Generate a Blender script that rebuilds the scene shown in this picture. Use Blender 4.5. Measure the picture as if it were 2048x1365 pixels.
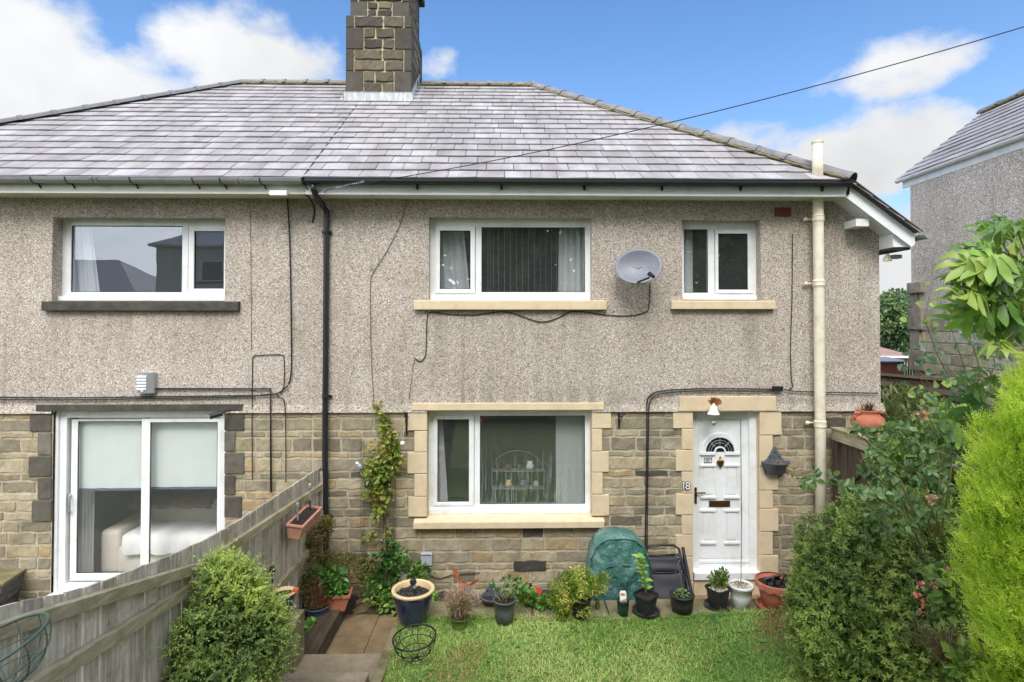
import bpy, math, random
import numpy as np
from mathutils import Matrix, Vector
rad = math.radians
for _o in list(bpy.data.objects): bpy.data.objects.remove(_o)
SC = bpy.context.scene
COL = SC.collection
RS = np.random.RandomState(7)
random.seed(7)

# ---------------------------------------------------------------- camera
FPX = 1120.0; YAW = rad(1.1); PIT = rad(1.0)
SHY = (-(32.5) - FPX*math.tan(PIT))/2048.0
CAMP = Vector((0, -7.5, 3.6))
cd = bpy.data.cameras.new('camera'); cam = bpy.data.objects.new('camera', cd); COL.objects.link(cam)
cd.sensor_width = 36; cd.lens = FPX/2048*36; cd.shift_y = SHY; cd.clip_end = 2000; cd.clip_start = 0.05
cam.location = CAMP; cam.rotation_euler = (math.pi/2+PIT, 0, -YAW)
SC.camera = cam
CR = cam.rotation_euler.to_matrix()

# ---------------------------------------------------------------- exposure
SC.view_settings.view_transform = 'Standard'; SC.view_settings.look = 'None'
SC.view_settings.gamma = 1; SC.view_settings.exposure = 0.85
SUN_EL = rad(50); SUN_AZ = rad(184)      # azimuth measured from +Y clockwise: high behind the viewpoint

# measuring helpers used to read sizes off the site: a bearing from the survey point to a plane
def ray(px, py):
    return CR @ Vector(((px-1024)/FPX, (682.5-py)/FPX + SHY*2048/FPX, -1))
def at(px, py, Y=0.0):
    r = ray(px, py); t = (Y-CAMP.y)/r.y
    return CAMP + r*t
def on(px, py, Z=0.0):
    r = ray(px, py); t = (Z-CAMP.z)/r.z
    return CAMP + r*t
def R4(x0, y0, x1, y1, Y=0.0):
    """world x0,x1,z0,z1 of a rectangle read on the plane Y"""
    mx, my = (x0+x1)/2, (y0+y1)/2
    return at(x0, my, Y).x, at(x1, my, Y).x, at(mx, y1, Y).z, at(mx, y0, Y).z
def lin(r, g, b):
    f = lambda c: ((c/255+0.055)/1.055)**2.4 if c > 10 else c/255/12.92
    return (f(r), f(g), f(b))

# ---------------------------------------------------------------- world
W = bpy.data.worlds.new('World'); SC.world = W; W.use_nodes = True
def build_world():
    nt = W.node_tree; N = nt.nodes; L = nt.links; N.clear()
    out = N.new('ShaderNodeOutputWorld'); bg = N.new('ShaderNodeBackground'); bg.inputs[1].default_value = 0.1
    sky = N.new('ShaderNodeTexSky'); sky.sky_type = 'NISHITA'; sky.sun_disc = False
    sky.sun_elevation = SUN_EL; sky.sun_rotation = SUN_AZ; sky.air_density = 1.0; sky.dust_density = 0.4; sky.ozone_density = 2.5
    tc = N.new('ShaderNodeTexCoord')
    def math_(op, a, b=None, c=None, clamp=False):
        n = N.new('ShaderNodeMath'); n.operation = op; n.use_clamp = clamp
        for i, v in enumerate((a, b, c)):
            if v is None: continue
            if isinstance(v, (int, float)): n.inputs[i].default_value = v
            else: L.new(v, n.inputs[i])
        return n.outputs[0]
    def vm(op, a, b):
        n = N.new('ShaderNodeVectorMath'); n.operation = op
        for i, v in enumerate((a, b)):
            if isinstance(v, (tuple, list, Vector)): n.inputs[i].default_value = tuple(v)
            else: L.new(v, n.inputs[i])
        return n
    nrm = vm('NORMALIZE', tc.outputs['Generated'], (0, 0, 0)).outputs[0]
    nz = N.new('ShaderNodeTexNoise'); nz.inputs['Scale'].default_value = 9.0; nz.inputs['Detail'].default_value = 9; nz.inputs['Roughness'].default_value = 0.58
    mp = N.new('ShaderNodeMapping'); mp.inputs['Scale'].default_value = (1, 1, 1.5); L.new(nrm, mp.inputs[0]); L.new(mp.outputs[0], nz.inputs[0])
    nf = math_('SUBTRACT', nz.outputs[0], 0.5)
    # named cumulus banks, as bearings: centre, half-width, half-height, density
    banks = [(20, 100, 210, 190, 1.3), (200, 190, 330, 110, 1.2), (500, 140, 170, 100, 1.2), (40, 300, 420, 120, 1.0),
             (1790, 150, 150, 62, 0.88), (1690, 325, 300, 100, 1.35), (1540, 270, 200, 45, 0.6), (870, 125, 50, 45, 0.45), (1800, 540, 500, 170, 1.3)]
    tot = None
    for (px, py, hw, hh, dn) in banks:
        c = ray(px, py).normalized()
        d = vm('SUBTRACT', nrm, c).outputs[0]
        k = FPX/math.hypot(FPX, px-1024)
        d2 = vm('MULTIPLY', d, (FPX/hw/k/k*0.9, FPX/hw*0.6, FPX/hh/k)).outputs[0]
        ln = N.new('ShaderNodeVectorMath'); ln.operation = 'LENGTH'; L.new(d2, ln.inputs[0])
        m = math_('MULTIPLY', math_('SUBTRACT', 1.35, ln.outputs['Value'], clamp=True), dn)
        tot = m if tot is None else math_('MAXIMUM', tot, m)
    # unseen sky behind the viewpoint: broken overcast, made bright to light the facade
    sep = N.new('ShaderNodeSeparateXYZ'); L.new(nrm, sep.inputs[0])
    back = math_('MULTIPLY_ADD', sep.outputs[1], -2.4, 0.35, clamp=True)
    tot = math_('MAXIMUM', tot, back)
    cl = math_('MULTIPLY_ADD', nf, 2.0, math_('SUBTRACT', tot, 0.42))
    rmp = N.new('ShaderNodeMapRange'); rmp.interpolation_type = 'SMOOTHSTEP'
    L.new(cl, rmp.inputs[0]); rmp.inputs[1].default_value = -0.15; rmp.inputs[2].default_value = 0.62
    # low haze lightens the horizon
    hz = math_('POWER', math_('SUBTRACT', 1.0, math_('ABSOLUTE', sep.outputs[2]), clamp=True), 5.5)
    fac = math_('MAXIMUM', rmp.outputs[0], math_('MULTIPLY', hz, 0.85))
    # cloud brightness: raised towards the veiled sun to light the facade, dimmed ahead
    sd = Vector((math.sin(SUN_AZ)*math.cos(SUN_EL), math.cos(SUN_AZ)*math.cos(SUN_EL), math.sin(SUN_EL)))
    dt = vm('DOT_PRODUCT', nrm, tuple(sd)).outputs['Value']
    gl = math_('POWER', math_('MULTIPLY_ADD', dt, 0.5, 0.5, clamp=True), 3.0)
    nz2 = N.new('ShaderNodeTexNoise'); nz2.inputs['Scale'].default_value = 6.5; nz2.inputs['Detail'].default_value = 8; L.new(nrm, nz2.inputs[0])
    front = N.new('ShaderNodeMapRange'); front.interpolation_type = 'SMOOTHSTEP'; L.new(sep.outputs[1], front.inputs[0]); front.inputs[1].default_value = -.1; front.inputs[2].default_value = .35; front.inputs[3].default_value = 1.0; front.inputs[4].default_value = .70
    shd = math_('MULTIPLY', math_('SUBTRACT', 1.0, rmp.outputs[0], clamp=True), .0)
    br = math_('ADD', math_('MULTIPLY', gl, 15.0), math_('MULTIPLY', math_('MULTIPLY_ADD', nz2.outputs[0], 3.6, 4.3), front.outputs[0]))
    cc = N.new('ShaderNodeCombineColor')
    L.new(math_('MULTIPLY', br, 0.975), cc.inputs[0]); L.new(math_('MULTIPLY', br, 0.985), cc.inputs[1]); L.new(br, cc.inputs[2])
    tint = N.new('ShaderNodeMix'); tint.data_type = 'RGBA'; tint.blend_type = 'MULTIPLY'; tint.inputs[0].default_value = 1
    L.new(sky.outputs[0], tint.inputs[6]); tint.inputs[7].default_value = SKYTINT
    mx = N.new('ShaderNodeMix'); mx.data_type = 'RGBA'; L.new(fac, mx.inputs[0]); L.new(tint.outputs[2], mx.inputs[6]); L.new(cc.outputs[0], mx.inputs[7])
    L.new(mx.outputs[2], bg.inputs[0]); L.new(bg.outputs[0], out.inputs[0])
SKYTINT = (.76, 1.08, 1.32, 1)
build_world()
sl = bpy.data.lights.new('sun', 'SUN'); sl.energy = 1.5; sl.angle = rad(24); sl.color = (1, .965, .91)
so = bpy.data.objects.new('sun', sl); COL.objects.link(so)
_sd = Vector((math.sin(SUN_AZ)*math.cos(SUN_EL), math.cos(SUN_AZ)*math.cos(SUN_EL), math.sin(SUN_EL)))
so.rotation_euler = _sd.to_track_quat('Z', 'Y').to_euler(); so.location = (-6, -20, 25)
SC.cycles.transparent_max_bounces = 24
SC.cycles.max_bounces = 10; SC.cycles.diffuse_bounces = 6

# ---------------------------------------------------------------- mesh builder
WLOC = {}
class MB:
    def __init__(s): s.V = []; s.F = []; s.C = []; s.n = 0; s.M = None
    def add(s, V, F, col=(1, 1, 1)):
        V = np.asarray(V, float).reshape(-1, 3)
        if s.M is not None:
            m = np.array(s.M); V = V @ m[:3, :3].T + m[:3, 3]
        if isinstance(F, np.ndarray): groups = [F]
        else:
            g = {}
            for f in F: g.setdefault(len(f), []).append(f)
            groups = [np.array(x) for x in g.values()]
            assert isinstance(col, tuple) or len(groups) == 1
        for G in groups:
            s.F.append(G+s.n)
            c = np.asarray(col, float)
            s.C.append(np.tile(c[:3], (len(G), 1)) if c.ndim == 1 else c)
        s.V.append(V); s.n += len(V); return s
    def box(s, x0, x1, y0, y1, z0, z1, col=(1, 1, 1)):
        V = [(x, y, z) for z in (z0, z1) for y in (y0, y1) for x in (x0, x1)]
        return s.add(V, [(0, 2, 3, 1), (4, 5, 7, 6), (0, 1, 5, 4), (2, 6, 7, 3), (0, 4, 6, 2), (1, 3, 7, 5)], col)
    def prism(s, pts, y0, y1, col=(1, 1, 1)):
        """pts (x,z) outline, extruded along Y"""
        n = len(pts)
        V = [(x, y0, z) for x, z in pts]+[(x, y1, z) for x, z in pts]
        F = [tuple(range(n))[::-1], tuple(range(n, 2*n))]+[(i, (i+1) % n, (i+1) % n+n, i+n) for i in range(n)]
        return s.add(V, F, col)
    def hexa(s, P, col=(1, 1, 1)):
        """8 points: bottom 4 then top 4, same order"""
        return s.add(P, [(3, 2, 1, 0), (4, 5, 6, 7), (0, 1, 5, 4), (1, 2, 6, 5), (2, 3, 7, 6), (3, 0, 4, 7)], col)
    def tube(s, pts, r, n=8, col=(1, 1, 1), closed=False, r2=None):
        P = [Vector(p) for p in pts]; m = len(P); rings = []
        for i, p in enumerate(P):
            if closed: t = (P[(i+1) % m]-P[i-1])
            else: t = P[min(i+1, m-1)]-P[max(i-1, 0)]
            t = t.normalized() if t.length > 1e-9 else Vector((0, 0, 1))
            a = Vector((0, 0, 1)) if abs(t.z) < .9 else Vector((1, 0, 0))
            if i == 0 or True:
                u = t.cross(a).normalized(); v = t.cross(u).normalized()
            rr = r if r2 is None else r+(r2-r)*i/max(1, m-1)
            rings += [p+(u*math.cos(k*2*math.pi/n)+v*math.sin(k*2*math.pi/n))*rr for k in range(n)]
        F = []
        for i in range(m if closed else m-1):
            j = (i+1) % m
            F += [(i*n+k, i*n+(k+1) % n, j*n+(k+1) % n, j*n+k) for k in range(n)]
        if not closed and n > 4: F += [tuple(range(n))[::-1], tuple(range((m-1)*n, m*n))]
        elif not closed: F += [tuple(range(n))[::-1], tuple(range((m-1)*n, m*n))]
        return s.add([tuple(x) for x in rings], F, col)
    def lathe(s, c, prof, n=28, col=(1, 1, 1), axis=None, scal=0, amp=0, ribs=0, ramp=0, sx=1, sy=1, cap=True):
        V = []
        for j, (r, z) in enumerate(prof):
            for k in range(n):
                a = 2*math.pi*k/n
                rr = r*(1+ramp*(math.cos(a*ribs) if ribs else 0)); zz = z
                if scal and j in scal: zz = z+amp*abs(math.cos(a*6))
                V.append((rr*math.cos(a)*sx, rr*math.sin(a)*sy, zz))
        V = [Vector(v) for v in V]
        if axis is not None:
            q = Vector((0, 0, 1)).rotation_difference(Vector(axis)); V = [q @ v for v in V]
        V = [tuple(v+Vector(c)) for v in V]
        F = []
        for j in range(len(prof)-1):
            F += [(j*n+k, j*n+(k+1) % n, (j+1)*n+(k+1) % n, (j+1)*n+k) for k in range(n)]
        if not cap: return s.add(V, F, col)
        F.append(tuple(range(n))[::-1])
        if prof[-1][0] > 1e-3: F.append(tuple(range((len(prof)-1)*n, len(prof)*n)))
        return s.add(V, F, col)
    def ball(s, c, r, n=12, m=8, sx=1, sy=1, sz=1, col=(1, 1, 1)):
        prof = [(r*math.sin(math.pi*j/m)+1e-5, -r*math.cos(math.pi*j/m)*sz) for j in range(m+1)]
        return s.lathe(c, prof, n, col, sx=sx, sy=sy)
    def build(s, name, mat, parent=None, smooth=False, loc=None, bevel=0, sub=0):
        V = np.concatenate(s.V)
        if parent is not None: o0 = WLOC[parent.name]
        elif loc is None:
            o0 = Vector(((V[:, 0].min()+V[:, 0].max())/2, (V[:, 1].min()+V[:, 1].max())/2, V[:, 2].min()))
        else: o0 = Vector(loc)
        V = V-np.array(o0)
        me = bpy.data.meshes.new(name)
        me.vertices.add(len(V)); me.vertices.foreach_set('co', V.ravel())
        li = np.concatenate([f.ravel() for f in s.F]).astype(np.int32)
        ls = np.concatenate([np.full(len(f), f.shape[1]) for f in s.F])
        st = np.concatenate([[0], np.cumsum(ls)[:-1]]).astype(np.int32)
        me.loops.add(len(li)); me.loops.foreach_set('vertex_index', li)
        me.polygons.add(len(ls)); me.polygons.foreach_set('loop_start', st)
        me.update(calc_edges=True)
        c = np.concatenate(s.C); c4 = np.ones((len(c), 4)); c4[:, :3] = c
        at_ = me.attributes.new('Col', 'FLOAT_COLOR', 'FACE'); at_.data.foreach_set('color', c4.ravel())
        me.polygons.foreach_set('use_smooth', np.full(len(ls), bool(smooth)))
        me.validate()
        o = bpy.data.objects.new(name, me); COL.objects.link(o); me.materials.append(mat)
        if parent is not None: o.parent = parent
        else: o.location = o0
        WLOC[o.name] = o0
        if bevel:
            b = o.modifiers.new('bevel', 'BEVEL'); b.width = bevel; b.segments = 2; b.limit_method = 'ANGLE'
        if sub:
            b = o.modifiers.new('sub', 'SUBSURF'); b.levels = sub; b.render_levels = sub
        return o
def tag(o, label, cat, group=None, kind=None):
    if label: o['label'] = label
    if cat: o['category'] = cat
    if group: o['group'] = group
    if kind: o['kind'] = kind
    return o
def thing(name, label, cat, loc, group=None):
    o = bpy.data.objects.new(name, None); COL.objects.link(o); o.location = loc; o.empty_display_size = .1
    WLOC[o.name] = Vector(loc); return tag(o, label, cat, group)
def struct(o): o['kind'] = 'structure'; return o

# ---------------------------------------------------------------- materials
def newmat(name):
    m = bpy.data.materials.new(name); m.use_nodes = True; nt = m.node_tree
    return m, nt, nt.nodes, nt.links, nt.nodes['Principled BSDF']
def tex(N, L, kind, scale, coord, detail=4, rough=.55, **kw):
    t = N.new(kind); t.inputs['Scale'].default_value = scale
    if 'Detail' in t.inputs and kind == 'ShaderNodeTexNoise': t.inputs['Detail'].default_value = detail; t.inputs['Roughness'].default_value = rough
    L.new(coord, t.inputs['Vector']); return t
def mixc(N, L, fac, a, b, mode='MIX'):
    n = N.new('ShaderNodeMix'); n.data_type = 'RGBA'; n.blend_type = mode
    for i, v in ((0, fac), (6, a), (7, b)):
        if isinstance(v, (int, float)): n.inputs[i].default_value = v
        elif isinstance(v, tuple): n.inputs[i].default_value = (*v[:3], 1)
        else: L.new(v, n.inputs[i])
    return n.outputs[2]
def ramp(N, L, src, stops, interp='LINEAR'):
    n = N.new('ShaderNodeValToRGB'); n.color_ramp.interpolation = interp
    e = n.color_ramp.elements
    while len(e) < len(stops): e.new(0.5)
    for i, (p, c) in enumerate(stops):
        e[i].position = p; e[i].color = (*c[:3], 1) if isinstance(c, tuple) else (c, c, c, 1)
    L.new(src, n.inputs[0]); return n.outputs[0]
def bump(N, L, h, strength, dist, bsdf, prev=None):
    b = N.new('ShaderNodeBump'); b.inputs['Strength'].default_value = strength; b.inputs['Distance'].default_value = dist
    L.new(h, b.inputs['Height'])
    if prev: L.new(prev, b.inputs['Normal'])
    L.new(b.outputs[0], bsdf.inputs['Normal']); return b.outputs[0]
def objc(N):
    t = N.new('ShaderNodeTexCoord'); return t.outputs['Object']
def mapped(N, L, c, sc):
    m = N.new('ShaderNodeMapping'); m.inputs['Scale'].default_value = sc; L.new(c, m.inputs[0]); return m.outputs[0]
def pm(name, col, rough=.6, var=.2, ns=6, bmp=.25, bs=80, bd=.004, attr=False, metal=0, dirt=None, dscale=3, damt=.5, stretch=None, coat=0):
    m, nt, N, L, B = newmat(name); c = objc(N)
    if stretch: c = mapped(N, L, c, stretch)
    n1 = tex(N, L, 'ShaderNodeTexNoise', ns, c, 6)
    lo = tuple(x*(1-var) for x in col); hi = tuple(min(1, x*(1+var)) for x in col)
    base = ramp(N, L, n1.outputs[0], [(.3, lo), (.7, hi)])
    if attr:
        a = N.new('ShaderNodeAttribute'); a.attribute_name = 'Col'
        base = mixc(N, L, 1.0, base, a.outputs['Color'], 'MULTIPLY')
    if dirt:
        n2 = tex(N, L, 'ShaderNodeTexNoise', dscale, c, 8, .65)
        f = ramp(N, L, n2.outputs[0], [(.48, 0.0), (.68, damt)])
        base = mixc(N, L, f, base, dirt)
    L.new(base, B.inputs['Base Color'])
    B.inputs['Roughness'].default_value = rough; B.inputs['Metallic'].default_value = metal
    if coat: B.inputs['Coat Weight'].default_value = coat
    if bmp:
        n3 = tex(N, L, 'ShaderNodeTexNoise', bs, c, 4)
        bump(N, L, n3.outputs[0], bmp, bd, B)
    return m
M = {}
def mk_pebble(name='pebbledash', gain=1.0):
    m, nt, N, L, B = newmat(name); c = objc(N)
    v = tex(N, L, 'ShaderNodeTexVoronoi', 84, c); v.inputs['Randomness'].default_value = 1
    sp = N.new('ShaderNodeSeparateColor'); L.new(v.outputs['Color'], sp.inputs[0])
    chips = ramp(N, L, sp.outputs[0], [(0, lin(116, 104, 98)), (.09, lin(168, 153, 143)), (.28, lin(196, 184, 174)), (.50, lin(210, 203, 195)), (.74, lin(226, 221, 214)), (.92, lin(250, 248, 243))], 'CONSTANT')
    grout = lin(174, 164, 157)
    ed = tex(N, L, 'ShaderNodeTexVoronoi', 84, c); ed.feature = 'DISTANCE_TO_EDGE'
    e = ramp(N, L, ed.outputs['Distance'], [(.02, 0.0), (.12, 1.0)])
    col = mixc(N, L, e, grout, chips)
    # broad weathering
    n = tex(N, L, 'ShaderNodeTexNoise', .9, c, 6, .6)
    w = ramp(N, L, n.outputs[0], [(.3, lin(216, 210, 200)), (.7, lin(255, 252, 250))])
    col = mixc(N, L, .75, col, w, 'MULTIPLY')
    # algae/soot streaks: vertical runs on the render
    st = tex(N, L, 'ShaderNodeTexNoise', 1.4, mapped(N, L, c, (3, 3, .5)), 6, .7)
    sf = ramp(N, L, st.outputs[0], [(.52, 0.0), (.78, .55)])
    col = mixc(N, L, sf, col, lin(120, 112, 92))
    # run marks: narrow dirty water streaks with ends of their own
    rs = tex(N, L, 'ShaderNodeTexNoise', 1.0, mapped(N, L, c, (11, 11, .55)), 4, .6)
    rf = ramp(N, L, rs.outputs[0], [(.60, 0.0), (.72, .42)])
    col = mixc(N, L, rf, col, lin(132, 124, 112))
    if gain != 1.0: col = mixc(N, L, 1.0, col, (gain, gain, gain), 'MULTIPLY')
    # water stains below the sills and a damp patch over the ground-floor window
    sx = N.new('ShaderNodeSeparateXYZ'); gx = N.new('ShaderNodeNewGeometry'); L.new(gx.outputs['Position'], sx.inputs[0])
    drip = tex(N, L, 'ShaderNodeTexNoise', 1.0, mapped(N, L, gx.outputs['Position'], (7, 1, .5)), 6, .65)
    dr = ramp(N, L, drip.outputs[0], [(.40, 0.0), (.62, 1.0)])
    def ma(op, a, b, cl=False):
        n_ = N.new('ShaderNodeMath'); n_.operation = op; n_.use_clamp = cl
        for i_, v_ in enumerate((a, b)):
            if isinstance(v_, (int, float)): n_.inputs[i_].default_value = v_
            else: L.new(v_, n_.inputs[i_])
        return n_.outputs[0]
    for (pa, pb, py0, py1, am) in ((80, 478, 620, 735, .28), (827, 1214, 618, 760, .34), (1343, 1552, 617, 735, .34), (900, 1260, 715, 800, .5), (655, 760, 690, 830, .22), (1600, 1680, 480, 800, .2)):
        xa, xb = at(pa, 600).x, at(pb, 600).x; za, zb = at(1000, py1).z, at(1000, py0).z
        wx_ = ma('MULTIPLY', ma('MULTIPLY', ma('SUBTRACT', sx.outputs[0], xa), 6.0, True), ma('MULTIPLY', ma('SUBTRACT', xb, sx.outputs[0]), 6.0, True))
        if py1 == 800 and pa == 900: wz = ma('MULTIPLY', ma('SUBTRACT', zb, sx.outputs[2]), 1/(zb-za), True)
        else: wz = ma('MULTIPLY', ma('MULTIPLY', ma('SUBTRACT', sx.outputs[2], za), 1/(zb-za), True), ma('MULTIPLY', ma('SUBTRACT', zb, sx.outputs[2]), 60.0, True))
        f_ = ma('MULTIPLY', ma('MULTIPLY', wx_, wz), ma('MULTIPLY', dr, am)); col = mixc(N, L, f_, col, lin(112, 106, 92))
    L.new(col, B.inputs['Base Color']); B.inputs['Roughness'].default_value = .92
    bump(N, L, e, .6, .004, B); return m
def mk_stone(name, dark=1.0):
    m, nt, N, L, B = newmat(name); c = objc(N)
    a = N.new('ShaderNodeAttribute'); a.attribute_name = 'Col'
    off = N.new('ShaderNodeVectorMath'); off.operation = 'MULTIPLY_ADD'; L.new(a.outputs['Color'], off.inputs[0]); off.inputs[1].default_value = (37, 51, 43); L.new(c, off.inputs[2])
    n1 = tex(N, L, 'ShaderNodeTexNoise', 7, off.outputs[0], 8, .68)
    f = ramp(N, L, n1.outputs[0], [(.28, lin(186, 178, 164)), (.5, lin(234, 230, 222)), (.72, lin(255, 252, 244))])
    col = mixc(N, L, .9, a.outputs['Color'], f, 'MULTIPLY')
    n2 = tex(N, L, 'ShaderNodeTexNoise', 2.3, c, 6, .65)
    s = ramp(N, L, n2.outputs[0], [(.5, 0.0), (.75, .5*dark)])
    col = mixc(N, L, s, col, lin(78, 72, 60))
    sp = tex(N, L, 'ShaderNodeTexNoise', 60, c, 3)
    s2 = ramp(N, L, sp.outputs[0], [(.35, .78), (.6, 1.0)])
    col = mixc(N, L, 1.0, col, s2, 'MULTIPLY')
    L.new(col, B.inputs['Base Color']); B.inputs['Roughness'].default_value = .88
    n3 = tex(N, L, 'ShaderNodeTexNoise', 28, off.outputs[0], 8, .65)
    bump(N, L, n3.outputs[0], .5, .008, B); return m
def mk_slate():
    m, nt, N, L, B = newmat('slate'); c = objc(N)
    a = N.new('ShaderNodeAttribute'); a.attribute_name = 'Col'
    off = N.new('ShaderNodeVectorMath'); off.operation = 'MULTIPLY_ADD'; L.new(a.outputs['Color'], off.inputs[0]); off.inputs[1].default_value = (97, 131, 73); L.new(mapped(N, L, c, (1, .55, .55)), off.inputs[2])
    n1 = tex(N, L, 'ShaderNodeTexNoise', 2.4, off.outputs[0], 5, .55)
    f1 = ramp(N, L, n1.outputs[0], [(.36, .15), (.70, .75)])
    nb = tex(N, L, 'ShaderNodeTexNoise', 1.0, mapped(N, L, c, (2.6, .5, .5)), 7, .65)
    fb = ramp(N, L, nb.outputs[0], [(.35, .30), (.60, 1.0)])
    mf = N.new('ShaderNodeMath'); mf.operation = 'MULTIPLY'; L.new(f1, mf.inputs[0]); L.new(fb, mf.inputs[1])
    col = mixc(N, L, mf.outputs[0], a.outputs['Color'], lin(206, 203, 206))
    n2 = tex(N, L, 'ShaderNodeTexNoise', 1.1, c, 7, .7)
    f2 = ramp(N, L, n2.outputs[0], [(.58, 0.0), (.75, .5)])
    col = mixc(N, L, f2, col, lin(112, 100, 102))
    n4 = tex(N, L, 'ShaderNodeTexNoise', 45, c, 4, .7)
    f4 = ramp(N, L, n4.outputs[0], [(.3, .82), (.65, 1.0)])
    col = mixc(N, L, 1.0, col, f4, 'MULTIPLY')
    L.new(col, B.inputs['Base Color']); B.inputs['Roughness'].default_value = .5
    n3 = tex(N, L, 'ShaderNodeTexNoise', 18, off.outputs[0], 6)
    bump(N, L, n3.outputs[0], .4, .006, B); return m
def mk_wood(name, c1, c2, moss=None, axis='z', scale=1):
    m, nt, N, L, B = newmat(name); c = objc(N)
    a = N.new('ShaderNodeAttribute'); a.attribute_name = 'Col'
    off = N.new('ShaderNodeVectorMath'); off.operation = 'MULTIPLY_ADD'; L.new(a.outputs['Color'], off.inputs[0]); off.inputs[1].default_value = (91, 57, 77); L.new(c, off.inputs[2])
    sc = {'z': (22, 22, 1.3), 'y': (22, 1.3, 22), 'x': (1.3, 22, 22)}[axis]
    g = tex(N, L, 'ShaderNodeTexNoise', 2.2*scale, mapped(N, L, off.outputs[0], sc), 8, .65)
    col = ramp(N, L, g.outputs[0], [(.28, c1), (.68, c2)])
    n = tex(N, L, 'ShaderNodeTexNoise', 4, off.outputs[0], 5)
    col = mixc(N, L, 1.0, col, ramp(N, L, n.outputs[0], [(.3, .75), (.7, 1.0)]), 'MULTIPLY')
    kv = tex(N, L, 'ShaderNodeTexVoronoi', 2.6, mapped(N, L, off.outputs[0], {'z': (2, 2, 1), 'y': (2, 1, 2), 'x': (1, 2, 2)}[axis]))
    kf = ramp(N, L, kv.outputs['Distance'], [(.02, .65), (.09, 0.0)])
    col = mixc(N, L, kf, col, tuple(x*.25 for x in c1))
    col = mixc(N, L, 1.0, col, a.outputs['Color'], 'MULTIPLY')
    if moss:
        n2 = tex(N, L, 'ShaderNodeTexNoise', 3.5, c, 7, .7)
        f2 = ramp(N, L, n2.outputs[0], [(.47, 0.0), (.66, .8)])
        col = mixc(N, L, f2, col, moss)
    L.new(col, B.inputs['Base Color']); B.inputs['Roughness'].default_value = .85
    bump(N, L, g.outputs[0], .6, .006, B); return m
def mk_leaf(name, rough=.45, trans=.3, spec=.5):
    m, nt, N, L, B = newmat(name)
    a = N.new('ShaderNodeAttribute'); a.attribute_name = 'Col'
    L.new(a.outputs['Color'], B.inputs['Base Color']); B.inputs['Roughness'].default_value = rough
    B.inputs['Specular IOR Level'].default_value = spec
    tr = N.new('ShaderNodeBsdfTranslucent'); L.new(mixc(N, L, 1.0, a.outputs['Color'], (1.0, 1.0, .55), 'MULTIPLY'), tr.inputs[0])
    mx = N.new('ShaderNodeMixShader'); mx.inputs[0].default_value = trans
    L.new(B.outputs[0], mx.inputs[1]); L.new(tr.outputs[0], mx.inputs[2])
    L.new(mx.outputs[0], N['Material Output'].inputs[0]); return m
def mk_glass(name, fac, streak=False, tint=(1, 1, 1), glcol=(.9, .93, 1)):
    m, nt, N, L, B = newmat(name); N.remove(B)
    t = N.new('ShaderNodeBsdfTransparent'); t.inputs[0].default_value = (*tint, 1)
    g = N.new('ShaderNodeBsdfGlossy'); g.inputs['Roughness'].default_value = .0; g.inputs[0].default_value = (*glcol, 1)
    c = objc(N)
    n = tex(N, L, 'ShaderNodeTexNoise', 1.2, c, 2); b = N.new('ShaderNodeBump'); b.inputs['Strength'].default_value = .04; b.inputs['Distance'].default_value = .02
    L.new(n.outputs[0], b.inputs['Height']); L.new(b.outputs[0], g.inputs['Normal'])
    lw = N.new('ShaderNodeLayerWeight'); lw.inputs[0].default_value = .5
    p5 = N.new('ShaderNodeMath'); p5.operation = 'POWER'; L.new(lw.outputs['Facing'], p5.inputs[0]); p5.inputs[1].default_value = 4.0
    ad = N.new('ShaderNodeMath'); ad.operation = 'MULTIPLY_ADD'; L.new(p5.outputs[0], ad.inputs[0]); ad.inputs[1].default_value = .8; ad.inputs[2].default_value = .045+fac; ad.use_clamp = True
    mx = N.new('ShaderNodeMixShader'); L.new(ad.outputs[0], mx.inputs[0]); L.new(t.outputs[0], mx.inputs[1]); L.new(g.outputs[0], mx.inputs[2])
    film = N.new('ShaderNodeBsdfDiffuse'); film.inputs[0].default_value = (.6, .62, .64, 1)
    mf = N.new('ShaderNodeMixShader'); mf.inputs[0].default_value = .028; L.new(mx.outputs[0], mf.inputs[1]); L.new(film.outputs[0], mf.inputs[2])
    last = mf.outputs[0]
    if streak:   # condensation runs between the panes
        s = tex(N, L, 'ShaderNodeTexNoise', 3, mapped(N, L, c, (16, 1, .8)), 5, .7)
        sz = N.new('ShaderNodeSeparateXYZ'); L.new(c, sz.inputs[0])
        mr = N.new('ShaderNodeMapRange'); L.new(sz.outputs[2], mr.inputs[0]); mr.inputs[1].default_value = streak[1]; mr.inputs[2].default_value = streak[0]
        f = ramp(N, L, s.outputs[0], [(.50, 0.0), (.8, .40)])
        mu = N.new('ShaderNodeMath'); mu.operation = 'MULTIPLY'; L.new(f, mu.inputs[0]); L.new(mr.outputs[0], mu.inputs[1])
        df = N.new('ShaderNodeBsdfDiffuse'); df.inputs[0].default_value = (.55, .6, .65, 1)
        m2 = N.new('ShaderNodeMixShader'); L.new(mu.outputs[0], m2.inputs[0]); L.new(last, m2.inputs[1]); L.new(df.outputs[0], m2.inputs[2]); last = m2.outputs[0]
    L.new(last, N['Material Output'].inputs[0]); return m
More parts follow.
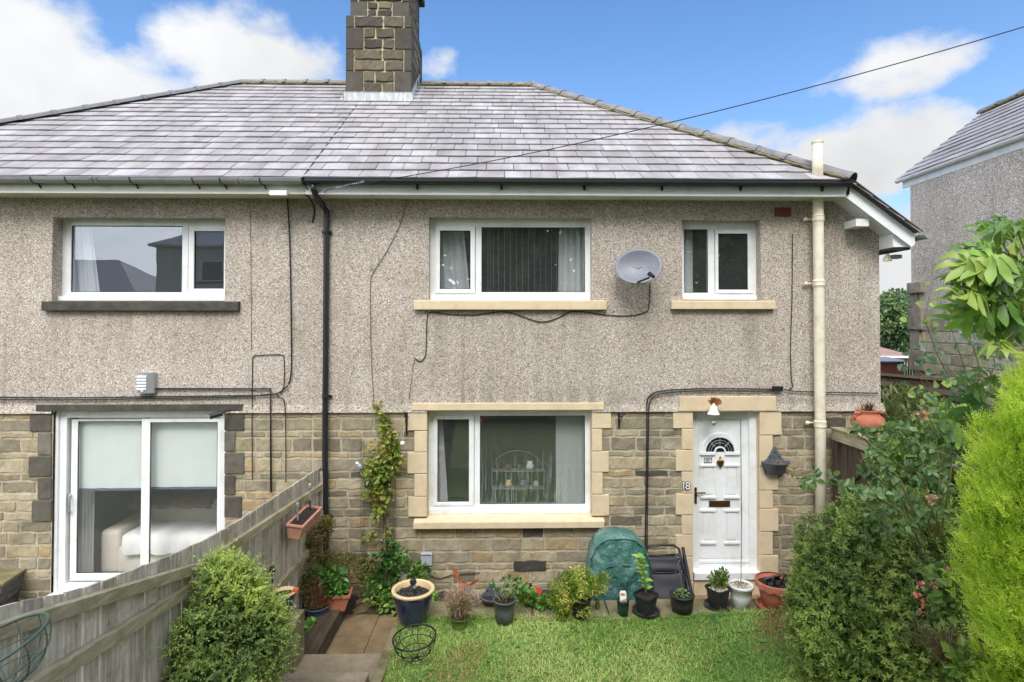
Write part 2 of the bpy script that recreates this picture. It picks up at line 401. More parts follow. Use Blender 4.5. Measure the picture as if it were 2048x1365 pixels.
def mk_conc(name, c1, c2, moss, ms=1.6):
    m, nt, N, L, B = newmat(name); c = objc(N)
    n = tex(N, L, 'ShaderNodeTexNoise', 5, c, 9, .7)
    col = ramp(N, L, n.outputs[0], [(.3, c1), (.7, c2)])
    n2 = tex(N, L, 'ShaderNodeTexNoise', ms, c, 8, .7)
    col = mixc(N, L, ramp(N, L, n2.outputs[0], [(.45, 0.0), (.65, .75)]), col, moss)
    n4 = tex(N, L, 'ShaderNodeTexNoise', 120, c, 3)
    col = mixc(N, L, 1.0, col, ramp(N, L, n4.outputs[0], [(.3, .7), (.65, 1.05)]), 'MULTIPLY')
    L.new(col, B.inputs['Base Color']); B.inputs['Roughness'].default_value = .85
    n3 = tex(N, L, 'ShaderNodeTexNoise', 90, c, 5)
    bump(N, L, n3.outputs[0], .5, .005, B); return m

M['pebble'] = mk_pebble(); M['pebble_shade_lift'] = mk_pebble('shade_lifted_pebbledash', 1.4)  # second copy is the same render, brightened to offset the neighbour's shaded wall
M['stone'] = mk_stone('coursed_sandstone'); M['sooty'] = mk_stone('sooty_stone', 1.3)
M['slate'] = mk_slate()
M['fence'] = mk_wood('weathered_fence_wood', lin(142, 136, 130), lin(216, 210, 200), lin(132, 126, 92))
M['rail'] = mk_wood('weathered_rail_wood', lin(140, 130, 108), lin(200, 190, 162), lin(126, 120, 76), 'y')
M['railx'] = mk_wood('grey_weathered_board', lin(92, 82, 70), lin(138, 126, 106), lin(100, 92, 66), 'x')
M['brownwood'] = mk_wood('dark_stained_boards', lin(62, 50, 44), lin(104, 88, 78), None)
M['sleeper'] = mk_wood('old_sleeper_wood', lin(44, 34, 28), lin(92, 76, 60), lin(90, 84, 62), 'y')
M['leaf'] = mk_leaf('leaf'); M['gloss_leaf'] = mk_leaf('glossy_leaf', .42, .36, .5); M['needle'] = mk_leaf('conifer_scale', .6, .45, .3)
M['grass'] = mk_leaf('grass_blade', .55, .35, .3)
M['upvc'] = pm('white_upvc', (.8, .82, .84), .32, .03, 3, .0, dirt=(.46, .47, .40), dscale=3.5, damt=.38)
M['upvc_cream'] = pm('aged_white_fascia', (.70, .69, .62), .4, .05, 3, 0, dirt=(.42, .42, .33), dscale=3, damt=.5)
M['cream'] = pm('cream_masonry_paint', lin(210, 192, 162), .75, .05, 4, .35, 45, .006, dirt=lin(186, 162, 132), dscale=7, damt=.45)
M['creampipe'] = pm('cream_gloss_pipe', lin(226, 220, 200), .4, .05, 4, .1, dirt=lin(170, 140, 100), dscale=9, damt=.35)
M['darkstone'] = pm('dark_gritstone', lin(64, 62, 58), .85, .3, 9, .5, 60, .006, attr=True, dirt=lin(104, 94, 76), dscale=4, damt=.5)
M['blackpl'] = pm('black_plastic', (.016, .017, .020), .38, .2, 5, .05)
M['blackpot'] = pm('black_nursery_plastic', (.022, .024, .028), .45, .25, 9, .1, dirt=(.09, .08, .065), dscale=8, damt=.3)
M['blackiron'] = pm('black_wrought_iron', (.012, .012, .014), .5, .3, 9, .2)
M['cable'] = pm('black_cable', (.012, .012, .013), .6, .2, 9, 0)
M['thincable'] = pm('brown_thin_wire', (.12, .075, .055), .7, .2, 9, 0)
M['gutter_grey'] = pm('grey_metal_gutter', lin(150, 153, 158), .45, .12, 3, .15, 60, dirt=lin(104, 102, 98), dscale=6, damt=.5)
M['ridge_dark'] = pm('blue_grey_ridge_tile', lin(98, 100, 106), .75, .12, 5, .3, 50, .004, dirt=lin(126, 126, 124), dscale=6, damt=.35)
M['lead'] = pm('lead_flashing', lin(160, 166, 172), .55, .2, 8, .3, 25, .01, dirt=lin(222, 224, 226), dscale=6, damt=.8, stretch=(3, 3, .8))
M['ridge'] = pm('ridge_tile', lin(116, 116, 120), .8, .2, 6, .4, 50, .005, dirt=lin(152, 148, 128), dscale=5, damt=.6)
M['mortar'] = pm('mossy_mortar', lin(128, 118, 92), .95, .3, 14, .8, 40, .012, dirt=lin(98, 104, 48), dscale=6, damt=.8)
M['under'] = pm('roof_underlay', (.05, .048, .05), .9, .2)
M['airbrick'] = pm('terracotta_airbrick', lin(124, 72, 60), .8, .2)
M['terra'] = pm('terracotta', lin(178, 106, 80), .75, .14, 7, .3, 60, .003, dirt=lin(206, 150, 126), dscale=5, damt=.5)
M['terra2'] = pm('faded_terracotta', lin(190, 138, 118), .8, .12, 7, .3, 60, .003, dirt=lin(150, 96, 72), dscale=5, damt=.5)
M['redpl'] = pm('red_orange_plastic', lin(178, 68, 44), .5, .12, 7, .1)
M['blueglaze'] = pm('dark_blue_glaze', lin(38, 42, 78), .22, .35, 5, .1, 60, .003, dirt=lin(76, 74, 78), dscale=7, damt=.4, coat=.6)
M['potinner'] = pm('buff_unglazed_rim', lin(226, 200, 154), .6, .1, 8, .2, dirt=lin(176, 140, 100), dscale=8, damt=.4)
M['bluebowl'] = pm('slate_blue_plastic', lin(88, 104, 128), .45, .12, 8, .1)
M['greypl'] = pm('grey_plastic', lin(86, 92, 102), .5, .15, 8, .1, dirt=lin(130, 130, 126), dscale=7, damt=.4)
M['whitepl'] = pm('white_plastic_pot', lin(226, 228, 232), .4, .04, 5, .05, dirt=lin(170, 170, 160), dscale=7, damt=.35)
M['greenpot'] = pm('mossy_green_pot', lin(104, 120, 56), .7, .25, 9, .3)
M['dkgreen'] = pm('dark_green_plastic', lin(28, 62, 54), .4, .15, 8, .05)
M['soil'] = pm('potting_soil', (.03, .022, .017), .95, .5, 40, 1.0, 60, .03)
M['gravel'] = pm('pale_gravel', lin(176, 166, 146), .85, .5, 45, 1.0, 50, .03, attr=True)
M['blackstone'] = pm('polished_black_pebbles', (.018, .018, .02), .15, .4, 9, .0)
M['bark'] = pm('bark', lin(104, 86, 62), .9, .35, 14, .6, 40, .01)
M['twig'] = pm('green_twig', lin(134, 128, 74), .8, .25, 14, .2)
M['deadtwig'] = pm('dead_twig', lin(158, 134, 112), .9, .3, 14, .2)
M['silver'] = pm('brushed_steel', lin(176, 180, 184), .35, .06, 9, .0, metal=.6)
M['dish'] = pm('grey_dish_paint', lin(116, 120, 132), .45, .08, 40, .3, 300, .002, dirt=lin(98, 98, 108), dscale=30, damt=.5)
M['grey'] = pm('light_grey_paint', lin(168, 170, 182), .5, .05, 8, .05)
M['gold'] = pm('brass', lin(150, 112, 48), .3, .1, 9, .0, metal=.9)
M['white'] = pm('white_enamel', (.8, .8, .8), .35, .04, 9, .1)
M['orange'] = pm('orange_plastic', lin(232, 92, 40), .4, .08, 9, 0)
M['rust'] = pm('rusty_metal', lin(142, 78, 46), .8, .35, 12, .4, dirt=lin(78, 48, 34), dscale=9, damt=.8)
M['greenwire'] = pm('green_coated_wire', lin(72, 92, 82), .5, .1, 9, 0)
M['greencover'] = pm('green_sheet_plastic', lin(66, 112, 104), .28, .2, 3, .8, 9, .06, dirt=lin(140, 168, 164), dscale=5, damt=.6)
M['seam'] = pm('dark_green_seam', lin(34, 84, 82), .5, .15, 9, 0)
M['chairfab'] = pm('black_mesh_fabric', (.022, .023, .03), .6, .15, 4, .3, 6, .02)
M['concrete'] = mk_conc('aggregate_concrete', lin(132, 120, 100), lin(168, 152, 128), lin(104, 100, 72))
M['flag'] = mk_conc('sandstone_flag', lin(128, 106, 78), lin(160, 136, 104), lin(92, 84, 56), 1.2)
M['coping'] = mk_conc('mossy_coping', lin(120, 110, 82), lin(158, 146, 114), lin(88, 88, 48), 2.2)
M['earth'] = pm('bare_earth', (.05, .038, .026), .95, .4, 8, .9, 30, .03)
M['field'] = pm('rough_ground', lin(74, 84, 44), .95, .35, 2.5, .8, 20, .05)
M['lawnsoil'] = pm('lawn_thatch', lin(102, 116, 50), .95, .3, 9, .8, 50, .02, dirt=lin(130, 118, 76), dscale=2.2, damt=.6)
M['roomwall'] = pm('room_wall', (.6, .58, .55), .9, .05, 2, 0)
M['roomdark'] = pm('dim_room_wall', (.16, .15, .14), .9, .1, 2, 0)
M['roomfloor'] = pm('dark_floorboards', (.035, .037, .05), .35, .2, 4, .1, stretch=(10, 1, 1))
M['curtain'] = pm('white_net_curtain', (.62, .66, .68), .8, .04, 4, 0)
M['blind'] = pm('pale_roller_blind', lin(214, 224, 220), .8, .03, 4, .2, 12, .01)
M['sofa'] = pm('cream_sofa_fabric', lin(236, 230, 214), .9, .05, 9, .2)
M['throw'] = pm('white_throw', lin(244, 246, 244), .9, .03, 12, .3, 30, .01)
M['brownthrow'] = pm('brown_throw', lin(122, 106, 88), .9, .2, 12, .3)
M['crimson'] = pm('crimson_fabric', lin(150, 24, 56), .7, .1)
M['slatestack'] = None
M['gl_mid'] = mk_glass('window_glass', .12, False)
M['gl_left'] = mk_glass('reflective_window_glass', .10, False, glcol=(.75, .82, .92))
M['gl_door'] = mk_glass('patio_glass', .02)
M['shelfglass'] = pm('dull_glass_shelf', lin(120, 130, 128), .3, .05, 4, 0)
M['slat'] = pm('grey_blind_slat', lin(150, 154, 158), .8, .03, 4, 0)
M['brick'] = mk_stone('distant_masonry')

# ---------------------------------------------------------------- foliage helpers
def unit(a): return a/np.maximum(np.linalg.norm(a, axis=1, keepdims=True), 1e-9)
def leaves(mb, P, D, Nn, L, Wd, cols, fold=.18, droop=0.0):
    """oval folded leaves: base P, direction D, normal Nn"""
    n = len(P); D = unit(D); S = unit(np.cross(D, Nn)); U = np.cross(S, D)
    L = np.broadcast_to(np.asarray(L, float).reshape(-1, 1), (n, 1)); Wd = np.broadcast_to(np.asarray(Wd, float).reshape(-1, 1), (n, 1))
    a = P+D*L*.3; b = P+D*L*.72-U*L*droop*.4; t = P+D*L-U*L*droop
    V = np.stack([P, a+S*Wd*.5+U*Wd*fold, b+S*Wd*.38+U*Wd*fold, t, b-S*Wd*.38+U*Wd*fold, a-S*Wd*.5+U*Wd*fold], 1).reshape(-1, 3)
    i = np.arange(n)[:, None]*6
    F = np.concatenate([i+np.array([[0, 1, 2, 3]]), i+np.array([[0, 3, 4, 5]])], 0)
    mb.add(V, F, np.concatenate([cols, cols], 0))
def lump(P, k, seed):
    r = np.random.RandomState(seed); s = np.zeros(len(P))
    for _ in range(5):
        d = r.normal(size=3)*k; s += np.sin(P @ d+r.rand()*6.28)
    return s/2.2
def palette(P, cols, seed, k=6.0, jit=.28):
    """clumps of lighter and darker leaves by place, plus leaf-to-leaf variation"""
    r = np.random.RandomState(seed); C = np.array(cols)
    t = np.clip((lump(P, k, seed)+1)/2+r.normal(size=len(P))*jit, 0, .999)*(len(C)-1)
    i = t.astype(int); f = (t-i)[:, None]; i2 = np.minimum(i+1, len(C)-1)
    c = C[i]*(1-f)+C[i2]*f
    return c*(1+r.normal(size=(len(P), 1))*.10)
def blob_pts(blobs, n, seed, inner=.45, rough=.12, k=5.0):
    r = np.random.RandomState(seed); B = np.array(blobs, float)
    a = (B[:, 3]*B[:, 4]+B[:, 4]*B[:, 5]+B[:, 3]*B[:, 5]); a /= a.sum()
    idx = r.choice(len(B), n, p=a); d = unit(r.normal(size=(n, 3)))
    q = 1-inner*r.rand(n)**2.2
    P0 = B[idx, :3]+d*B[idx, 3:6]
    q = q*(1+rough*lump(P0, k, seed+1))
    P = B[idx, :3]+d*B[idx, 3:6]*q[:, None]
    return P, unit(d/B[idx, 3:6])
def foliage(name, mat, parent, blobs, n, L, Wd, cols, seed, inner=.45, rough=.12, k=5.0, up=.3, spread=.8, zmin=None, droop=.1, clump=6.0, jit=.28, ymax=None, tuft=1):
    r = np.random.RandomState(seed+9)
    P, Nn = blob_pts(blobs, n//tuft, seed, inner, rough, k)
    if zmin is not None: kk = P[:, 2] > zmin; P = P[kk]; Nn = Nn[kk]
    if ymax is not None: kk = P[:, 1] < ymax; P = P[kk]; Nn = Nn[kk]
    if tuft > 1:
        P = np.repeat(P, tuft, 0); Nn = np.repeat(Nn, tuft, 0)
        ax = unit(Nn+r.normal(size=Nn.shape)*.1)
        P = P+ax*(r.rand(len(P), 1)*L*.8)
    D = unit(Nn*1.0+r.normal(size=P.shape)*spread+np.array([0, 0, up]))
    Nv = unit(Nn*.6+r.normal(size=P.shape)*.5+np.array([0, 0, .5]))
    s = .65+.7*r.rand(len(P))
    mb = MB(); leaves(mb, P, D, Nv, L*s, Wd*s, palette(P, cols, seed, clump, jit), droop=droop)
    return mb.build(name, mat, parent)
def spray_foliage(name, mat, parent, blobs, n, ln, nl, L, Wd, cols, tip, seed, ang=(60, 30), up=.5, jitd=.45, flat=False, inner=.35, rough=.14, k=6.0, clump=5.0, jit=.25, arch=.15, tipmix=.55, zmin=None, stray=0):
    """leafy shoots: each has a spine with leaves set round it (or in one plane), young leaves at the tip"""
    r = np.random.RandomState(seed+3); P, Nn = blob_pts(blobs, n, seed, inner, rough, k)
    if zmin is not None: kk = P[:, 2] > zmin; P = P[kk]; Nn = Nn[kk]
    n = len(P); A = unit(Nn+np.array([0, 0, up])+r.normal(size=(n, 3))*jitd); le = ln*(.6+.8*r.rand(n)); 
    if stray: q = r.rand(n) < stray; le[q] *= 1.7
    B1 = unit(np.cross(A, unit(r.normal(size=(n, 3))+.01))); B2 = np.cross(A, B1); base = palette(P, cols, seed, clump, jit); T = np.array(tip)
    mb = MB(); P0 = P-A*(le*.35)[:, None]
    for j in range(nl):
        f = j/(nl-1); a = (math.pi*j if flat else 2.4*j)+r.normal(size=n)*.25; th = math.radians(ang[0]+(ang[1]-ang[0])*f)
        R_ = B1*np.cos(a)[:, None]+B2*np.sin(a)[:, None]; D = A*math.cos(th)+R_*math.sin(th)
        if j == nl-1: D = A
        Pj = P0+A*(le*f)[:, None]-np.array([0, 0, 1])*(arch*le*f*f)[:, None]
        Nv = unit(A*.7-R_*.5+np.array([0, 0, .35])+r.normal(size=(n, 3))*.2) if not flat else unit(B2+r.normal(size=(n, 3))*.15)
        sz = (.75+.5*r.rand(n))*(1-.35*f); w = tipmix*f**2
        leaves(mb, Pj, D, Nv, L*sz, Wd*sz, base*(1-w)+T*w, droop=.08)
    return mb.build(name, mat, parent)
def stems(name, mat, parent, base, tips, r0, r1=.004, seed=1, wob=.08):
    rr = np.random.RandomState(seed); mb = MB()
    for t in tips:
        b = Vector(base)+Vector(rr.normal(size=3)*.03); t = Vector(t); pts = []
        for i in range(6):
            f = i/5; p = b.lerp(t, f)+Vector(rr.normal(size=3))*wob*math.sin(f*math.pi)*.5
            pts.append(p)
        mb.tube(pts, r0, 5, r2=r1)
    return mb.build(name, mat, parent, smooth=True)
G_dark = [lin(24, 48, 20), lin(44, 78, 30), lin(66, 104, 40), lin(112, 146, 60)]

# ---------------------------------------------------------------- masonry helpers
def free_spans(x0, x1, za, zb, holes):
    sp = [(x0, x1)]
    for (a, b, c, d) in holes:
        if zb <= c+.012 or za >= d-.012: continue
        ns = []
        for (p, q) in sp:
            if b <= p or a >= q: ns.append((p, q)); continue
            if a > p: ns.append((p, a))
            if b < q: ns.append((b, q))
        sp = ns
    return [s for s in sp if s[1]-s[0] > .03]
SAND = [lin(172, 162, 140), lin(160, 151, 130), lin(150, 143, 125), lin(178, 166, 142), lin(158, 148, 124), lin(140, 134, 119), lin(176, 158, 126), lin(168, 160, 142), lin(182, 172, 150), lin(146, 139, 123)]
SANDX = [lin(100, 96, 88), lin(156, 126, 90), lin(128, 120, 104), lin(88, 85, 80), lin(118, 110, 96)]
def stone(mb, u0, u1, v0, v1, tf, dep, r, col, rough=1.0):
    w, h = u1-u0, v1-v0
    eu, ev = min(.2, .009/w), min(.2, .009/h)
    gu = np.concatenate([[0], np.linspace(eu, 1-eu, max(3, int(w/.05))), [1]]); gv = np.concatenate([[0], np.linspace(ev, 1-ev, max(3, int(h/.045))), [1]])
    nx = len(gu)-1; nz = len(gv)-1
    ph = r.rand(6)*6.28; V = []
    for j in range(nz+1):
        for i in range(nx+1):
            a, b = gu[i], gv[j]
            e = min(min(a, 1-a)*w, min(b, 1-b)*h)
            k = min(1, e/.009)
            d = dep*(k**.55)*(.78+.22*rough*(math.sin(a*w*17+ph[0])*math.sin(b*h*23+ph[1])+.5*math.sin(a*w*41+b*h*35+ph[2])+.4*(r.rand()-.5)))
            ju = (.005*math.sin(b*9+ph[3])+.006*(r.rand()-.5))*(1 if i < 2 or i > nx-2 else 0); jv = (.006*math.sin(a*w*21+ph[4])+.005*(r.rand()-.5))*(1 if j < 2 or j > nz-2 else 0)
            rr = .010 if (i in (0, nx) and j in (0, nz)) else 0
            uu = u0+a*w+ju+(rr if i == 0 else -rr if i == nx else 0); vv = v0+b*h+jv+(rr if j == 0 else -rr if j == nz else 0)
            V.append(tf(uu, vv, max(d, 0) if e > 0 else -.004))
    F = np.array([(j*(nx+1)+i, j*(nx+1)+i+1, (j+1)*(nx+1)+i+1, (j+1)*(nx+1)+i) for j in range(nz) for i in range(nx)])
    mb.add(V, F, col)
def course_wall(mb, x0, x1, z0, z1, holes, tf, seed, cheights=(.095, .165, .09, .185, .08, .185, .10, .145, .10, .15, .12, .15, .155, .16, .15), dep=.016, pdark=.07, mort=lin(196, 188, 170), wr=(.22, .5), gain=1.0):
    r = np.random.RandomState(seed)
    # mortar ground, split round the holes
    xs = sorted(set([x0, x1]+[h for q in holes for h in q[:2] if x0 < h < x1])); zs = sorted(set([z0, z1]+[h for q in holes for h in q[2:] if z0 < h < z1]))
    for a, b in zip(xs[:-1], xs[1:]):
        for c, d in zip(zs[:-1], zs[1:]):
            mx, mz = (a+b)/2, (c+d)/2
            if any(h[0] < mx < h[1] and h[2] < mz < h[3] for h in holes): continue
            mb.add([tf(a, c, .004), tf(b, c, .004), tf(b, d, .004), tf(a, d, .004)], np.array([[0, 1, 2, 3]]), mort)
    z = z1; k = 0
    while z > z0+.03:
        h = cheights[k % len(cheights)]*(.93+.14*r.rand()); k += 1
        za = max(z0, z-h)
        for (a, b) in free_spans(x0, x1, za, z, holes):
            x = a
            while x < b-.02:
                w = wr[0]+(wr[1]-wr[0])*r.rand()
                if h < .13: w *= 1.15
                xe = x+w
                if b-xe < .14: xe = b if b-x < .62 else (x+b)/2
                g = .0085
                col = SAND[r.randint(len(SAND))] if r.rand() > pdark else SANDX[r.randint(len(SANDX))]
                col = tuple(np.minimum(np.array(col)*(1.02+.24*r.rand())*gain, .75))
                if xe-x > .05: stone(mb, x+g, xe-g, za+g, z-g, tf, dep, r, col)
                x = xe
        z = za
def wall_holes(mb, x0, x1, z0, z1, Y, holes, depth, col=(1, 1, 1)):
    xs = sorted(set([x0, x1]+[min(max(h, x0), x1) for q in holes for h in q[:2]])); zs = sorted(set([z0, z1]+[min(max(h, z0), z1) for q in holes for h in q[2:]]))
    for a, b in zip(xs[:-1], xs[1:]):
        for c, d in zip(zs[:-1], zs[1:]):
            mx, mz = (a+b)/2, (c+d)/2
            if any(h[0] < mx < h[1] and h[2] < mz < h[3] for h in holes): continue
            mb.add([(a, Y, c), (b, Y, c), (b, Y, d), (a, Y, d)], np.array([[0, 1, 2, 3]]), col)
    for (a, b, c, d) in holes:
        c2 = max(c, z0)
        if c2 >= d: continue
        q = np.array([[0, 1, 2, 3]])
        mb.add([(a, Y, c2), (a, Y+depth, c2), (a, Y+depth, d), (a, Y, d)], q, col)
        mb.add([(b, Y, c2), (b, Y, d), (b, Y+depth, d), (b, Y+depth, c2)], q, col)
        mb.add([(a, Y, d), (a, Y+depth, d), (b, Y+depth, d), (b, Y, d)], q, col)
        if c >= z0: mb.add([(a, Y, c), (b, Y, c), (b, Y+depth, c), (a, Y+depth, c)], q, col)
fy = lambda Y: (lambda u, v, d: (u, Y-d, v))
SLATE = [lin(140, 136, 136), lin(146, 142, 142), lin(134, 130, 130), lin(150, 146, 146), lin(142, 135, 135), lin(140, 132, 132), lin(148, 144, 146)]
def slates(mb, O, U, S, nrm, length, urange, expo=.26, wid=.37, seed=3):
    """courses of slates. O eave origin, U along eave, S up the slope, urange(s)->(u0,u1)"""
    r = np.random.RandomState(seed); O, U, S, nrm = map(np.array, (O, U, S, nrm)); k = 0; s = -.03
    while s < length-.02:
        e = expo*(1-.12*s/length); s1 = min(s+e+.02, length)
        a0, b0 = urange(max(s, 0)); a1, b1 = urange(s1)
        x = min(a0, a1)-wid*(.5 if k % 2 else 0)-.1*r.rand()
        while x < max(b0, b1):
            w = wid*(.9+.2*r.rand()); xa, xb = x+.004, x+w-.004
            c = lambda v, lo, hi: min(max(v, lo), hi)
            p = [(c(xa, a0, b0), s), (c(xb, a0, b0), s), (c(xb, a1, b1), s1), (c(xa, a1, b1), s1)]
            if p[1][0]-p[0][0] > .02:
                j = .006*r.rand(); sk = (r.rand()-.5)*.018; lift = .022+j
                hs = [lift, lift+.003*r.rand(), .004, .004]
                T = [O+U*q[0]+S*(q[1]+(sk*(1 if i == 0 else -1) if i < 2 else 0))+nrm*hs[i] for i, q in enumerate(p)]
                Bt = [T[i]-nrm*(.014 if i < 2 else .002) for i in range(4)]
                col = np.array(SLATE[r.randint(len(SLATE))])*(.92+.14*r.rand())
                if r.rand() < .02: col = np.array(lin(124, 116, 118))
                mb.add(T+Bt, np.array([[0, 1, 2, 3], [4, 5, 1, 0], [4, 0, 3, 7], [5, 6, 2, 1]]), tuple(col*(1+.001*r.rand(3))))
            x += w
        s += e; k += 1
def ridge_run(parent, A, B, seg=.45, rad_=.135, seed=5, mortar=True, name='ridge_tile', mat='ridge'):
    A, B = Vector(A), Vector(B); Lh = (B-A).length; n = max(1, round(Lh/seg)); d = (B-A).normalized()
    side = d.cross(Vector((0, 0, 1))).normalized(); up = side.cross(d).normalized()
    r = random.Random(seed)
    mb = MB(); mo = MB()
    for i in range(n):
        a = A+d*(i*Lh/n); b = A+d*((i+1)*Lh/n)
        def ring(p, R, dz=0.0):
            return [tuple(p+side*(R*math.sin(t))+up*(R*math.cos(t)*.72-R*.42+dz)) for t in [(-1.45+2.9*j/8) for j in range(9)]]
        for (p, q, R0, R1) in ((a, b, rad_, rad_*.97), (b-d*.035, b+d*.03, rad_*1.22, rad_*1.22)):
            t = r.random()*.006
            V = ring(p, R0, t)+ring(q, R1, t)+ring(p, R0-.02, t)+ring(q, R1-.02, t)
            F = [(j, j+1, 9+j+1, 9+j) for j in range(8)]+[(18+j, 27+j, 27+j+1, 18+j+1) for j in range(8)]+[(j, 18+j, 18+j+1, j+1) for j in range(8)]+[(9+j, 9+j+1, 27+j+1, 27+j) for j in range(8)]
            mb.add(V, F)
    o = mb.build(name, M[mat], parent)
    if mortar:
        pts = [A+d*(Lh*i/60)-up*(rad_*.42+.012*r.random()) for i in range(61)]
        for sgn in (-1, 1):
            mo.tube([p+side*sgn*(rad_*.86+.012*r.random()) for p in pts], .020, 6)
        mo.build('bedding_mortar', M['mortar'], o)
    return o

# ================================================================ THE PAIR OF HOUSES
PX = -2.50                               # party line
WL = at(-420, 600).x                     # left end of the pair
WR = at(1757, 600).x                     # right gable wall
ZS = at(1000, 822).z                     # top of the stone base
ZE = at(1000, 384).z                     # underside of eaves at the wall
YE = -.40
EAVE = at(1000, 357, YE).z
HC = at(1697, 357, YE).x                 # hip corner on the front eave
RUN = 3.80; YR = YE+RUN
RX1 = at(1066, 167, YR).x; RX0 = at(487, 167, YR).x
RZ = at(1000, 171, YR).z
HL = RX0-RUN*1.25
PIT_R = math.atan2(RZ-EAVE, RUN)
rightH = thing('semi_detached_house', 'right-hand pebbledashed house with cream painted sills and quoins, black gutter and white front door', 'house', (0, 0, 0))
leftH = thing('semi_detached_house', 'left-hand attached house with dark stone sills, grey gutter and wide white patio door', 'house', (-6, 0, 0))

def opening(x0, y0, x1, y1): return R4(x0, y0, x1, y1, 0)
W1 = opening(107, 436, 452, 604); W2 = opening(858, 436, 1183, 602); W3 = opening(1363, 441, 1520, 602)
W4 = opening(855, 820, 1183, 1036); DR = opening(1385, 822, 1517, 1158); PD = opening(105, 821, 450, 1187)

# render (pebbledash) with its slightly proud foot, and the stone base
def render_wall(x0, x1, holes, parent, seed, extra=None):
    mb = MB(); Y = -.022
    wall_holes(mb, x0, x1, ZS-.005, ZE+.05, Y, holes, .20)
    # bell-cast drip foot
    spans = free_spans(x0, x1, ZS-.02, ZS+.02, holes)
    for a, b in spans:
        mb.add([(a, Y, ZS+.09), (b, Y, ZS+.09), (b, Y-.026, ZS-.012), (a, Y-.026, ZS-.012), (a, .0, ZS-.012), (b, .0, ZS-.012)], np.array([[0, 3, 2, 1], [3, 4, 5, 2]]))
    if extra: extra(mb, Y)
    return mb.build('render_wall', M['pebble'], parent)
def gable_bit(mb, Y):
    xa = at(1640, 600).x; p = at(1705, 398); q = at(1757, 440)
    mb.add([(xa, Y, ZS-.005), (WR, Y, ZS-.005), (WR, Y, q.z+.02), (p.x, Y, ZE+.05), (xa, Y, ZE+.05)], [(0, 1, 2, 3, 4)])
    mb.add([(WR, Y, ZS-.005), (WR, 7.2, ZS-.005), (WR, 7.2, q.z+.02), (WR, Y, q.z+.02)], np.array([[0, 1, 2, 3]]))
    mb.add([(xa, Y, ZS+.09), (WR+.026, Y, ZS+.09), (WR+.05, Y-.026, ZS-.012), (xa, Y-.026, ZS-.012), (xa, 0, ZS-.012), (WR, 0, ZS-.012)], np.array([[0, 3, 2, 1], [3, 4, 5, 2]]))
render_wall(PX, at(1640, 600).x, [W2, W3, W4, DR], rightH, 1, gable_bit)
render_wall(WL, PX, [W1, PD], leftH, 2)
mb = MB(); course_wall(mb, PX, WR, -.1, ZS, [W4, DR], fy(0), 21)
a, b = at(1030, 1122), at(1092, 1140)      # the one sooty stone low on the wall
sb = R4(1028, 1122, 1092, 1140, 0)
stone(mb, sb[0], sb[1], sb[2]-.01, sb[3]+.01, lambda u, v, d: (u, -.012-d, v), .022, np.random.RandomState(5), lin(72, 70, 68))
mb.build('stone_wall', M['stone'], rightH)
mb = MB(); course_wall(mb, WL, PX, -.1, ZS, [PD], fy(0), 33, pdark=.05); mb.build('stone_wall', M['stone'], leftH)
mb = MB(); mb.box(WR-.02, WR, .03, 7.2, -.1, ZS); mb.box(WL, WL+.02, .03, 7.2, -.1, ZE); mb.box(WL, WR, 7.2, 7.22, -.1, ZE); mb.build('back_wall', M['pebble'], rightH)

# reveal lining in the ground-floor openings (painted / stone)
def reveal(op, dep, mat, parent, name='reveal'):
    a, b, c, d = op; mb = MB(); q = np.array([[0, 1, 2, 3]])
    mb.add([(a, 0, c), (a, dep, c), (a, dep, d), (a, 0, d)], q); mb.add([(b, 0, c), (b, 0, d), (b, dep, d), (b, dep, c)], q)
    mb.add([(a, 0, d), (a, dep, d), (b, dep, d), (b, 0, d)], q)
    return mb.build(name, mat, parent)
reveal((W4[0]+.001, W4[1]-.001, W4[2], W4[3]-.001), .2, M['cream'], rightH)
reveal((DR[0]+.001, DR[1]-.001, DR[2], DR[3]-.001), .2, M['cream'], rightH)

def block(mb, x0, y0, x1, y1, pr=.045, ya=.0, j=.004, col=(1, 1, 1)):
    a, b, c, d = R4(x0, y0, x1, y1, 0)
    mb.box(a+.002, b-.002, -pr, .002, c+j, d-j, col)
# cream quoins and lintels
mb = MB(); block(mb, 825, 805, 1207, 820.5, .055); mb.build('window_lintel', M['cream'], rightH, bevel=.007)
mb = MB()
for (a, b, c) in ((816, 821, 861), (829, 861, 904), (815, 904, 947), (829, 947, 992), (817, 992, 1033)): block(mb, a, b, 855, c, .032+.006*((b*7) % 3)/3)
mb.build('window_quoins', M['cream'], rightH, bevel=.007); mb = MB()
for (a, b, c) in ((1222, 819, 857), (1204, 857, 902), (1217, 902, 944), (1205, 944, 988), (1218, 988, 1031)): block(mb, 1183, b, a, c, .032+.006*((b*5) % 3)/3)
mb.build('window_quoins', M['cream'], rightH, bevel=.007)
mb = MB(); block(mb, 1357, 792, 1549, 822, .055); mb.build('door_lintel', M['cream'], rightH, bevel=.007)
mb = MB()
for (a, b, c) in ((1345, 822, 857), (1362, 857, 899), (1350, 899, 942), (1362, 942, 986), (1350, 986, 1029), (1362, 1029, 1068), (1350, 1068, 1112), (1362, 1112, 1160), (1352, 1160, 1200)): block(mb, a, b, 1385, c, .032+.006*((b*7) % 3)/3)
mb.build('door_quoins', M['cream'], rightH, bevel=.007); mb = MB()
for (a, b, c) in ((1561, 821, 870), (1544, 870, 933), (1555, 933, 980), (1544, 980, 1016), (1555, 1016, 1062), (1544, 1062, 1109), (1555, 1109, 1157), (1544, 1157, 1200)): block(mb, 1517, b, a, c, .032+.006*((b*7) % 3)/3)
mb.build('door_quoins', M['cream'], rightH, bevel=.007)
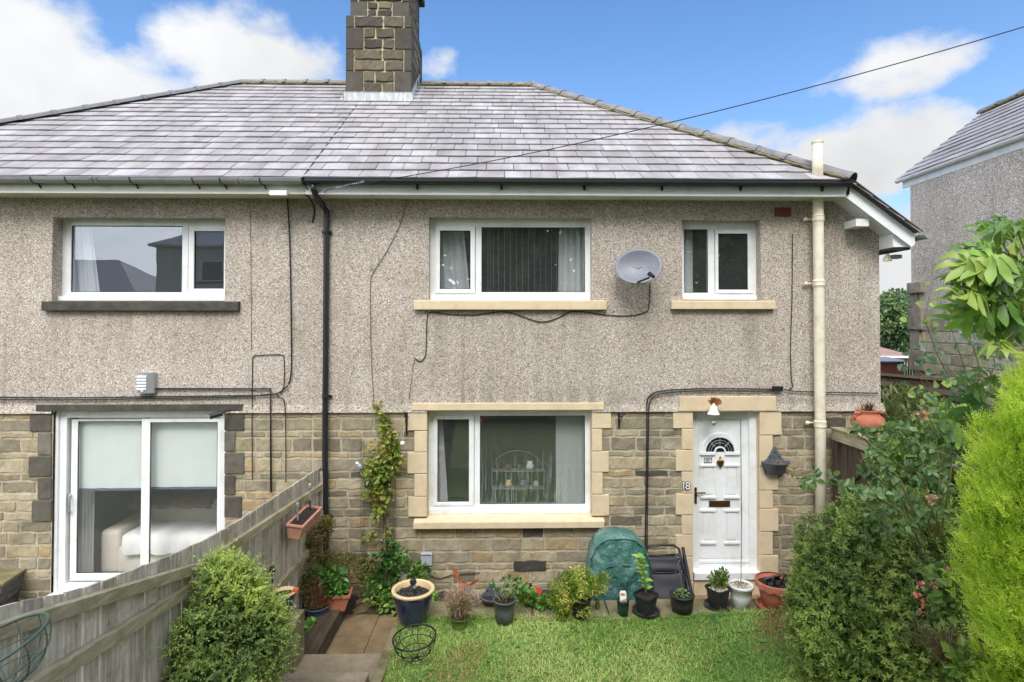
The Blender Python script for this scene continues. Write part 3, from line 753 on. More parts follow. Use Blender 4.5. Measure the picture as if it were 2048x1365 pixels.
# dark stone surround of the patio door
mb = MB(); block(mb, 77, 808, 488, 822, .05); mb.build('patio_lintel', M['darkstone'], leftH, bevel=.007)
mb = MB(); _r = np.random.RandomState(4)
for i, (x0, b, x1, c) in enumerate(((62, 823, 105, 863), (78, 865, 105, 910), (60, 912, 105, 953), (78, 955, 105, 998), (66, 1000, 105, 1043), (450, 822, 490, 861), (450, 863, 472, 903), (450, 905, 490, 948), (450, 950, 472, 990), (450, 992, 485, 1034))):
    if i == 5: mb.build('patio_quoins', M['darkstone'], leftH, bevel=.008); mb = MB()
    k = (1.5, 3.2, 1.7, 1.9, 2.0, 1.3, 2.6, 2.1, 1.3, 1.4)[i]; block(mb, x0, b, x1, c, .028, col=(k, k*.97, k*.90))
mb.build('patio_quoins', M['darkstone'], leftH, bevel=.008)

# sills
def sill(px0, y0, px1, y1, mat, parent, pr=.09):
    a, b, c, d = R4(px0, y0, px1, y1, -pr)
    mb = MB(); mb.hexa([(a, -pr, c), (b, -pr, c), (b, .17, c+.01), (a, .17, c+.01), (a, -pr, d-.004), (b, -pr, d-.004), (b, .17, d+.02), (a, .17, d+.02)])
    return mb.build('sill', mat, parent, bevel=.008)

# windows: frame mesh = the window, pane and sash sub-parts
def rect_frame(mb, o, i, y0, y1, col=(1, 1, 1)):
    """o outer, i inner (x0,x1,z0,z1), mitre-like: verticals run full height"""
    mb.box(o[0], i[0], y0, y1, o[2], o[3], col); mb.box(i[1], o[1], y0, y1, o[2], o[3], col)
    mb.box(i[0], i[1], y0, y1, o[2], i[2], col); mb.box(i[0], i[1], y0, y1, i[3], o[3], col)
def pane(i, y, mat, parent):
    mb = MB(); mb.box(i[0]-.012, i[1]+.012, y, y+.004, i[2]-.012, i[3]+.012); return mb.build('pane', mat, parent)
def gasket(mb, i, y): rect_frame(mb, (i[0]-.002, i[1]+.002, i[2]-.002, i[3]+.002), (i[0]+.008, i[1]-.008, i[2]+.008, i[3]-.008), y, y+.012)
def window(op, fixed, sash, sash_pane, mull, parent, glass, YF=.13, cill_px=None, gl2=None, fb=0):
    a, b, c, d = op; Rf = lambda q: R4(q[0], q[1], q[2], q[3], YF)
    fx = Rf(fixed); sp = Rf(sash_pane); so_ = Rf(sash); m0, m1 = at(mull[0], 500, YF).x, at(mull[1], 500, YF).x
    mb = MB(); y0, y1 = YF, YF+.07
    e = .012; fr = (a-.03, b+.03, c+fb, d+.03); left_sash = so_[0] < fx[0]
    cells = ((fr[0], m0), (m1, fr[1])) if True else None
    # outer frame top/bottom rails, stiles, mullion
    zi0, zi1 = min(fx[2], so_[2]), max(fx[3], so_[3])
    L_in = so_[0] if left_sash else fx[0]; R_in = fx[1] if left_sash else so_[1]
    mb.box(fr[0], L_in, y0, y1, fr[2], fr[3]); mb.box(R_in, fr[1], y0, y1, fr[2], fr[3])
    mb.box(L_in, R_in, y0, y1, fr[2], zi0); mb.box(L_in, R_in, y0, y1, zi1, fr[3]); 
    mb.box(m0, m1, y0+.001, y1, zi0, zi1)
    def fill(c0, c1, w):   # packers between rails and uneven lights
        if w[2] > zi0+.001: mb.box(c0, c1, y0+.0015, y1, zi0, w[2])
        if w[3] < zi1-.001: mb.box(c0, c1, y0+.0015, y1, w[3], zi1)
    fcell = (m1, R_in) if left_sash else (L_in, m0); scell = (L_in, m0) if left_sash else (m1, R_in)
    fill(*fcell, fx)
    if fcell[0] < fx[0]-.001: mb.box(fcell[0], fx[0], y0+.002, y1, fx[2], fx[3])
    if fcell[1] > fx[1]+.001: mb.box(fx[1], fcell[1], y0+.002, y1, fx[2], fx[3])
    fill(*scell, so_)
    w = mb.build('window', M['upvc'], parent, bevel=.004)
    g = MB(); gasket(g, fx, YF+.012); gasket(g, sp, YF+.0)
    g.build('gasket', M['blackpl'], w)
    pane(fx, YF+.022, glass, w); pane(sp, YF+.010, gl2 or glass, w)
    s = MB(); rect_frame(s, so_, sp, YF-.018, YF+.03); s.build('sash', M['upvc'], w, bevel=.005)
    if cill_px:
        q = R4(*cill_px, .07); mb2 = MB(); mb2.box(a+.004, b-.004, .075, YF+.05, q[2], q[3]); mb2.build('upvc_cill', M['upvc'], w, bevel=.004)
    return w
w1 = window(W1, (142, 452, 364, 585), (378, 452, 470, 592), (389, 463, 449, 578), (366, 376), leftH, M['gl_left'], .15, (128, 593, 455, 602))
sill(82, 603, 476, 622, M['darkstone'], leftH)
w2 = window(W2, (963, 455, 1170, 585), (871, 453, 950, 587), (880, 462, 941, 579), (951, 962), rightH, M['gl_mid'], .10, (862, 592, 1182, 601))
sill(827, 601, 1214, 620, M['cream'], rightH)
w3 = window(W3, (1368, 459, 1416, 586), (1430, 460, 1504, 587), (1436, 468, 1495, 580), (1417, 1429), rightH, M['gl_mid'], .12, (1365, 592, 1516, 600))
sill(1343, 602, 1552, 619, M['cream'], rightH)
M['gl_low'] = mk_glass('misted_window_glass', .11, streak=(at(1000, 990).z, at(1000, 880).z))
w4 = window(W4, (960, 832, 1170, 1009), (867, 831, 948, 1011), (875, 839, 938, 1004), (949, 959), rightH, M['gl_low'], .13, (857, 1018, 1181, 1028), gl2=M['gl_mid'])
sill(826, 1044, 1209, 1058, M['cream'], rightH, .10)
a, b, c, d = R4(829, 1030, 1207, 1046, 0)
mb = MB(); zt = W4[2]+.075; z0 = R4(826, 1044, 1209, 1058, -.10)[3]
mb.hexa([(a, -.093, z0-.02), (b, -.093, z0-.02), (b, .19, z0-.02), (a, .19, z0-.02), (a, -.093, z0+.002), (b, -.093, z0+.002), (b, .19, z0+.075), (a, .19, z0+.075)])
mb.build('sill_weathering', M['cream'], rightH, bevel=.006)

# patio door
def patio():
    YF = .06; a, b, c, d = PD
    P = lambda *q: R4(*q, YF)
    mb = MB(); zb = at(200, 1168, YF).z; zt = at(200, 836, YF).z
    xl = at(133, 900, YF).x; xr = at(441, 900, YF).x
    mb.box(a, xl-.09, YF-.03, YF+.1, c, d+.02); mb.box(xl-.09, xl, YF, YF+.1, c, d+.02); mb.box(xr, b+.05, YF, YF+.1, c, d+.02)
    mb.box(xl, xr, YF, YF+.1, zt, d+.02); mb.box(xl, xr, YF-.02, YF+.1, c, zb)
    o = mb.build('patio_door', M['upvc'], leftH, bevel=.005)
    l = P(137, 840, 292, 1164); li = P(150, 844, 283, 1149)
    s = MB(); rect_frame(s, l, (li[0], li[1], li[2], li[3]), YF+.035, YF+.075); s.build('sliding_panel', M['upvc'], o, bevel=.004)
    r_ = P(282, 838, 441, 1164); ri = P(299, 845, 434, 1149)
    s = MB(); rect_frame(s, r_, ri, YF-.002, YF+.036); s.build('fixed_panel', M['upvc'], o, bevel=.004)
    g = MB(); gasket(g, li, YF+.04); gasket(g, ri, YF+.003); g.build('gasket', M['blackpl'], o)
    pane(li, YF+.055, M['gl_door'], o); pane(ri, YF+.018, M['gl_door'], o)
    h = MB(); x = at(138, 1000, YF).x; z0, z1 = at(138, 1025, YF).z, at(138, 990, YF).z
    h.tube([(x-.01, YF+.03, z1), (x+.02, YF-.02, z1-.02), (x+.025, YF-.03, (z0+z1)/2), (x+.02, YF-.02, z0+.02), (x-.01, YF+.03, z0)], .013, 8)
    h.box(x-.03, x-.005, YF+.015, YF+.037, z0-.01, z1+.01); h.build('door_handle', M['silver'], o, smooth=False)
    cs = MB(); cs.box(a-.02, b+.02, -.10, YF+.05, c-.04, c+.005); cs.build('door_cill', M['upvc'], o, bevel=.006)
patio()

# front door
def front_door():
    YF = .10; a, b, c, d = DR
    P = lambda x0, y0, x1, y1, Y=YF: R4(x0, y0, x1, y1, Y)
    lf = P(1397, 840, 1483, 1118)
    mb = MB(); jl = at(1397, 900, YF).x; jr = at(1483, 900, YF).x; jr2 = at(1496, 900, YF).x
    mb.box(a, jl, YF, YF+.08, c, d); mb.box(jr, jr2-.0, YF+.001, YF+.079, lf[2], lf[3]); mb.box(jr2, b, YF-.05, YF+.08, c, d)
    mb.box(jl, jr2, YF, YF+.08, lf[3], d-.0); mb.box(jl, jr2, YF, YF+.08, c, lf[2]-.001)
    mb.box(jl+.01, jr2-.005, YF-.012, YF, lf[2]-.055, lf[2]-.02)
    o = mb.build('front_door', M['upvc'], rightH, bevel=.004)
    y = YF+.006
    g = MB(); g.box(lf[0], lf[1], y+.02, y+.03, lf[2], lf[3]); g.build('gasket', M['blackpl'], o)
    m = MB(); m.box(lf[0]+.006, lf[1]-.006, y, y+.02, lf[2]+.006, lf[3]-.006); leaf = m.build('door_leaf', M['upvc'], o, bevel=.003)
    # raised mouldings
    def mould(x0, y0, x1, y1, w=.018):
        q = P(x0, y0, x1, y1); t = MB()
        t.box(q[0]-.012, q[1]+.012, y-.026, y, q[3]-.006, q[3]+.016)
        t.box(q[0]-.012, q[1]+.012, y-.026, y, q[2]-.012, q[2]+.014)
        rect_frame(t, (q[0], q[1], q[2]+.014, q[3]-.006), (q[0]+w, q[1]-w, q[2]+.014+.001, q[3]-.007), y-.014, y)
        t.box(q[0]+w+.02, q[1]-w-.02, y-.010, y, q[2]+.045, q[3]-.03)
        t.build('moulded_panel', M['upvc'], leaf, bevel=.006)
    mould(1402, 932, 1430, 995); mould(1450, 932, 1477, 995); mould(1402, 1022, 1430, 1086); mould(1450, 1022, 1477, 1086)
    # fanlight
    cx, cz = at(1440, 904, YF).x, at(1440, 904, YF).z; Ro = 42/150*.69*1.0; s_ = 7.6/1120
    def arch(R, n=16, up=1.0): return [(cx+R*math.cos(math.pi*i/n), cz+R*math.sin(math.pi*i/n)*up) for i in range(n+1)]
    t = MB(); O_ = arch(38*s_); I_ = arch(29*s_)
    for i in range(16):
        t.hexa([(O_[i][0], y-.02, O_[i][1]), (I_[i][0], y-.02, I_[i][1]), (I_[i+1][0], y-.02, I_[i+1][1]), (O_[i+1][0], y-.02, O_[i+1][1]),
                (O_[i][0], y, O_[i][1]), (I_[i][0], y, I_[i][1]), (I_[i+1][0], y, I_[i+1][1]), (O_[i+1][0], y, O_[i+1][1])])
    I2 = [(cx+9*s_*math.cos(math.pi*i/10), cz+8*s_*math.sin(math.pi*i/10)) for i in range(11)]
    O2 = [(cx+12*s_*math.cos(math.pi*i/10), cz+11*s_*math.sin(math.pi*i/10)) for i in range(11)]
    for i in range(10):
        t.hexa([(O2[i][0], y-.018, O2[i][1]), (I2[i][0], y-.018, I2[i][1]), (I2[i+1][0], y-.018, I2[i+1][1]), (O2[i+1][0], y-.018, O2[i+1][1]),
                (O2[i][0], y, O2[i][1]), (I2[i][0], y, I2[i][1]), (I2[i+1][0], y, I2[i+1][1]), (O2[i+1][0], y, O2[i+1][1])])
    t.box(cx-40*s_, cx-10*s_, y-.028, y, cz-6*s_, cz+.0); t.box(cx+10*s_, cx+40*s_, y-.028, y, cz-6*s_, cz+.0)
    t.build('arch_moulding', M['upvc'], leaf, bevel=.003)
    gm = MB(); A2 = arch(28.5*s_)
    gm.add([(p[0], y-.004, p[1]) for p in A2], [tuple(range(17))], (1, 1, 1)); gm.build('fanlight', M['doorglass'], leaf)
    ld = MB()
    for k in range(1, 4):
        an = math.pi*k/4; ld.tube([(cx+12*s_*math.cos(an), y-.007, cz+12*s_*math.sin(an)), (cx+28*s_*math.cos(an), y-.007, cz+28*s_*math.sin(an))], .0035, 4)
    for R in (18, 23): ld.tube([(cx+R*s_*math.cos(math.pi*i/16), y-.007, cz+R*s_*math.sin(math.pi*i/16)) for i in range(17)], .003, 4)
    ld.build('leading', M['silver'], leaf)
    # knocker, letterbox, handle, sticker
    k = at(1440, 924, YF); kk = MB()
    kk.ball((k.x-.022, y-.02, k.z+.0), .030, 10, 6, sz=1.0, sy=.4); kk.ball((k.x+.022, y-.02, k.z+.0), .030, 10, 6, sy=.4)
    kk.add([(k.x-.048, y-.03, k.z-.01), (k.x+.048, y-.03, k.z-.01), (k.x, y-.03, k.z-.085), (k.x-.048, y-.001, k.z-.01), (k.x+.048, y-.001, k.z-.01), (k.x, y-.001, k.z-.085)], [(0, 2, 1), (0, 3, 5, 2), (1, 2, 5, 4)])
    kk.ball((k.x, y-.015, k.z+.06), .014, 8, 6); kk.build('heart_door_knocker', M['gold'], leaf, smooth=False)
    q = P(1418, 1002, 1460, 1014); l = MB(); l.box(q[0], q[1], y-.012, y, q[2], q[3]); lb = l.build('letterbox', M['blackpl'], leaf, bevel=.003)
    l = MB(); l.box(q[0]+.015, q[1]-.015, y-.018, y-.012, q[2]+.012, q[3]-.018); l.build('letterbox_flap', M['gold'], lb, bevel=.002)
    q = P(1388.5, 975, 1392.5, 1007); l = MB(); l.box(q[0], q[1]+.006, YF-.012, YF, q[2], q[3]); l.box(q[1]-.01, q[1]+.11, YF-.045, YF-.03, q[3]-.075, q[3]-.057); l.box(q[0]+.008, q[0]+.026, YF-.045, YF, q[3]-.075, q[3]-.057)
    l.build('door_handle', M['gold'], o, bevel=.003)
    q = P(1408, 916, 1424, 927); l = MB(); l.box(q[0], q[1], y-.002, y, q[2], q[3]); st = l.build('door_sticker', M['white'], leaf)
    l = MB(); w_, h_ = q[1]-q[0], q[3]-q[2]
    for j, (u0, u1) in enumerate(((.12, .88), (.25, .7), (.12, .8))): l.box(q[0]+w_*u0, q[0]+w_*u1, y-.0035, y-.002, q[2]+h_*(.68-.25*j), q[2]+h_*(.80-.25*j))
    rect_frame(l, (q[0], q[1], q[2], q[3]), (q[0]+.008, q[1]-.008, q[2]+.008, q[3]-.008), y-.0035, y-.002)
    l.build('sticker_print', M['blackpl'], st)
    cs = MB(); q = R4(1393, 1144, 1515, 1158, -.02); cs.box(a+.002, b-.002, -.06, YF+.02, q[2], q[3]); cs.build('door_cill', M['upvc'], o, bevel=.006)
    st = MB(); st.box(a-.0, b+.0, -.03, YF, -.1, q[2]-.002); st.build('door_step', M['cream'], rightH, bevel=.01)
M['doorglass'] = pm('dark_obscure_glass', (.02, .025, .03), .08, .4, 30, .5, 60, .004)
front_door()

# ---- roof
def roof_half(parent, x_lo, x_hi, seed, holes=None):
    S = Vector((0, math.cos(PIT_R), math.sin(PIT_R))); nrm = Vector((0, -math.sin(PIT_R), math.cos(PIT_R)))
    Ls = RUN/math.cos(PIT_R); cosP = math.cos(PIT_R)
    def ur(s):
        y = s*cosP
        lo = HL+(RX0-HL)*y/RUN; hi = HC+(RX1-HC)*y/RUN
        return max(lo, x_lo), min(hi, x_hi)
    mb = MB(); O = (0, YE, EAVE); slates(mb, O, (1, 0, 0), S, nrm, Ls, ur, seed=seed)
    r = mb.build('roof', M['slate'], parent)
    u = MB(); pts = [Vector(O)+S*s-nrm*.025 for s in (0, Ls)]
    lo0, hi0 = ur(0); lo1, hi1 = ur(Ls)
    u.add([(lo0, pts[0].y, pts[0].z), (hi0, pts[0].y, pts[0].z), (hi1, pts[1].y, pts[1].z), (lo1, pts[1].y, pts[1].z)], np.array([[0, 1, 2, 3]]))
    u.add([(lo0, 2*YR-YE, pts[0].z), (hi0, 2*YR-YE, pts[0].z), (hi1, pts[1].y+.02, pts[1].z), (lo1, pts[1].y+.02, pts[1].z)], np.array([[3, 2, 1, 0]]))
    u.build('roof_underlay', M['under'], r)
    return r
roofR = roof_half(rightH, PX, 99, 11); roofL = roof_half(leftH, -99, PX, 12)
# side slopes
tR = (RZ-EAVE)/(HC-RX1); EX = at(1836, 470, YE).x; EZ = EAVE-(EX-HC)*tR
def side_slope():
    S = Vector((RX1-EX, 0, RZ-EZ)); Ls = S.length; S.normalize(); nrm = Vector((S.z, 0, -S.x)); 
    if nrm.z < 0: nrm = -nrm
    yb = 2*YR-YE
    def ur(s):
        x = EX+S.x*s
        if x >= HC: return YE, yb
        t = (HC-x)/(HC-RX1); return YE+RUN*t, yb-RUN*t
    mb = MB(); slates(mb, (EX, 0, EZ), (0, 1, 0), S, nrm, Ls, ur, seed=14); mb.build('side_roof', M['slate'], rightH)
    u = MB(); dz = nrm*.014
    u.add([tuple(Vector(p)-dz) for p in ((EX, YE, EZ), (EX, yb, EZ), (HC, yb, EAVE), (RX1, YR+.01, RZ), (RX1, YR, RZ), (HC, YE, EAVE))], [(0, 1, 2, 3, 4, 5)])
    u.add([tuple(Vector(p)-dz-Vector((0, 0, .004))) for p in ((EX, YE+.08, EZ), (EX, yb, EZ), (HC, yb, EAVE), (RX1, YR+.01, RZ), (RX1, YR, RZ), (HC, YE+.08, EAVE))], [(5, 4, 3, 2, 1, 0)])
    u.build('roof_underlay', M['under'], rightH)
side_slope()
mb = MB(); mb.add([(HL, YE, EAVE), (HL, 2*YR-YE, EAVE), (RX0, YR+.01, RZ), (RX0, YR, RZ)], np.array([[0, 3, 2, 1]])); mb.build('side_roof', M['under'], leftH)
ridge_run(rightH, (RX1, YE+RUN, RZ+.03), (HC+.03, YE-.03, EAVE+.045), seed=3)
ridge_run(leftH, (RX0, YR, RZ+.03), (HL, YE, EAVE+.045), seed=4, mortar=False, mat='ridge_dark')
ridge_run(rightH, (at(846, 168, YR).x, YR, RZ+.02), (RX1, YR, RZ+.02), seed=6)
ridge_run(leftH, (RX0, YR, RZ+.02), (at(700, 168, YR).x, YR, RZ+.02), seed=7)
# party seam: a shallow lead-dressed joint running up to the chimney
seam = MB(); S_ = Vector((0, math.cos(PIT_R), math.sin(PIT_R))); n_ = Vector((0, -math.sin(PIT_R), math.cos(PIT_R)))
seam.tube([Vector((PX+.004*math.sin(i*2.1), YE, EAVE))+S_*(i*.3)+n_*.014 for i in range(12)], .009, 5)
seam.build('party_joint', M['under'], rightH)

# ---- chimney
def chimney():
    YC = 2.42; X0, X1, _, _ = R4(693, 100, 822, 200, YC); yb = 3.72; zb = at(760, 214, YC-.06).z
    bz = lambda y: at(760, y, YC).z
    root = None
    mort = lin(206, 196, 168); DK = [lin(82, 79, 73), lin(98, 93, 83), lin(116, 108, 92), lin(74, 71, 68), lin(106, 98, 84)]
    mb = MB(); r = np.random.RandomState(8)
    ztop = bz(32); zt2 = bz(-70)
    mb.box(X0+.012, X1-.012, YC+.012, yb, zb-.4, ztop, mort); mb.box(X0+.06, X1-.06, YC+.07, yb-.06, ztop, zt2, mort)
    rows = [(188, 143, 1), (143, 99, 0), (99, 56, 1), (56, 32, 0)]
    wF = X1-X0
    def face(tf, U0, U1, ins=0.0):
        for (ya, yb_, wide) in rows:
            za, zz = bz(ya), bz(yb_); q = .26*wF if wide else .11*wF
            for (a, b) in ((U0, U0+q), (U1-q, U1)):
                g = .008; c = lin(*(np.array((78, 76, 72))*(.9+.25*r.rand())))
                mb.add([tf(a+g*(a > U0), za+g, .012), tf(b-g*(b < U1), za+g, .012), tf(b-g*(b < U1), zz-g, .012), tf(a+g*(a > U0), zz-g, .012),
                        tf(a, za+g, -.05), tf(b, za+g, -.05), tf(b, zz-g, -.05), tf(a, zz-g, -.05)], [(0, 1, 2, 3), (0, 4, 5, 1), (1, 5, 6, 2), (2, 6, 7, 3), (3, 7, 4, 0)], c)
            x0, x1 = U0+q, U1-q; n = 2 if (zz-za) > .25 else 1
            for k in range(n):
                a0 = za+(zz-za)*k/n; a1 = za+(zz-za)*(k+1)/n
                nst = max(2, round((x1-x0)/.42)); cuts = [x0]+[x0+(x1-x0)*(i+1+(r.rand()-.5)*.55)/nst for i in range(nst-1)]+[x1]
                for a, b in zip(cuts[:-1], cuts[1:]):
                    stone(mb, a+.015, b-.015, a0+.014, a1-.014, tf, .024, r, tuple(np.array(DK[r.randint(5)])*(.85+.3*r.rand())))
    face(lambda u, v, d: (u, YC-d, v), X0, X1)
    face(lambda u, v, d: (X1+d, u, v), YC, yb)
    face(lambda u, v, d: (X0-d, u, v), YC, yb)
    # oversailing neck above
    rows2 = [(32, 0, 1), (0, -34, 0), (-34, -68, 1)]
    rows[:] = rows2
    face(lambda u, v, d: (u, YC+.06-d, v), X0+.05, X1-.05)
    face(lambda u, v, d: (X1-.05+d, u, v), YC+.06, yb-.06)
    o = mb.build('chimney', M['sooty'], rightH)
    c = MB(); c.box(X0-.06, X1+.06, YC-.05, yb+.05, zt2, zt2+.14); c.build('chimney_cap', M['darkstone'], o, bevel=.02)
    for i in range(2):
        p = MB(); p.lathe(((X0+X1)/2+(i-.5)*.5, (YC+yb)/2, zt2+.14), [(.14, 0), (.12, .35), (.15, .38), (.15, .42), (.11, .42)], 18); p.build('chimney_pot', M['terra'], o)
    # lead apron
    f = MB(); za, zz = bz(213), bz(186)
    n = 24
    for i in range(n):
        xa, xb = X0-.03+(wF+.06)*i/n, X0-.03+(wF+.06)*(i+1)/n; w = .008*math.sin(i*1.7)
        f.add([(xa, YC-.03+w, za+.02), (xb, YC-.03+.008*math.sin((i+1)*1.7), za+.02), (xb, YC-.018, zz), (xa, YC-.018, zz), (xa, YC-.16, za-.055+w), (xb, YC-.16, za-.055+.008*math.sin((i+1)*1.7))], np.array([[0, 1, 2, 3], [4, 5, 1, 0]]))
    f.box(X0-.032, X1+.032, YC-.022, YC, zz-.002, zz+.006)
    # stepped side soakers
    tp = math.tan(PIT_R)
    for X, s in ((X1+.018, 1), (X0-.018, -1)):
        m = 8
        for i in range(m):
            ya, y2 = YC+(yb-YC-.3)*i/m, YC+(yb-YC-.3)*(i+1)/m
            zr = EAVE+(ya-YE)*tp; zr2 = EAVE+(y2-YE)*tp
            f.add([(X, ya, zr-.02), (X, y2, zr2-.02), (X, y2, zr2+.16), (X, ya, zr2+.16), (X+s*.11, ya, zr+.03), (X+s*.11, y2, zr2+.03)], np.array([[0, 1, 2, 3], [4, 5, 1, 0]]))
    f.build('lead_flashing', M['lead'], o)
chimney()

# ---- eaves
def eaves():
    # right: white fascia, black gutter
    YF = YE+.07
    zt, zb = at(1000, 363, YF).z, at(1000, 391, YF).z
    xb = at(1700, 380, YF).x
    f = MB(); f.box(PX, xb, YF, YF+.025, zb, zt+.03); f.build('fascia', M['upvc'], rightH, bevel=.004)
    f = MB(); f.box(PX, xb, YF+.027, -.0, zb+.012, zb+.022); f.box(PX, xb, YF-.012, YF, zb, zb+.022); f.build('soffit', M['upvc'], rightH)
    f = MB(); f.box(WL, PX-.004, YF, YF+.025, zb-.0, zt+.03); f.box(WL, PX-.004, YF-.012, YF, zb, zb+.022); f.build('fascia', M['upvc_cream'], leftH, bevel=.004)
    f = MB(); f.box(WL, PX-.004, YF+.027, -.0, zb+.012, zb+.022); f.build('soffit', M['upvc_cream'], leftH)
    def gutter(x0, x1, R, mat, parent, cy, cz, name='gutter', ogee=False):
        g = MB(); n = 10
        if ogee: sec = [(-R, 0), (-R, -.035), (-R*.8, -R*1.05), (R*.6, -R*1.05), (R, -.02), (R, 0)]
        else: sec = [(-R*math.cos(math.pi*i/n), -R*math.sin(math.pi*i/n)) for i in range(n+1)]
        for s, k in ((1, 0), (.90, 1)):
            pass
        V = []; m = len(sec)
        for x in (x0, x1):
            V += [(x, cy+a, cz+b) for a, b in sec]+[(x, cy+a*.93, cz+b*.93) for a, b in sec]
        F = [(i, i+1, 2*m+i+1, 2*m+i) for i in range(m-1)]+[(m+i, 3*m+i, 3*m+i+1, m+i+1) for i in range(m-1)]+[(0, 2*m, 3*m, m), (m-1, 2*m-1, 4*m-1, 3*m-1)]
        F += [(i, m+i, m+i+1, i+1) for i in range(m-1)]+[(2*m+i, 2*m+i+1, 3*m+i+1, 3*m+i) for i in range(m-1)]
        g.add(V, F)
        # rolled front lip + end cap
        g.tube([(x0, cy-R, cz), (x1, cy-R, cz)], .006, 6)
        g.add([(x1-.001, cy+a, cz+b) for a, b in sec], [tuple(range(m))]); g.add([(x0+.001, cy+a, cz+b) for a, b in sec], [tuple(range(m))[::-1]])
        return g.build(name, mat, parent)
    cz = at(1000, 358, YE-.05).z
    gR = gutter(PX+.03, at(1706, 360, YE-.05).x, .058, M['blackpl'], rightH, YE-.0, cz, ogee=True)
    for px in (835, 1003, 1168, 1323, 1480, 1643):
        b = MB(); x = at(px, 370, YF).x; b.box(x-.012, x+.012, YF-.03, YF-.001, cz-.115, cz-.06); b.build('gutter_bracket', M['blackpl'], gR)
    gL = gutter(WL-.2, PX-.01, .066, M['gutter_grey'], leftH, YE+.0, cz-.004)
    for px in (-60, 62, 131, 260, 385, 440, 520, 604):
        b = MB(); x = at(px, 358, YE-.05).x; R = .070
        b.tube([(x, YE-R*math.cos(math.pi*i/8), cz-.004-R*math.sin(math.pi*i/8)) for i in range(9)], .008, 5); b.tube([(x, YE+.05, cz-.05), (x+.03, YF-.005, cz-.12)], .009, 5)
        b.build('gutter_bracket', M['blackpl'], gL)
    for x0_ in (183, 473):
        b = MB(); x = at(x0_, 358, YE-.05).x; R = .071
        for dx in (0, .06): b.tube([(x+dx, YE-R*math.cos(math.pi*i/8), cz-.004-R*math.sin(math.pi*i/8)) for i in range(9)], .012, 5)
        b.build('gutter_joint', M['gutter_grey'], gL)
    # sloping bargeboard where the side roof runs down
    P = lambda px, py: (at(px, py, YF).x, at(px, py, YF).z)
    b = MB(); pts = [P(1690, 392.5), P(1824, 494), P(1830, 489), P(1830, 459), P(1711, 368), P(1700, 364)]
    b.prism(pts, YF, YF+.03); b.build('bargeboard', M['upvc'], rightH, bevel=.003)
    b = MB(); b.prism([P(1690, 394.5), P(1823, 495.5), P(1824, 491.5), P(1692, 390.5)], YF-.012, YF-.0); b.build('bargeboard_trim', M['upvc'], rightH)
    # soffit of the slope, box end and purlin end
    b = MB(); A, B = P(1690, 392), P(1824, 493)
    b.add([(A[0], YF+.031, A[1]+.02), (A[0], 0, A[1]+.02), (B[0], 0, B[1]+.02), (B[0], YF+.031, B[1]+.02)], np.array([[0, 1, 2, 3]])); b.build('sloping_soffit', M['upvc'], rightH)
    q = at(1757, 461, YF+.03).x, at(1829, 461, YF).x-.01, at(1780, 494, YF).z, at(1780, 464, YF).z
    b = MB(); b.box(WR+.0, q[1], YF+.032, 7.0, q[2], q[2]+.17); b.build('box_soffit', M['upvc'], rightH, bevel=.003)
    b = MB(); b.box(WR, q[1]-.01, YF+.05, 7.0, q[2]-.03, q[2]-.002); b.build('soffit_board', M['darkstone'], rightH)
    a, bb, c, d = R4(1712, 438, 1738, 453, -.28); b = MB(); b.box(a, bb, -.28, -.02, c, d); b.build('purlin_end', M['upvc'], rightH, bevel=.003)
    # dark verge edge
    b = MB(); v0, v1 = P(1705, 362), P(1842, 464)
    b.prism([(v0[0], v0[1]-.006), (v1[0], v1[1]-.006), (v1[0], v1[1]+.012), (v0[0], v0[1]+.014)], YF-.03, YF+.1); b.build('verge', M['brownwood'], rightH)
    # side gutter in grey, running back along the gable
    g = MB(); x, _z = P(1842, 470)
    g.M = Matrix.Translation((x+.03, 0, _z-.01)); n = 8; R = .055
    sec = [(-R*math.cos(math.pi*i/n), -R*math.sin(math.pi*i/n)) for i in range(n+1)]
    V = [(a_, y_, b_) for y_ in (YF-.1, 7.2) for a_, b_ in sec]; m = n+1
    g.add(V, [(i, m+i, m+i+1, i+1) for i in range(n)]+[tuple(range(m))]); g.build('side_gutter', M['gutter_grey'], rightH)
eaves()

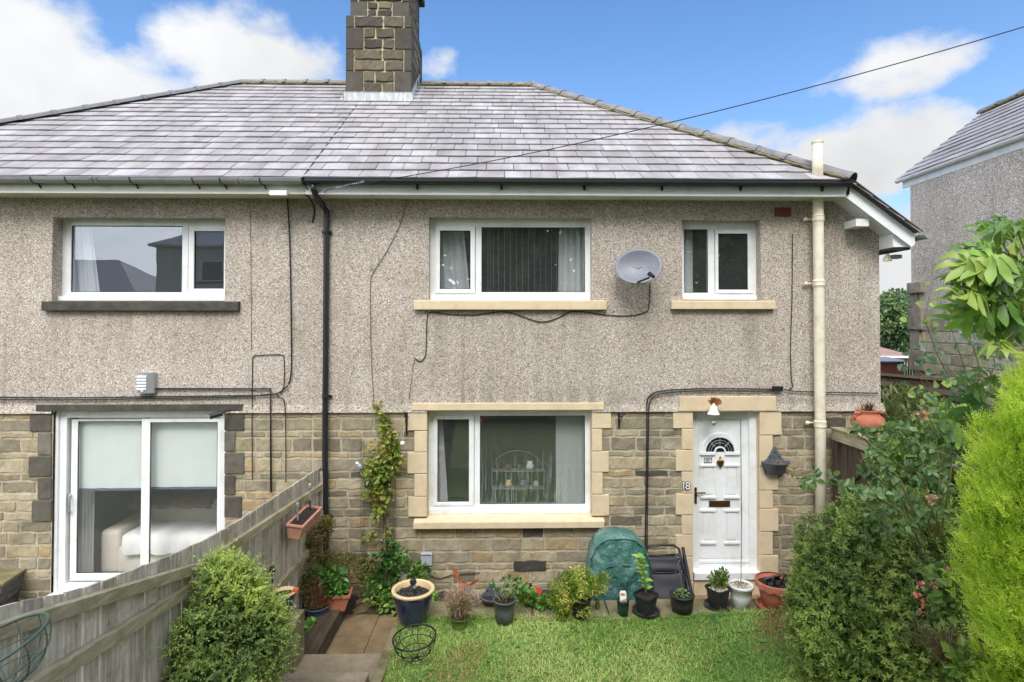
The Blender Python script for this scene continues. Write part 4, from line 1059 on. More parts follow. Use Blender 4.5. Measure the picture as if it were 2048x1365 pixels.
# ---- pipes
def pipes():
    yb = -.075; X = lambda px, py=600, Y=-.075: at(px, py, Y).x; Z = lambda py, Y=-.075: at(1000, py, Y).z
    d = MB(); x0 = X(652); r_ = .038
    pts = [(at(627, 372, YE).x, YE, Z(368, YE)), (at(627, 385, YE).x, YE, Z(382, YE)), (at(633, 395, -.3).x, -.28, Z(396, -.3)), (at(645, 412, -.15).x, -.13, Z(412, -.15)), (x0, yb, Z(424)), (x0, yb, Z(440)), (x0, yb, Z(700)), (X(650, 900), yb, Z(900)), (X(651, 1045), yb, Z(1045)), (X(651, 1150), yb, Z(1170))]
    d.tube(pts, r_, 12); o = d.build('downpipe', M['blackpl'], rightH, smooth=True)
    for py in (468, 795, 1035):
        c = MB(); c.lathe((X(651, py), yb, Z(py+2)), [(.045, 0), (.047, .01), (.047, .04), (.045, .05)], 14); c.box(X(651, py)-.03, X(651, py)+.075, yb+.02, -.02, Z(py), Z(py)+.03); c.build('pipe_clip', M['blackpl'], o)
    # cream soil stack: down the wall, through the eaves and out above the slates
    ys = -.145; xx = lambda py: at(1635+(py-300)*.010, py, ys).x
    s = MB(); zz = [at(1635, p, ys).z for p in (295, 450, 650, 850, 1065)]
    xt = at(1635, 320, ys-.15).x; s.tube([(xt, ys-.15, zz[0]+.02), (xt, ys-.15, at(1635, 358, ys).z), (xx(380), ys, at(1635, 386, ys).z), (xx(450), ys, zz[1]), (xx(650), ys, zz[2]), (xx(850), ys, zz[3]), (xx(1150), ys, at(1640, 1150, ys).z)], .066, 20)
    o = s.build('soil_stack', M['creampipe'], rightH, smooth=True)
    s = MB(); s.lathe((xt, ys-.15, zz[0]), [(.070, 0), (.072, .012), (.072, .03), (.05, .031)], 20); s.build('vent_rim', M['creampipe'], o)
    for py, h in ((437, .07), (567, .07), (848, .075)):
        c = MB(); z = at(1640, py, ys).z
        c.lathe((xx(py), ys, z-h/2), [(.068, -.02), (.074, 0), (.078, .006), (.074, .012), (.074, h-.012), (.08, h-.006), (.074, h), (.067, h+.01)], 20)
        c.tube([(xx(py)-.125, -.06, z), (xx(py)+.05, -.06, z)], .013, 8); c.ball((xx(py)-.13, -.07, z), .028, 10, 6); c.build('pipe_collar', M['creampipe'], o)
    a, b, c, d_ = R4(1549, 416, 1581, 433, -.03); g = MB(); g.box(a, b, -.034, -.02, c, d_)
    nx, nz = 9, 5
    for i in range(nx+1): g.box(a+(b-a)*i/nx-.003, a+(b-a)*i/nx+.003, -.042, -.034, c, d_)
    for j in range(nz+1): g.box(a, b, -.0405, -.034, c+(d_-c)*j/nz-.003, c+(d_-c)*j/nz+.003)
    g.build('air_brick', M['airbrick'], rightH)
pipes()

# ================================================================ ROOMS BEHIND THE WINDOWS
def room(parent, x0, x1, z0, z1, depth=3.2, wall='roomwall', floor='roomfloor'):
    y0 = .22; y1 = y0+depth
    b = MB(); q = np.array([[0, 1, 2, 3]])
    b.add([(x0, y0, z0), (x0, y1, z0), (x0, y1, z1), (x0, y0, z1)], q); b.add([(x1, y0, z0), (x1, y0, z1), (x1, y1, z1), (x1, y1, z0)], q)
    b.add([(x0, y1, z0), (x1, y1, z0), (x1, y1, z1), (x0, y1, z1)], q); b.add([(x0, y0, z1), (x0, y1, z1), (x1, y1, z1), (x1, y0, z1)], q)
    o = b.build('room_walls', M[wall], parent)
    b = MB(); b.box(x0, x1, y0, y1, z0-.02, z0); b.build('room_floor', M[floor], parent)
zf2 = at(1000, 700).z
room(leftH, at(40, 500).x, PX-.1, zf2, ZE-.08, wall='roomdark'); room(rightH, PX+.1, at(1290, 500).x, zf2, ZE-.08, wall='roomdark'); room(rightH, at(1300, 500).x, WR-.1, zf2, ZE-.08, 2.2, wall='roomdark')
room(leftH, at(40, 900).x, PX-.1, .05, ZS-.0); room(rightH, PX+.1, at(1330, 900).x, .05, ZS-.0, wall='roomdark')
def drape(name, label, x0, x1, z0, z1, Y, mat='curtain', folds=9, amp=.025, lean=(0, 0), seed=1, cat='curtain', group=None):
    r = np.random.RandomState(seed); n = folds*8; mz = 8; V = []
    ph = r.rand(3)*6
    for j in range(mz+1):
        t = j/mz; a = x0+(lean[0]*(1-t)); b = x1+lean[1]*(1-t)
        for i in range(n+1):
            u = i/n; k = amp*(math.sin(u*folds*6.283+ph[0]+.5*math.sin(t*3+ph[1]))+.4*math.sin(u*folds*2.6*6.283+ph[2]))*(.7+.3*(1-t))
            V.append((a+(b-a)*u, Y+k, z0+(z1-z0)*t))
    F = np.array([(j*(n+1)+i, j*(n+1)+i+1, (j+1)*(n+1)+i+1, (j+1)*(n+1)+i) for j in range(mz) for i in range(n)])
    m = MB(); m.add(V, F); return tag(m.build(name, M[mat], smooth=True), label, cat, group)
def drape_px(px0, px1, op, Y, label, **k):
    drape('curtain', label, at(px0, 520, Y).x, at(px1, 520, Y).x, op[2]-.05, op[3]+.05, Y, **k)
drape_px(868, 925, W2, .30, 'white net curtain at the left end of the middle upstairs window', folds=4, lean=(0, .12), seed=2)
drape_px(1118, 1182, W2, .30, 'white net curtain at the right end of the middle upstairs window', folds=5, lean=(-.02, 0), seed=3)
drape_px(1363, 1385, W3, .26, 'narrow white curtain edge in the small upstairs window', folds=2, amp=.015, seed=4)
drape_px(140, 178, W1, .30, 'white curtain drawn aside in the dark-silled upstairs window', folds=4, lean=(0, .17), seed=5)
drape_px(872, 884, W4, .28, 'thin pale curtain edge in the downstairs side pane', folds=2, amp=.012, lean=(0, .1), seed=6)
# vertical blinds: upstairs slats turned edge-on, downstairs drawn back in a stack
def vblind(label, xs, z0, z1, Y, ang, w=.085, cat='blind', mat='curtain'):
    t = thing('vertical_blind', label, cat, (sum(xs)/len(xs), Y, z0))
    h = MB(); h.box(min(xs)-.04, max(xs)+.04, Y-.02, Y+.02, z1, z1+.035); h.build('head_rail', M['upvc'], t)
    for x in xs:
        s = MB(); ca, sa = math.cos(ang)*w/2, math.sin(ang)*w/2
        s.add([(x-ca, Y-sa, z0), (x+ca, Y+sa, z0), (x+ca, Y+sa, z1), (x-ca, Y-sa, z1), (x, Y+.006, z0), (x, Y+.006, z1)], [(0, 4, 5, 3), (4, 1, 2, 5)])
        s.build('slat', M[mat], t)
vblind('vertical blind of thin white slats turned edge-on in the middle upstairs window', [at(p, 520, .27).x for p in (976, 981, 987, 997, 1009, 1021, 1033, 1045, 1057, 1069, 1081, 1092, 1103, 1113)], W2[2]+.04, W2[3]-.02, .27, rad(80), .07, mat='slat')
vblind('pale vertical blind drawn to the right side of the downstairs window', [at(1117+i*5.2, 920, .24).x for i in range(12)], W4[2]+.04, W4[3]-.01, .24, rad(28), .085)
# patio room: roller blinds, sofa, throw
def roller(px0, px1, pyb, label, Y=.165):
    x0, x1 = at(px0, 900, Y).x, at(px1, 900, Y).x; z0, z1 = at(200, pyb, Y).z, PD[3]+.02
    m = MB(); n = 20; mz = 10; V = []
    for j in range(mz+1):
        for i in range(n+1): V.append((x0+(x1-x0)*i/n, Y+.006*math.sin(i*.9)*(1-j/mz), z0+(z1-z0)*j/mz+.002*math.sin(i*1.1)*(j == 0)))
    m.add(V, np.array([(j*(n+1)+i, j*(n+1)+i+1, (j+1)*(n+1)+i+1, (j+1)*(n+1)+i) for j in range(mz) for i in range(n)]))
    t = thing('roller_blind', label, 'blind', ((x0+x1)/2, Y, z0), 'roller blinds in the patio door'); m.build('blind_cloth', M['blind'], t)
    b = MB(); b.box(x0-.005, x1+.005, Y-.008, Y+.008, z0-.03, z0-.005); b.build('bottom_bar', M['bluebowl'], t)
roller(156, 286, 977, 'pale green roller blind half down behind the left patio door panel')
roller(300, 440, 975, 'pale green roller blind half down behind the right patio door panel', .17)
def soft(mb, x0, x1, y0, y1, z0, z1): mb.box(x0, x1, y0, y1, z0, z1)
def rounded(name, mat, parent, x0, x1, y0, y1, z0, z1, bev=.06, rot=None, seed=0):
    m = MB()
    m.box(x0, x1, y0, y1, z0, z1); o = m.build(name, mat, parent, bevel=0, smooth=True)
    b = o.modifiers.new('bevel', 'BEVEL'); b.width = bev; b.segments = 4
    return o
Ys = .58; sx0 = at(200, 1080, Ys).x; sx1 = at(475, 1080, Ys).x
sf = thing('sofa', 'cream fabric sofa inside the patio door with throws over it', 'sofa', ((sx0+sx1)/2, Ys+.4, .05))
rounded('sofa_base', M['sofa'], sf, sx0, sx1, Ys, Ys+.85, .08, .46, .05); rounded('sofa_arm', M['sofa'], sf, sx0, sx0+.28, Ys-.02, Ys+.9, .08, .70, .07)
rounded('sofa_back', M['sofa'], sf, sx0+.2, sx1, Ys+.65, Ys+.95, .3, .95, .09); rounded('seat_cushion', M['sofa'], sf, sx0+.3, sx1, Ys-.03, Ys+.7, .44, .60, .06)
def cloth(name, label, mat, pts_top, drop, Y0, Y1, zt, cat, seed):
    r = np.random.RandomState(seed); m = MB(); n = 26; x0, x1 = pts_top; V = []
    prof = [(Y1, 0), (Y0+.04, .0), (Y0, -.03), (Y0-.03, -drop*.5), (Y0-.02, -drop)]
    for j, (y, z) in enumerate(prof):
        for i in range(n+1): V.append((x0+(x1-x0)*i/n+.015*math.sin(j*2.1+i), y+.012*math.sin(i*1.3+j)*(j > 1), zt+z+.012*math.sin(i*.8+j*.7)))
    m.add(V, np.array([(j*(n+1)+i, j*(n+1)+i+1, (j+1)*(n+1)+i+1, (j+1)*(n+1)+i) for j in range(len(prof)-1) for i in range(n)]))
    return tag(m.build(name, M[mat], smooth=True), label, cat)
cloth('throw', 'white fringed throw hanging over the sofa seat', 'throw', (at(252, 1060, Ys).x, at(440, 1060, Ys).x), .26, Ys-.06, Ys+.5, .645, 'throw', 3)
cloth('throw', 'brown throw spread across the sofa behind the white one', 'brownthrow', (at(262, 1000, Ys+.5).x, at(430, 1000, Ys+.5).x), .10, Ys+.42, Ys+.9, .97, 'throw', 5)
m = MB(); q = at(405, 1003, Ys+.7); m.ball((q.x, q.y, q.z), .2, 14, 8, sz=.4); tag(m.build('cushion', M['crimson'], smooth=True), 'crimson cushion on top of the sofa back', 'cushion')
drape('curtain', 'grey striped curtain hanging at the left of the patio door inside', at(160, 1030, .4).x, at(187, 1030, .4).x, .15, at(180, 970, .4).z, .42, 'curtain', 4, .03, seed=8)
# arched glass shelf unit seen through the misted pane
Yg = .55; px = lambda x, y: at(x, y, Yg)
sh = thing('display_shelf', 'arched glass display shelf behind the misted downstairs window', 'shelf', (px(1035, 1000).x, Yg, .4))
m = MB(); pts = [px(984, 1050), px(984, 942)]+[px(1035-51*math.cos(a), 942-40*math.sin(a)) for a in np.linspace(.15, math.pi-.15, 14)]+[px(1088, 942), px(1088, 1050)]
m.tube(pts, .006, 6); m.build('arch_frame', M['shelfglass'], sh)
for py in (941, 976, 1012):
    m = MB(); a, b = px(984, py), px(1088, py); m.box(a.x, b.x, Yg-.08, Yg+.1, a.z-.004, a.z+.004); m.build('shelf', M['shelfglass'], sh)
for (x, y, r_, c, lb) in ((1016, 934, .035, 'rust', 'small brown ornament on the top glass shelf'), (1040, 932, .03, 'gold', 'small brass ornament on the top glass shelf'), (1060, 925, .06, 'white', 'round white wreath ornament on the glass shelf'), (1017, 969, .05, 'potinner', 'cream round ornament on the middle glass shelf'), (1046, 966, .05, 'bluebowl', 'pale blue jug on the middle glass shelf'), (1072, 968, .045, 'grey', 'grey cup on the middle glass shelf')):
    q = px(x, y); m = MB(); zb = px(x, 940 if y < 940 else 975).z+.008
    m.lathe((q.x, Yg, zb), [(r_*.5, 0), (r_*.9, .02), (r_, r_*.9), (r_*.6, r_*1.5), (r_*.75, r_*1.9)], 14); tag(m.build('ornament', M[c], smooth=True), lb, 'ornament')
m = MB(); q = at(963, 840, .132); m.ball((q.x, .14, q.z), .022, 8, 6, sy=.2, sz=1.6); tag(m.build('window_hanger', M['rust']), 'small red hanger stuck at the top corner of the downstairs pane', 'ornament')

# ================================================================ CABLES, LAMPS, DISH
def cab(label, pts, r=.006, Y=-.034, mat='cable', smooth=True, wob=.0, cat='cable', deep=None):
    P = [at(p[0], p[1], (p[2] if len(p) > 2 else Y)) for p in pts]
    # Catmull-Rom smoothing
    out = []
    if smooth:
        for i in range(len(P)-1):
            p0, p1, p2, p3 = P[max(i-1, 0)], P[i], P[i+1], P[min(i+2, len(P)-1)]
            for k in range(4):
                t = k/4; out.append(.5*((2*p1)+(p2-p0)*t+(2*p0-5*p1+4*p2-p3)*t*t+(3*p1-p0-3*p2+p3)*t**3))
        out.append(P[-1])
    else: out = P
    m = MB(); m.tube(out, r, 6); return tag(m.build('cable', M[mat], smooth=True), label, cat)
cab('black cable looping from the satellite dish under the cream sill', [(1300, 566), (1298, 612), (1290, 625), (1255, 632), (1210, 630), (1165, 624), (1140, 624), (1120, 634), (1095, 643), (1070, 642), (1030, 628), (1000, 624), (950, 630), (900, 629), (862, 625), (854, 640), (852, 700), (848, 718), (838, 723), (830, 716)], .0065)
cab('thin brown wire bending down the render to the left of the middle windows', [(812, 408), (800, 450), (775, 500), (747, 545), (741, 570), (742, 700), (745, 760), (748, 812)], .0045, mat='thincable')
cab('short thin wire dropping from the dish cable hole', [(830, 716), (825, 740), (818, 800)], .003, mat='thincable')
cab('black cable arching over to the left of the front door and down to the chair', [(1545, 779), (1500, 778), (1400, 778), (1325, 782), (1302, 790), (1294, 806), (1294, 860), (1292, 1000), (1290, 1130)], .009, Y=-.045)
cab('second black cable running just below the first above the front door', [(1550, 781), (1500, 783), (1400, 782), (1330, 787), (1306, 795), (1298, 812), (1297, 860), (1295, 1000), (1294, 1130)], .008, Y=-.05)
cab('black cable running from the connector box past the soil pipe to the corner', [(1568, 779), (1590, 783), (1650, 785), (1756, 787)], .008, Y=-.05)
cab('black cable hanging straight down the render beside the air brick', [(1585, 468), (1584, 600), (1581, 700), (1583, 760), (1586, 774), (1578, 779)], .0055)
cab('bundle of black cables along the foot of the left render', [(-60, 795), (0, 795), (150, 796), (300, 794), (450, 792), (540, 790), (566, 780), (580, 760), (583, 700), (580, 500), (575, 398)], .010, Y=-.05)
cab('thinner black cable following the bundle above the patio door', [(-60, 799), (150, 800), (300, 797), (480, 794), (545, 788), (557, 795), (570, 815), (572, 965)], .007, Y=-.055)
cab('straight black conduit from the wall lamp to the fence', [(308, 778), (541, 778), (542, 985)], .013, Y=-.048, smooth=False)
cab('thin black cable looping beside the conduit', [(505, 960), (504, 860), (505, 730), (508, 714), (520, 711), (562, 710), (568, 718), (568, 770), (560, 785)], .006)
cab('thin grey wire running down the render right of the dark-silled window', [(498, 405), (501, 460), (503, 700)], .003, mat='thincable')
cab('frayed black cable end hanging beside the downpipe bend', [(600, 385, -.33), (618, 395, -.2), (628, 415), (628, 430), (625, 446)], .010)
# overhead service wire, running out over the garden
W0 = at(652, 385, YE+.05); W1_ = at(702, 371, -.6)
def servw():
    A = at(700, 371, -.75); B = at(2075, 46, -2.6); pts = []
    for i in range(41):
        t = i/40; p = A.lerp(B, t); p.z -= .30*4*t*(1-t)*.45; pts.append(p)
    t = thing('service_wire', 'black overhead wire rising from the eaves across the roof to the right', 'wire', A)
    m = MB(); m.tube(pts, .005, 6); m.build('wire', M['cable'], t, smooth=True)
    m = MB(); m.tube([at(648, 386, YE+.04), at(655, 380, YE), at(672, 377, -.55), A], .006, 6); m.build('drop_loop', M['cable'], t, smooth=True)
    m = MB(); d = (pts[1]-A).normalized(); q = at(690, 376, -.7)
    coil = []
    for i in range(60):
        f = i/60; a = f*14*6.283; c = at(668+f*62, 377-f*14, -.62-f*.2); coil.append(c+Vector((0, .011*math.cos(a), .011*math.sin(a))))
    m.tube(coil, .004, 4); m.build('wire_grip', M['silver'], t)
servw()
def boxthing(name, label, cat, px, Y0, Y1, mat, bevel=.006):
    a, b, c, d = R4(*px, Y0); m = MB(); m.box(a, b, Y0, Y1, c, d); return tag(m.build(name, M[mat], bevel=bevel), label, cat)
boxthing('junction_box', 'small white junction box fixed under the grey gutter', 'box', (538, 381, 573, 391), YE-.0, YE+.058, 'upvc')
boxthing('cable_connector', 'small black connector box on the cable over the front door', 'connector', (1546, 773, 1567, 783), -.075, -.04, 'blackpl')
# left wall lamp
def wall_lamp():
    a, b, c, d = R4(272, 746, 307, 787, -.1); t = thing('wall_lamp', 'stainless louvred wall lamp above the patio door', 'lamp', ((a+b)/2, -.05, c))
    m = MB(); n = 10; pts = [(a+(b-a)*(i/n), -.06-.06*math.sin(math.pi*(.15+.7*i/n))) for i in range(n+1)]
    V = [(x, y, c) for x, y in pts]+[(x, y, d) for x, y in pts]+[(a, -.02, c), (b, -.02, c), (a, -.02, d), (b, -.02, d)]
    N_ = n+1; m.add(V, [(i, i+1, N_+i+1, N_+i) for i in range(n)]+[(2*N_, 0, N_, 2*N_+2), (n, 2*N_+1, 2*N_+3, N_+n), tuple(range(N_))[::-1]+(2*N_,)+(2*N_+1,), tuple(range(N_, 2*N_))+(2*N_+3, 2*N_+2)])
    m.build('lamp_body', M['silver'], t)
    m = MB(); w = b-a
    for k in range(5):
        z = d-.035-k*.040; m.box(a+w*.12, a+w*.66, -.133, -.09, z-.026, z)
    m.build('diffuser', M['whitepl'], t)
    m = MB(); m.ball((a+w*.42, -.118, c+.032), .02, 10, 6); m.build('sensor', M['whitepl'], t)
wall_lamp()
def cctv():
    q = at(436, 829, -.16); t = thing('security_camera', 'small black security camera at the top corner of the patio door', 'camera', (q.x, -.02, q.z))
    m = MB(); d = Vector((-.75, -.6, -.22)).normalized(); a = Vector(q)+Vector((.05, 0, .015)); m.tube([a, a+d*.15], .036, 14); m.build('camera_body', M['blackpl'], t, bevel=.006)
    m = MB(); m.tube([a+d*.15, a+d*.153], .026, 12); m.build('lens', M['silver'], t)
    m = MB(); m.tube([a+d*.04, Vector((a.x+.05, -.05, a.z+.02)), Vector((a.x+.06, -.01, a.z+.02))], .012, 8); m.build('bracket', M['blackpl'], t)
cctv()
def flood():
    q = at(1770, 516, -.05); t = thing('floodlight', 'small old floodlight under the boxed eaves at the house corner', 'lamp', q)
    m = MB(); m.lathe((WR+.06, -.1, q.z-.03), [(.055, -.02), (.05, .02), (.03, .05), (.012, .08)], 12); m.build('lamp_head', M['creampipe'], t)
    m = MB(); m.box(WR+.10, WR+.22, -.16, -.06, q.z-.02, q.z+.03); m.build('lamp_housing', M['gutter_grey'], t, bevel=.006)
    m = MB(); m.tube([(WR+.06, -.1, q.z+.05), (WR+.06, -.1, q.z+.12)], .008, 6); m.tube([(WR+.06, -.1, q.z+.03), (WR+.12, -.11, q.z)], .008, 6); m.build('bracket', M['blackpl'], t)
flood()
def dish():
    Yc = -.30; c = at(1277, 533, Yc); t = thing('satellite_dish', 'grey satellite dish on the wall between the two cream-silled upstairs windows', 'satellite dish', (c.x, -.02, c.z))
    ax = Vector((-.30, -1, .36)).normalized(); u = ax.cross(Vector((0, 0, 1))).normalized()*-1; v = u.cross(ax).normalized()*-1
    if v.z < 0: v = -v
    A, B = .300, .245; V = []; n = 40; mr = 8
    for j in range(mr+1):
        f = j/mr
        for k in range(n):
            a = 2*math.pi*k/n; x = f*A*math.cos(a); y = f*B*math.sin(a)
            V.append(c+u*x+v*y+ax*(.075*(f*f)-.06))
    F = [(j*n+k, j*n+(k+1) % n, (j+1)*n+(k+1) % n, (j+1)*n+k) for j in range(1, mr) for k in range(n)]+[(0*n+k, 0*n+(k+1) % n, n+(k+1) % n, n+k) for k in range(n)]
    m = MB(); m.add([tuple(p) for p in V], F); o = m.build('dish', M['dish'], t, smooth=True)
    so2 = o.modifiers.new('s', 'SOLIDIFY'); so2.thickness = .006
    rm = MB(); rm.tube([c+u*A*math.cos(2*math.pi*k/n)+v*B*math.sin(2*math.pi*k/n)+ax*.015 for k in range(n)], .007, 6, closed=True); rm.build('rim', M['dish'], o)
    bl = MB()
    for (a_, b_) in ((-.05, .01), (.03, .01), (-.05, -.19), (-.005, -.19)): bl.ball(c+u*a_+v*b_+ax*(-.045 if b_ > -.1 else -.02), .007, 6, 4)
    bl.build('bolts', M['blackpl'], o)
    foot = c-v*.235+ax*.0; tip = at(1303, 551, Yc-.27)
    m = MB(); m.tube([foot-ax*.03-u*.02, foot+ax*.03, tip-Vector((.03, 0, .03))], .013, 8); m.build('arm', M['blackpl'], t)
    m = MB(); m.lathe(tip, [(.02, -.05), (.024, 0), (.03, .03), (.03, .055), (.0, .058)], 14, axis=(c-tip)); m.build('receiver', M['blackpl'], t)
    m = MB(); m.ball(tip+(c-tip).normalized()*.055, .027, 12, 8); m.build('receiver_cap', M['whitepl'], t, smooth=True)
    m = MB(); m.tube([c-ax*.06, c-ax*.06+Vector((0, .1, -.02)), (c.x, -.03, c.z-.06)], .02, 8); m.box(c.x-.06, c.x+.06, -.035, -.024, c.z-.16, c.z+.05); m.build('wall_bracket', M['blackpl'], t)
dish()
def small_wall_things():
    a, b, c, d = R4(841, 1108, 864, 1133, -.08)
    t = thing('cable_box', 'light grey utility box on the stone wall below the big window', 'box', ((a+b)/2, -.04, c))
    m = MB(); m.box(a, b, -.08, -.02, c, d); m.build('casing', M['grey'], t, bevel=.008)
    m = MB(); m.box(a+.012, b-.012, -.084, -.08, d-.022, d-.012); m.build('lid_seam', M['greypl'], t)
    m = MB(); m.tube([at(860, 1133, -.04), at(859, 1152, -.03), at(880, 1158, -.03), at(905, 1150, -.03), at(960, 1146, -.03)], .006, 6); m.build('lead_out', M['cable'], t)
    # iron brackets
    def bracket(px, label, flip):
        p = lambda x, y, Y=-.03: at(x, y, Y)
        t = thing('basket_bracket', label, 'bracket', p(px, 870), 'iron basket brackets either side of the big window')
        m = MB(); m.box(p(px-1.6, 850).x, p(px+1.6, 850).x, -.036, -.02, p(px, 856+flip*14).z, p(px, 820).z); m.build('back_plate', M['blackiron'], t)
        m = MB(); z = p(px, 826).z; x = p(px, 840).x
        m.tube([(x, -.03, z), (x, -.16, z+.02), (x+.02, -.27, z+.01), (x+.02, -.28, z+.045)], .008, 6)
        m.tube([(x, -.03, z-.14), (x, -.09, z-.12), (x+.01, -.15, z-.05), (x+.01, -.19, z+.0)], .007, 6)
        m.tube([(x+.01+.028*math.cos(i*.6), -.10+.028*math.sin(i*.6), z-.04) for i in range(11)], .005, 5); m.build('scroll_arm', M['blackiron'], t)
    bracket(813, 'black iron hanging bracket left of the big downstairs window', 1); bracket(1238, 'black iron hanging bracket right of the big downstairs window', 0)
    for (x, y, r_, c, lb) in ((805, 887, .030, 'white', 'round white bauble hanging among the climber leaves'), (804, 913, .018, 'terra2', 'tiny pink bauble hanging below the white one')):
        q = at(x, y, -.2); m = MB(); m.ball(q, r_, 12, 8); m.tube([(q.x, q.y, q.z+r_*.9), (q.x+.02, q.y+.02, q.z+.22)], .002, 4); tag(m.build('bauble', M[c], smooth=True), lb, 'bauble')
    q = at(720, 930, -.12); m = MB(); m.lathe((q.x, q.y, q.z-.04), [(.055, 0), (.05, .03), (.03, .08), (.012, .1)], 12, axis=(-.5, -.3, 1)); tag(m.build('bell_ornament', M['silver']), 'silver glass bell hanging at the left of the climber', 'ornament')
    # Christmas bell over the door
    q = at(1427, 818, -.16); t = thing('door_bell_ornament', 'white bell ornament with gold leaves hanging over the front door', 'ornament', q)
    m = MB(); m.lathe((q.x, q.y, q.z-.075), [(.083, 0), (.075, .015), (.05, .06), (.042, .10), (.02, .13), (.012, .15)], 18); m.build('bell', M['white'], t, smooth=True)
    m = MB(); r = np.random.RandomState(2); n = 16; an = r.rand(n)*math.pi; D = np.stack([np.cos(an)*1.1, -.3*np.ones(n), np.abs(np.sin(an))*.6+.3], 1)
    leaves(m, np.tile(np.array(q)+np.array([0, 0, .05]), (n, 1)), D, np.tile([0, -1, .2], (n, 1)), .12*np.ones(n), .045*np.ones(n), np.tile(lin(176, 112, 62), (n, 1))*(.7+.5*r.rand(n, 1))); m.build('gold_leaves', M['leaf'], t)
    m = MB(); m.tube([(q.x, q.y, q.z+.07), (q.x, -.06, q.z+.15)], .003, 4); m.build('string', M['cable'], t)
    q = at(1427, 846, -.13); m = MB(); m.ball(q, .038, 14, 8); m.tube([(q.x, q.y, q.z+.035), (q.x, q.y, q.z+.1)], .0025, 4); tag(m.build('bauble', M['silver'], smooth=True), 'silver glass bauble below the white bell at the front door', 'bauble')
    # number
    def digits(off, ext, mat, y, parent=None):
        fc = bpy.data.curves.new('n', 'FONT'); fc.body = '18'; fc.size = .14; fc.extrude = ext; fc.offset = off; fc.align_x = 'CENTER'; fc.space_character = .82
        fo = bpy.data.objects.new('n', fc); COL.objects.link(fo); dg = bpy.context.evaluated_depsgraph_get(); me = bpy.data.meshes.new_from_object(fo.evaluated_get(dg)); bpy.data.objects.remove(fo)
        o = bpy.data.objects.new('house_number' if parent is None else 'raised_face', me); COL.objects.link(o); me.materials.clear(); me.materials.append(M[mat])
        q = at(1371, 979, -.05)
        if parent is None: o.location = (q.x, y, q.z); o.rotation_euler = (math.pi/2, 0, 0)
        else: o.parent = parent; o.location = (0, 0, y)
        return o
    o = digits(.007, .004, 'blackpl', -.046); digits(.0, .004, 'white', .009, o)
    tag(o, 'raised white house number 18 with dark edges beside the front door', 'house number')
small_wall_things()

# ================================================================ GROUND, PATH, STEPS
ZC = .35                                            # coping / lawn level
yF = on(1000, 1238, ZC).y; yB = on(1000, 1202, ZC).y
LX0 = on(778, 1290, ZC).x
def ground_h(x, y):
    sm = lambda a, b, t: min(1, max(0, (t-a)/(b-a)))**2*(3-2*min(1, max(0, (t-a)/(b-a))))
    z = -.06
    if y < 0: z += 1.35*sm(-1.6, -9, y)+1.5*sm(-9, -16, y)
    z += 1.9*sm(5.6, 7.2, x)*sm(-7, -1.5, y)
    z -= 3.0*sm(14, 45, y)
    if y < -6.4 and -4 < x < 8: z = max(z, 1.95)
    z -= .0
    return z
def terrain():
    xs = np.concatenate([np.linspace(-400, -20, 12), np.linspace(-16, -3, 14), np.linspace(-2.8, 9, 40), np.linspace(10, 30, 12), np.linspace(50, 400, 8)])
    ys = np.concatenate([np.linspace(-300, -20, 10), np.linspace(-18, -7, 12), np.linspace(-6.8, 8, 50), np.linspace(10, 50, 14), np.linspace(80, 500, 8)])
    V = [(x, y, ground_h(x, y)) for y in ys for x in xs]; n = len(xs)
    F = np.array([(j*n+i, j*n+i+1, (j+1)*n+i+1, (j+1)*n+i) for j in range(len(ys)-1) for i in range(n-1)])
    m = MB(); m.add(V, F); struct(m.build('ground', M['field'], smooth=True))
terrain()
# lower path of sandstone flags in front of the house
def flags():
    m = MB(); r = np.random.RandomState(3)
    x0 = on(612, 1290, 0).x; xj = on(757, 1300, 0).x
    m.box(-2.9, WR+.4, yB-.02, -.005, -.07, -.012, lin(120, 110, 90))
    m.box(-2.9, LX0+.5, -2.0, yB-.02, -.07, -.012, lin(120, 110, 90))
    cuts = [x0-.55, x0+.0, xj-.15, LX0+.28, .1, .75, 1.4, 2.1, 2.75, 3.4, 4.1, WR+.35]
    for a, b in zip(cuts[:-1], cuts[1:]): m.box(a+.004, b-.004, -.93, -.02, -.02, .0+.004*r.rand())
    m.box(x0-.55, xj-.154, -1.42, -.938, -.02, .002); m.box(xj-.146, LX0+.3, -1.30, -.938, -.02, .004); m.box(xj-.146, LX0+.3, -1.9, -1.306, -.02, -.001); m.box(x0-.55, xj-.154, -2.0, -1.426, -.02, .0)
    struct(m.build('path', M['flag'], bevel=.004))
flags()
# steps climbing towards the viewer on the left
ys1 = on(700, 1307, .26).y; sxR = on(757, 1330, .26).x; sxL = on(565, 1320, .26).x
m = MB(); m.box(-2.35, sxR, ys1-.5, ys1, -.05, .26); ST1 = m.build('step', M['concrete'], bevel=.012); tag(ST1, 'aggregate concrete step, the lowest of the garden steps beside the lawn', 'step')
ys2 = on(660, 1344, .41).y
m = MB(); m.box(-2.35, sxR-.01, ys2-.45, ys2, .0, .41); tag(m.build('step', M['concrete'], bevel=.015), 'worn concrete step, second up at the bottom edge of the garden', 'step')
for k in range(1, 5):
    m = MB(); m.box(-2.35, sxR-.01, ys2-.45-.4*k, ys2-.45-.4*(k-1)-.002, .0, .41+.15*k); tag(m.build('step', M['concrete'], bevel=.015), 'concrete step climbing away above the second garden step', 'step', 'upper garden steps')
# concrete side wall left of the steps
wx = on(610, 1218, .72).x; wy = on(610, 1218, .72).y
m = MB(); m.box(wx-.16, wx, wy-2.2, wy, -.05, .72); tag(m.build('retaining_wall', M['coping'], bevel=.012), 'low lichen-stained concrete wall left of the garden steps', 'wall')
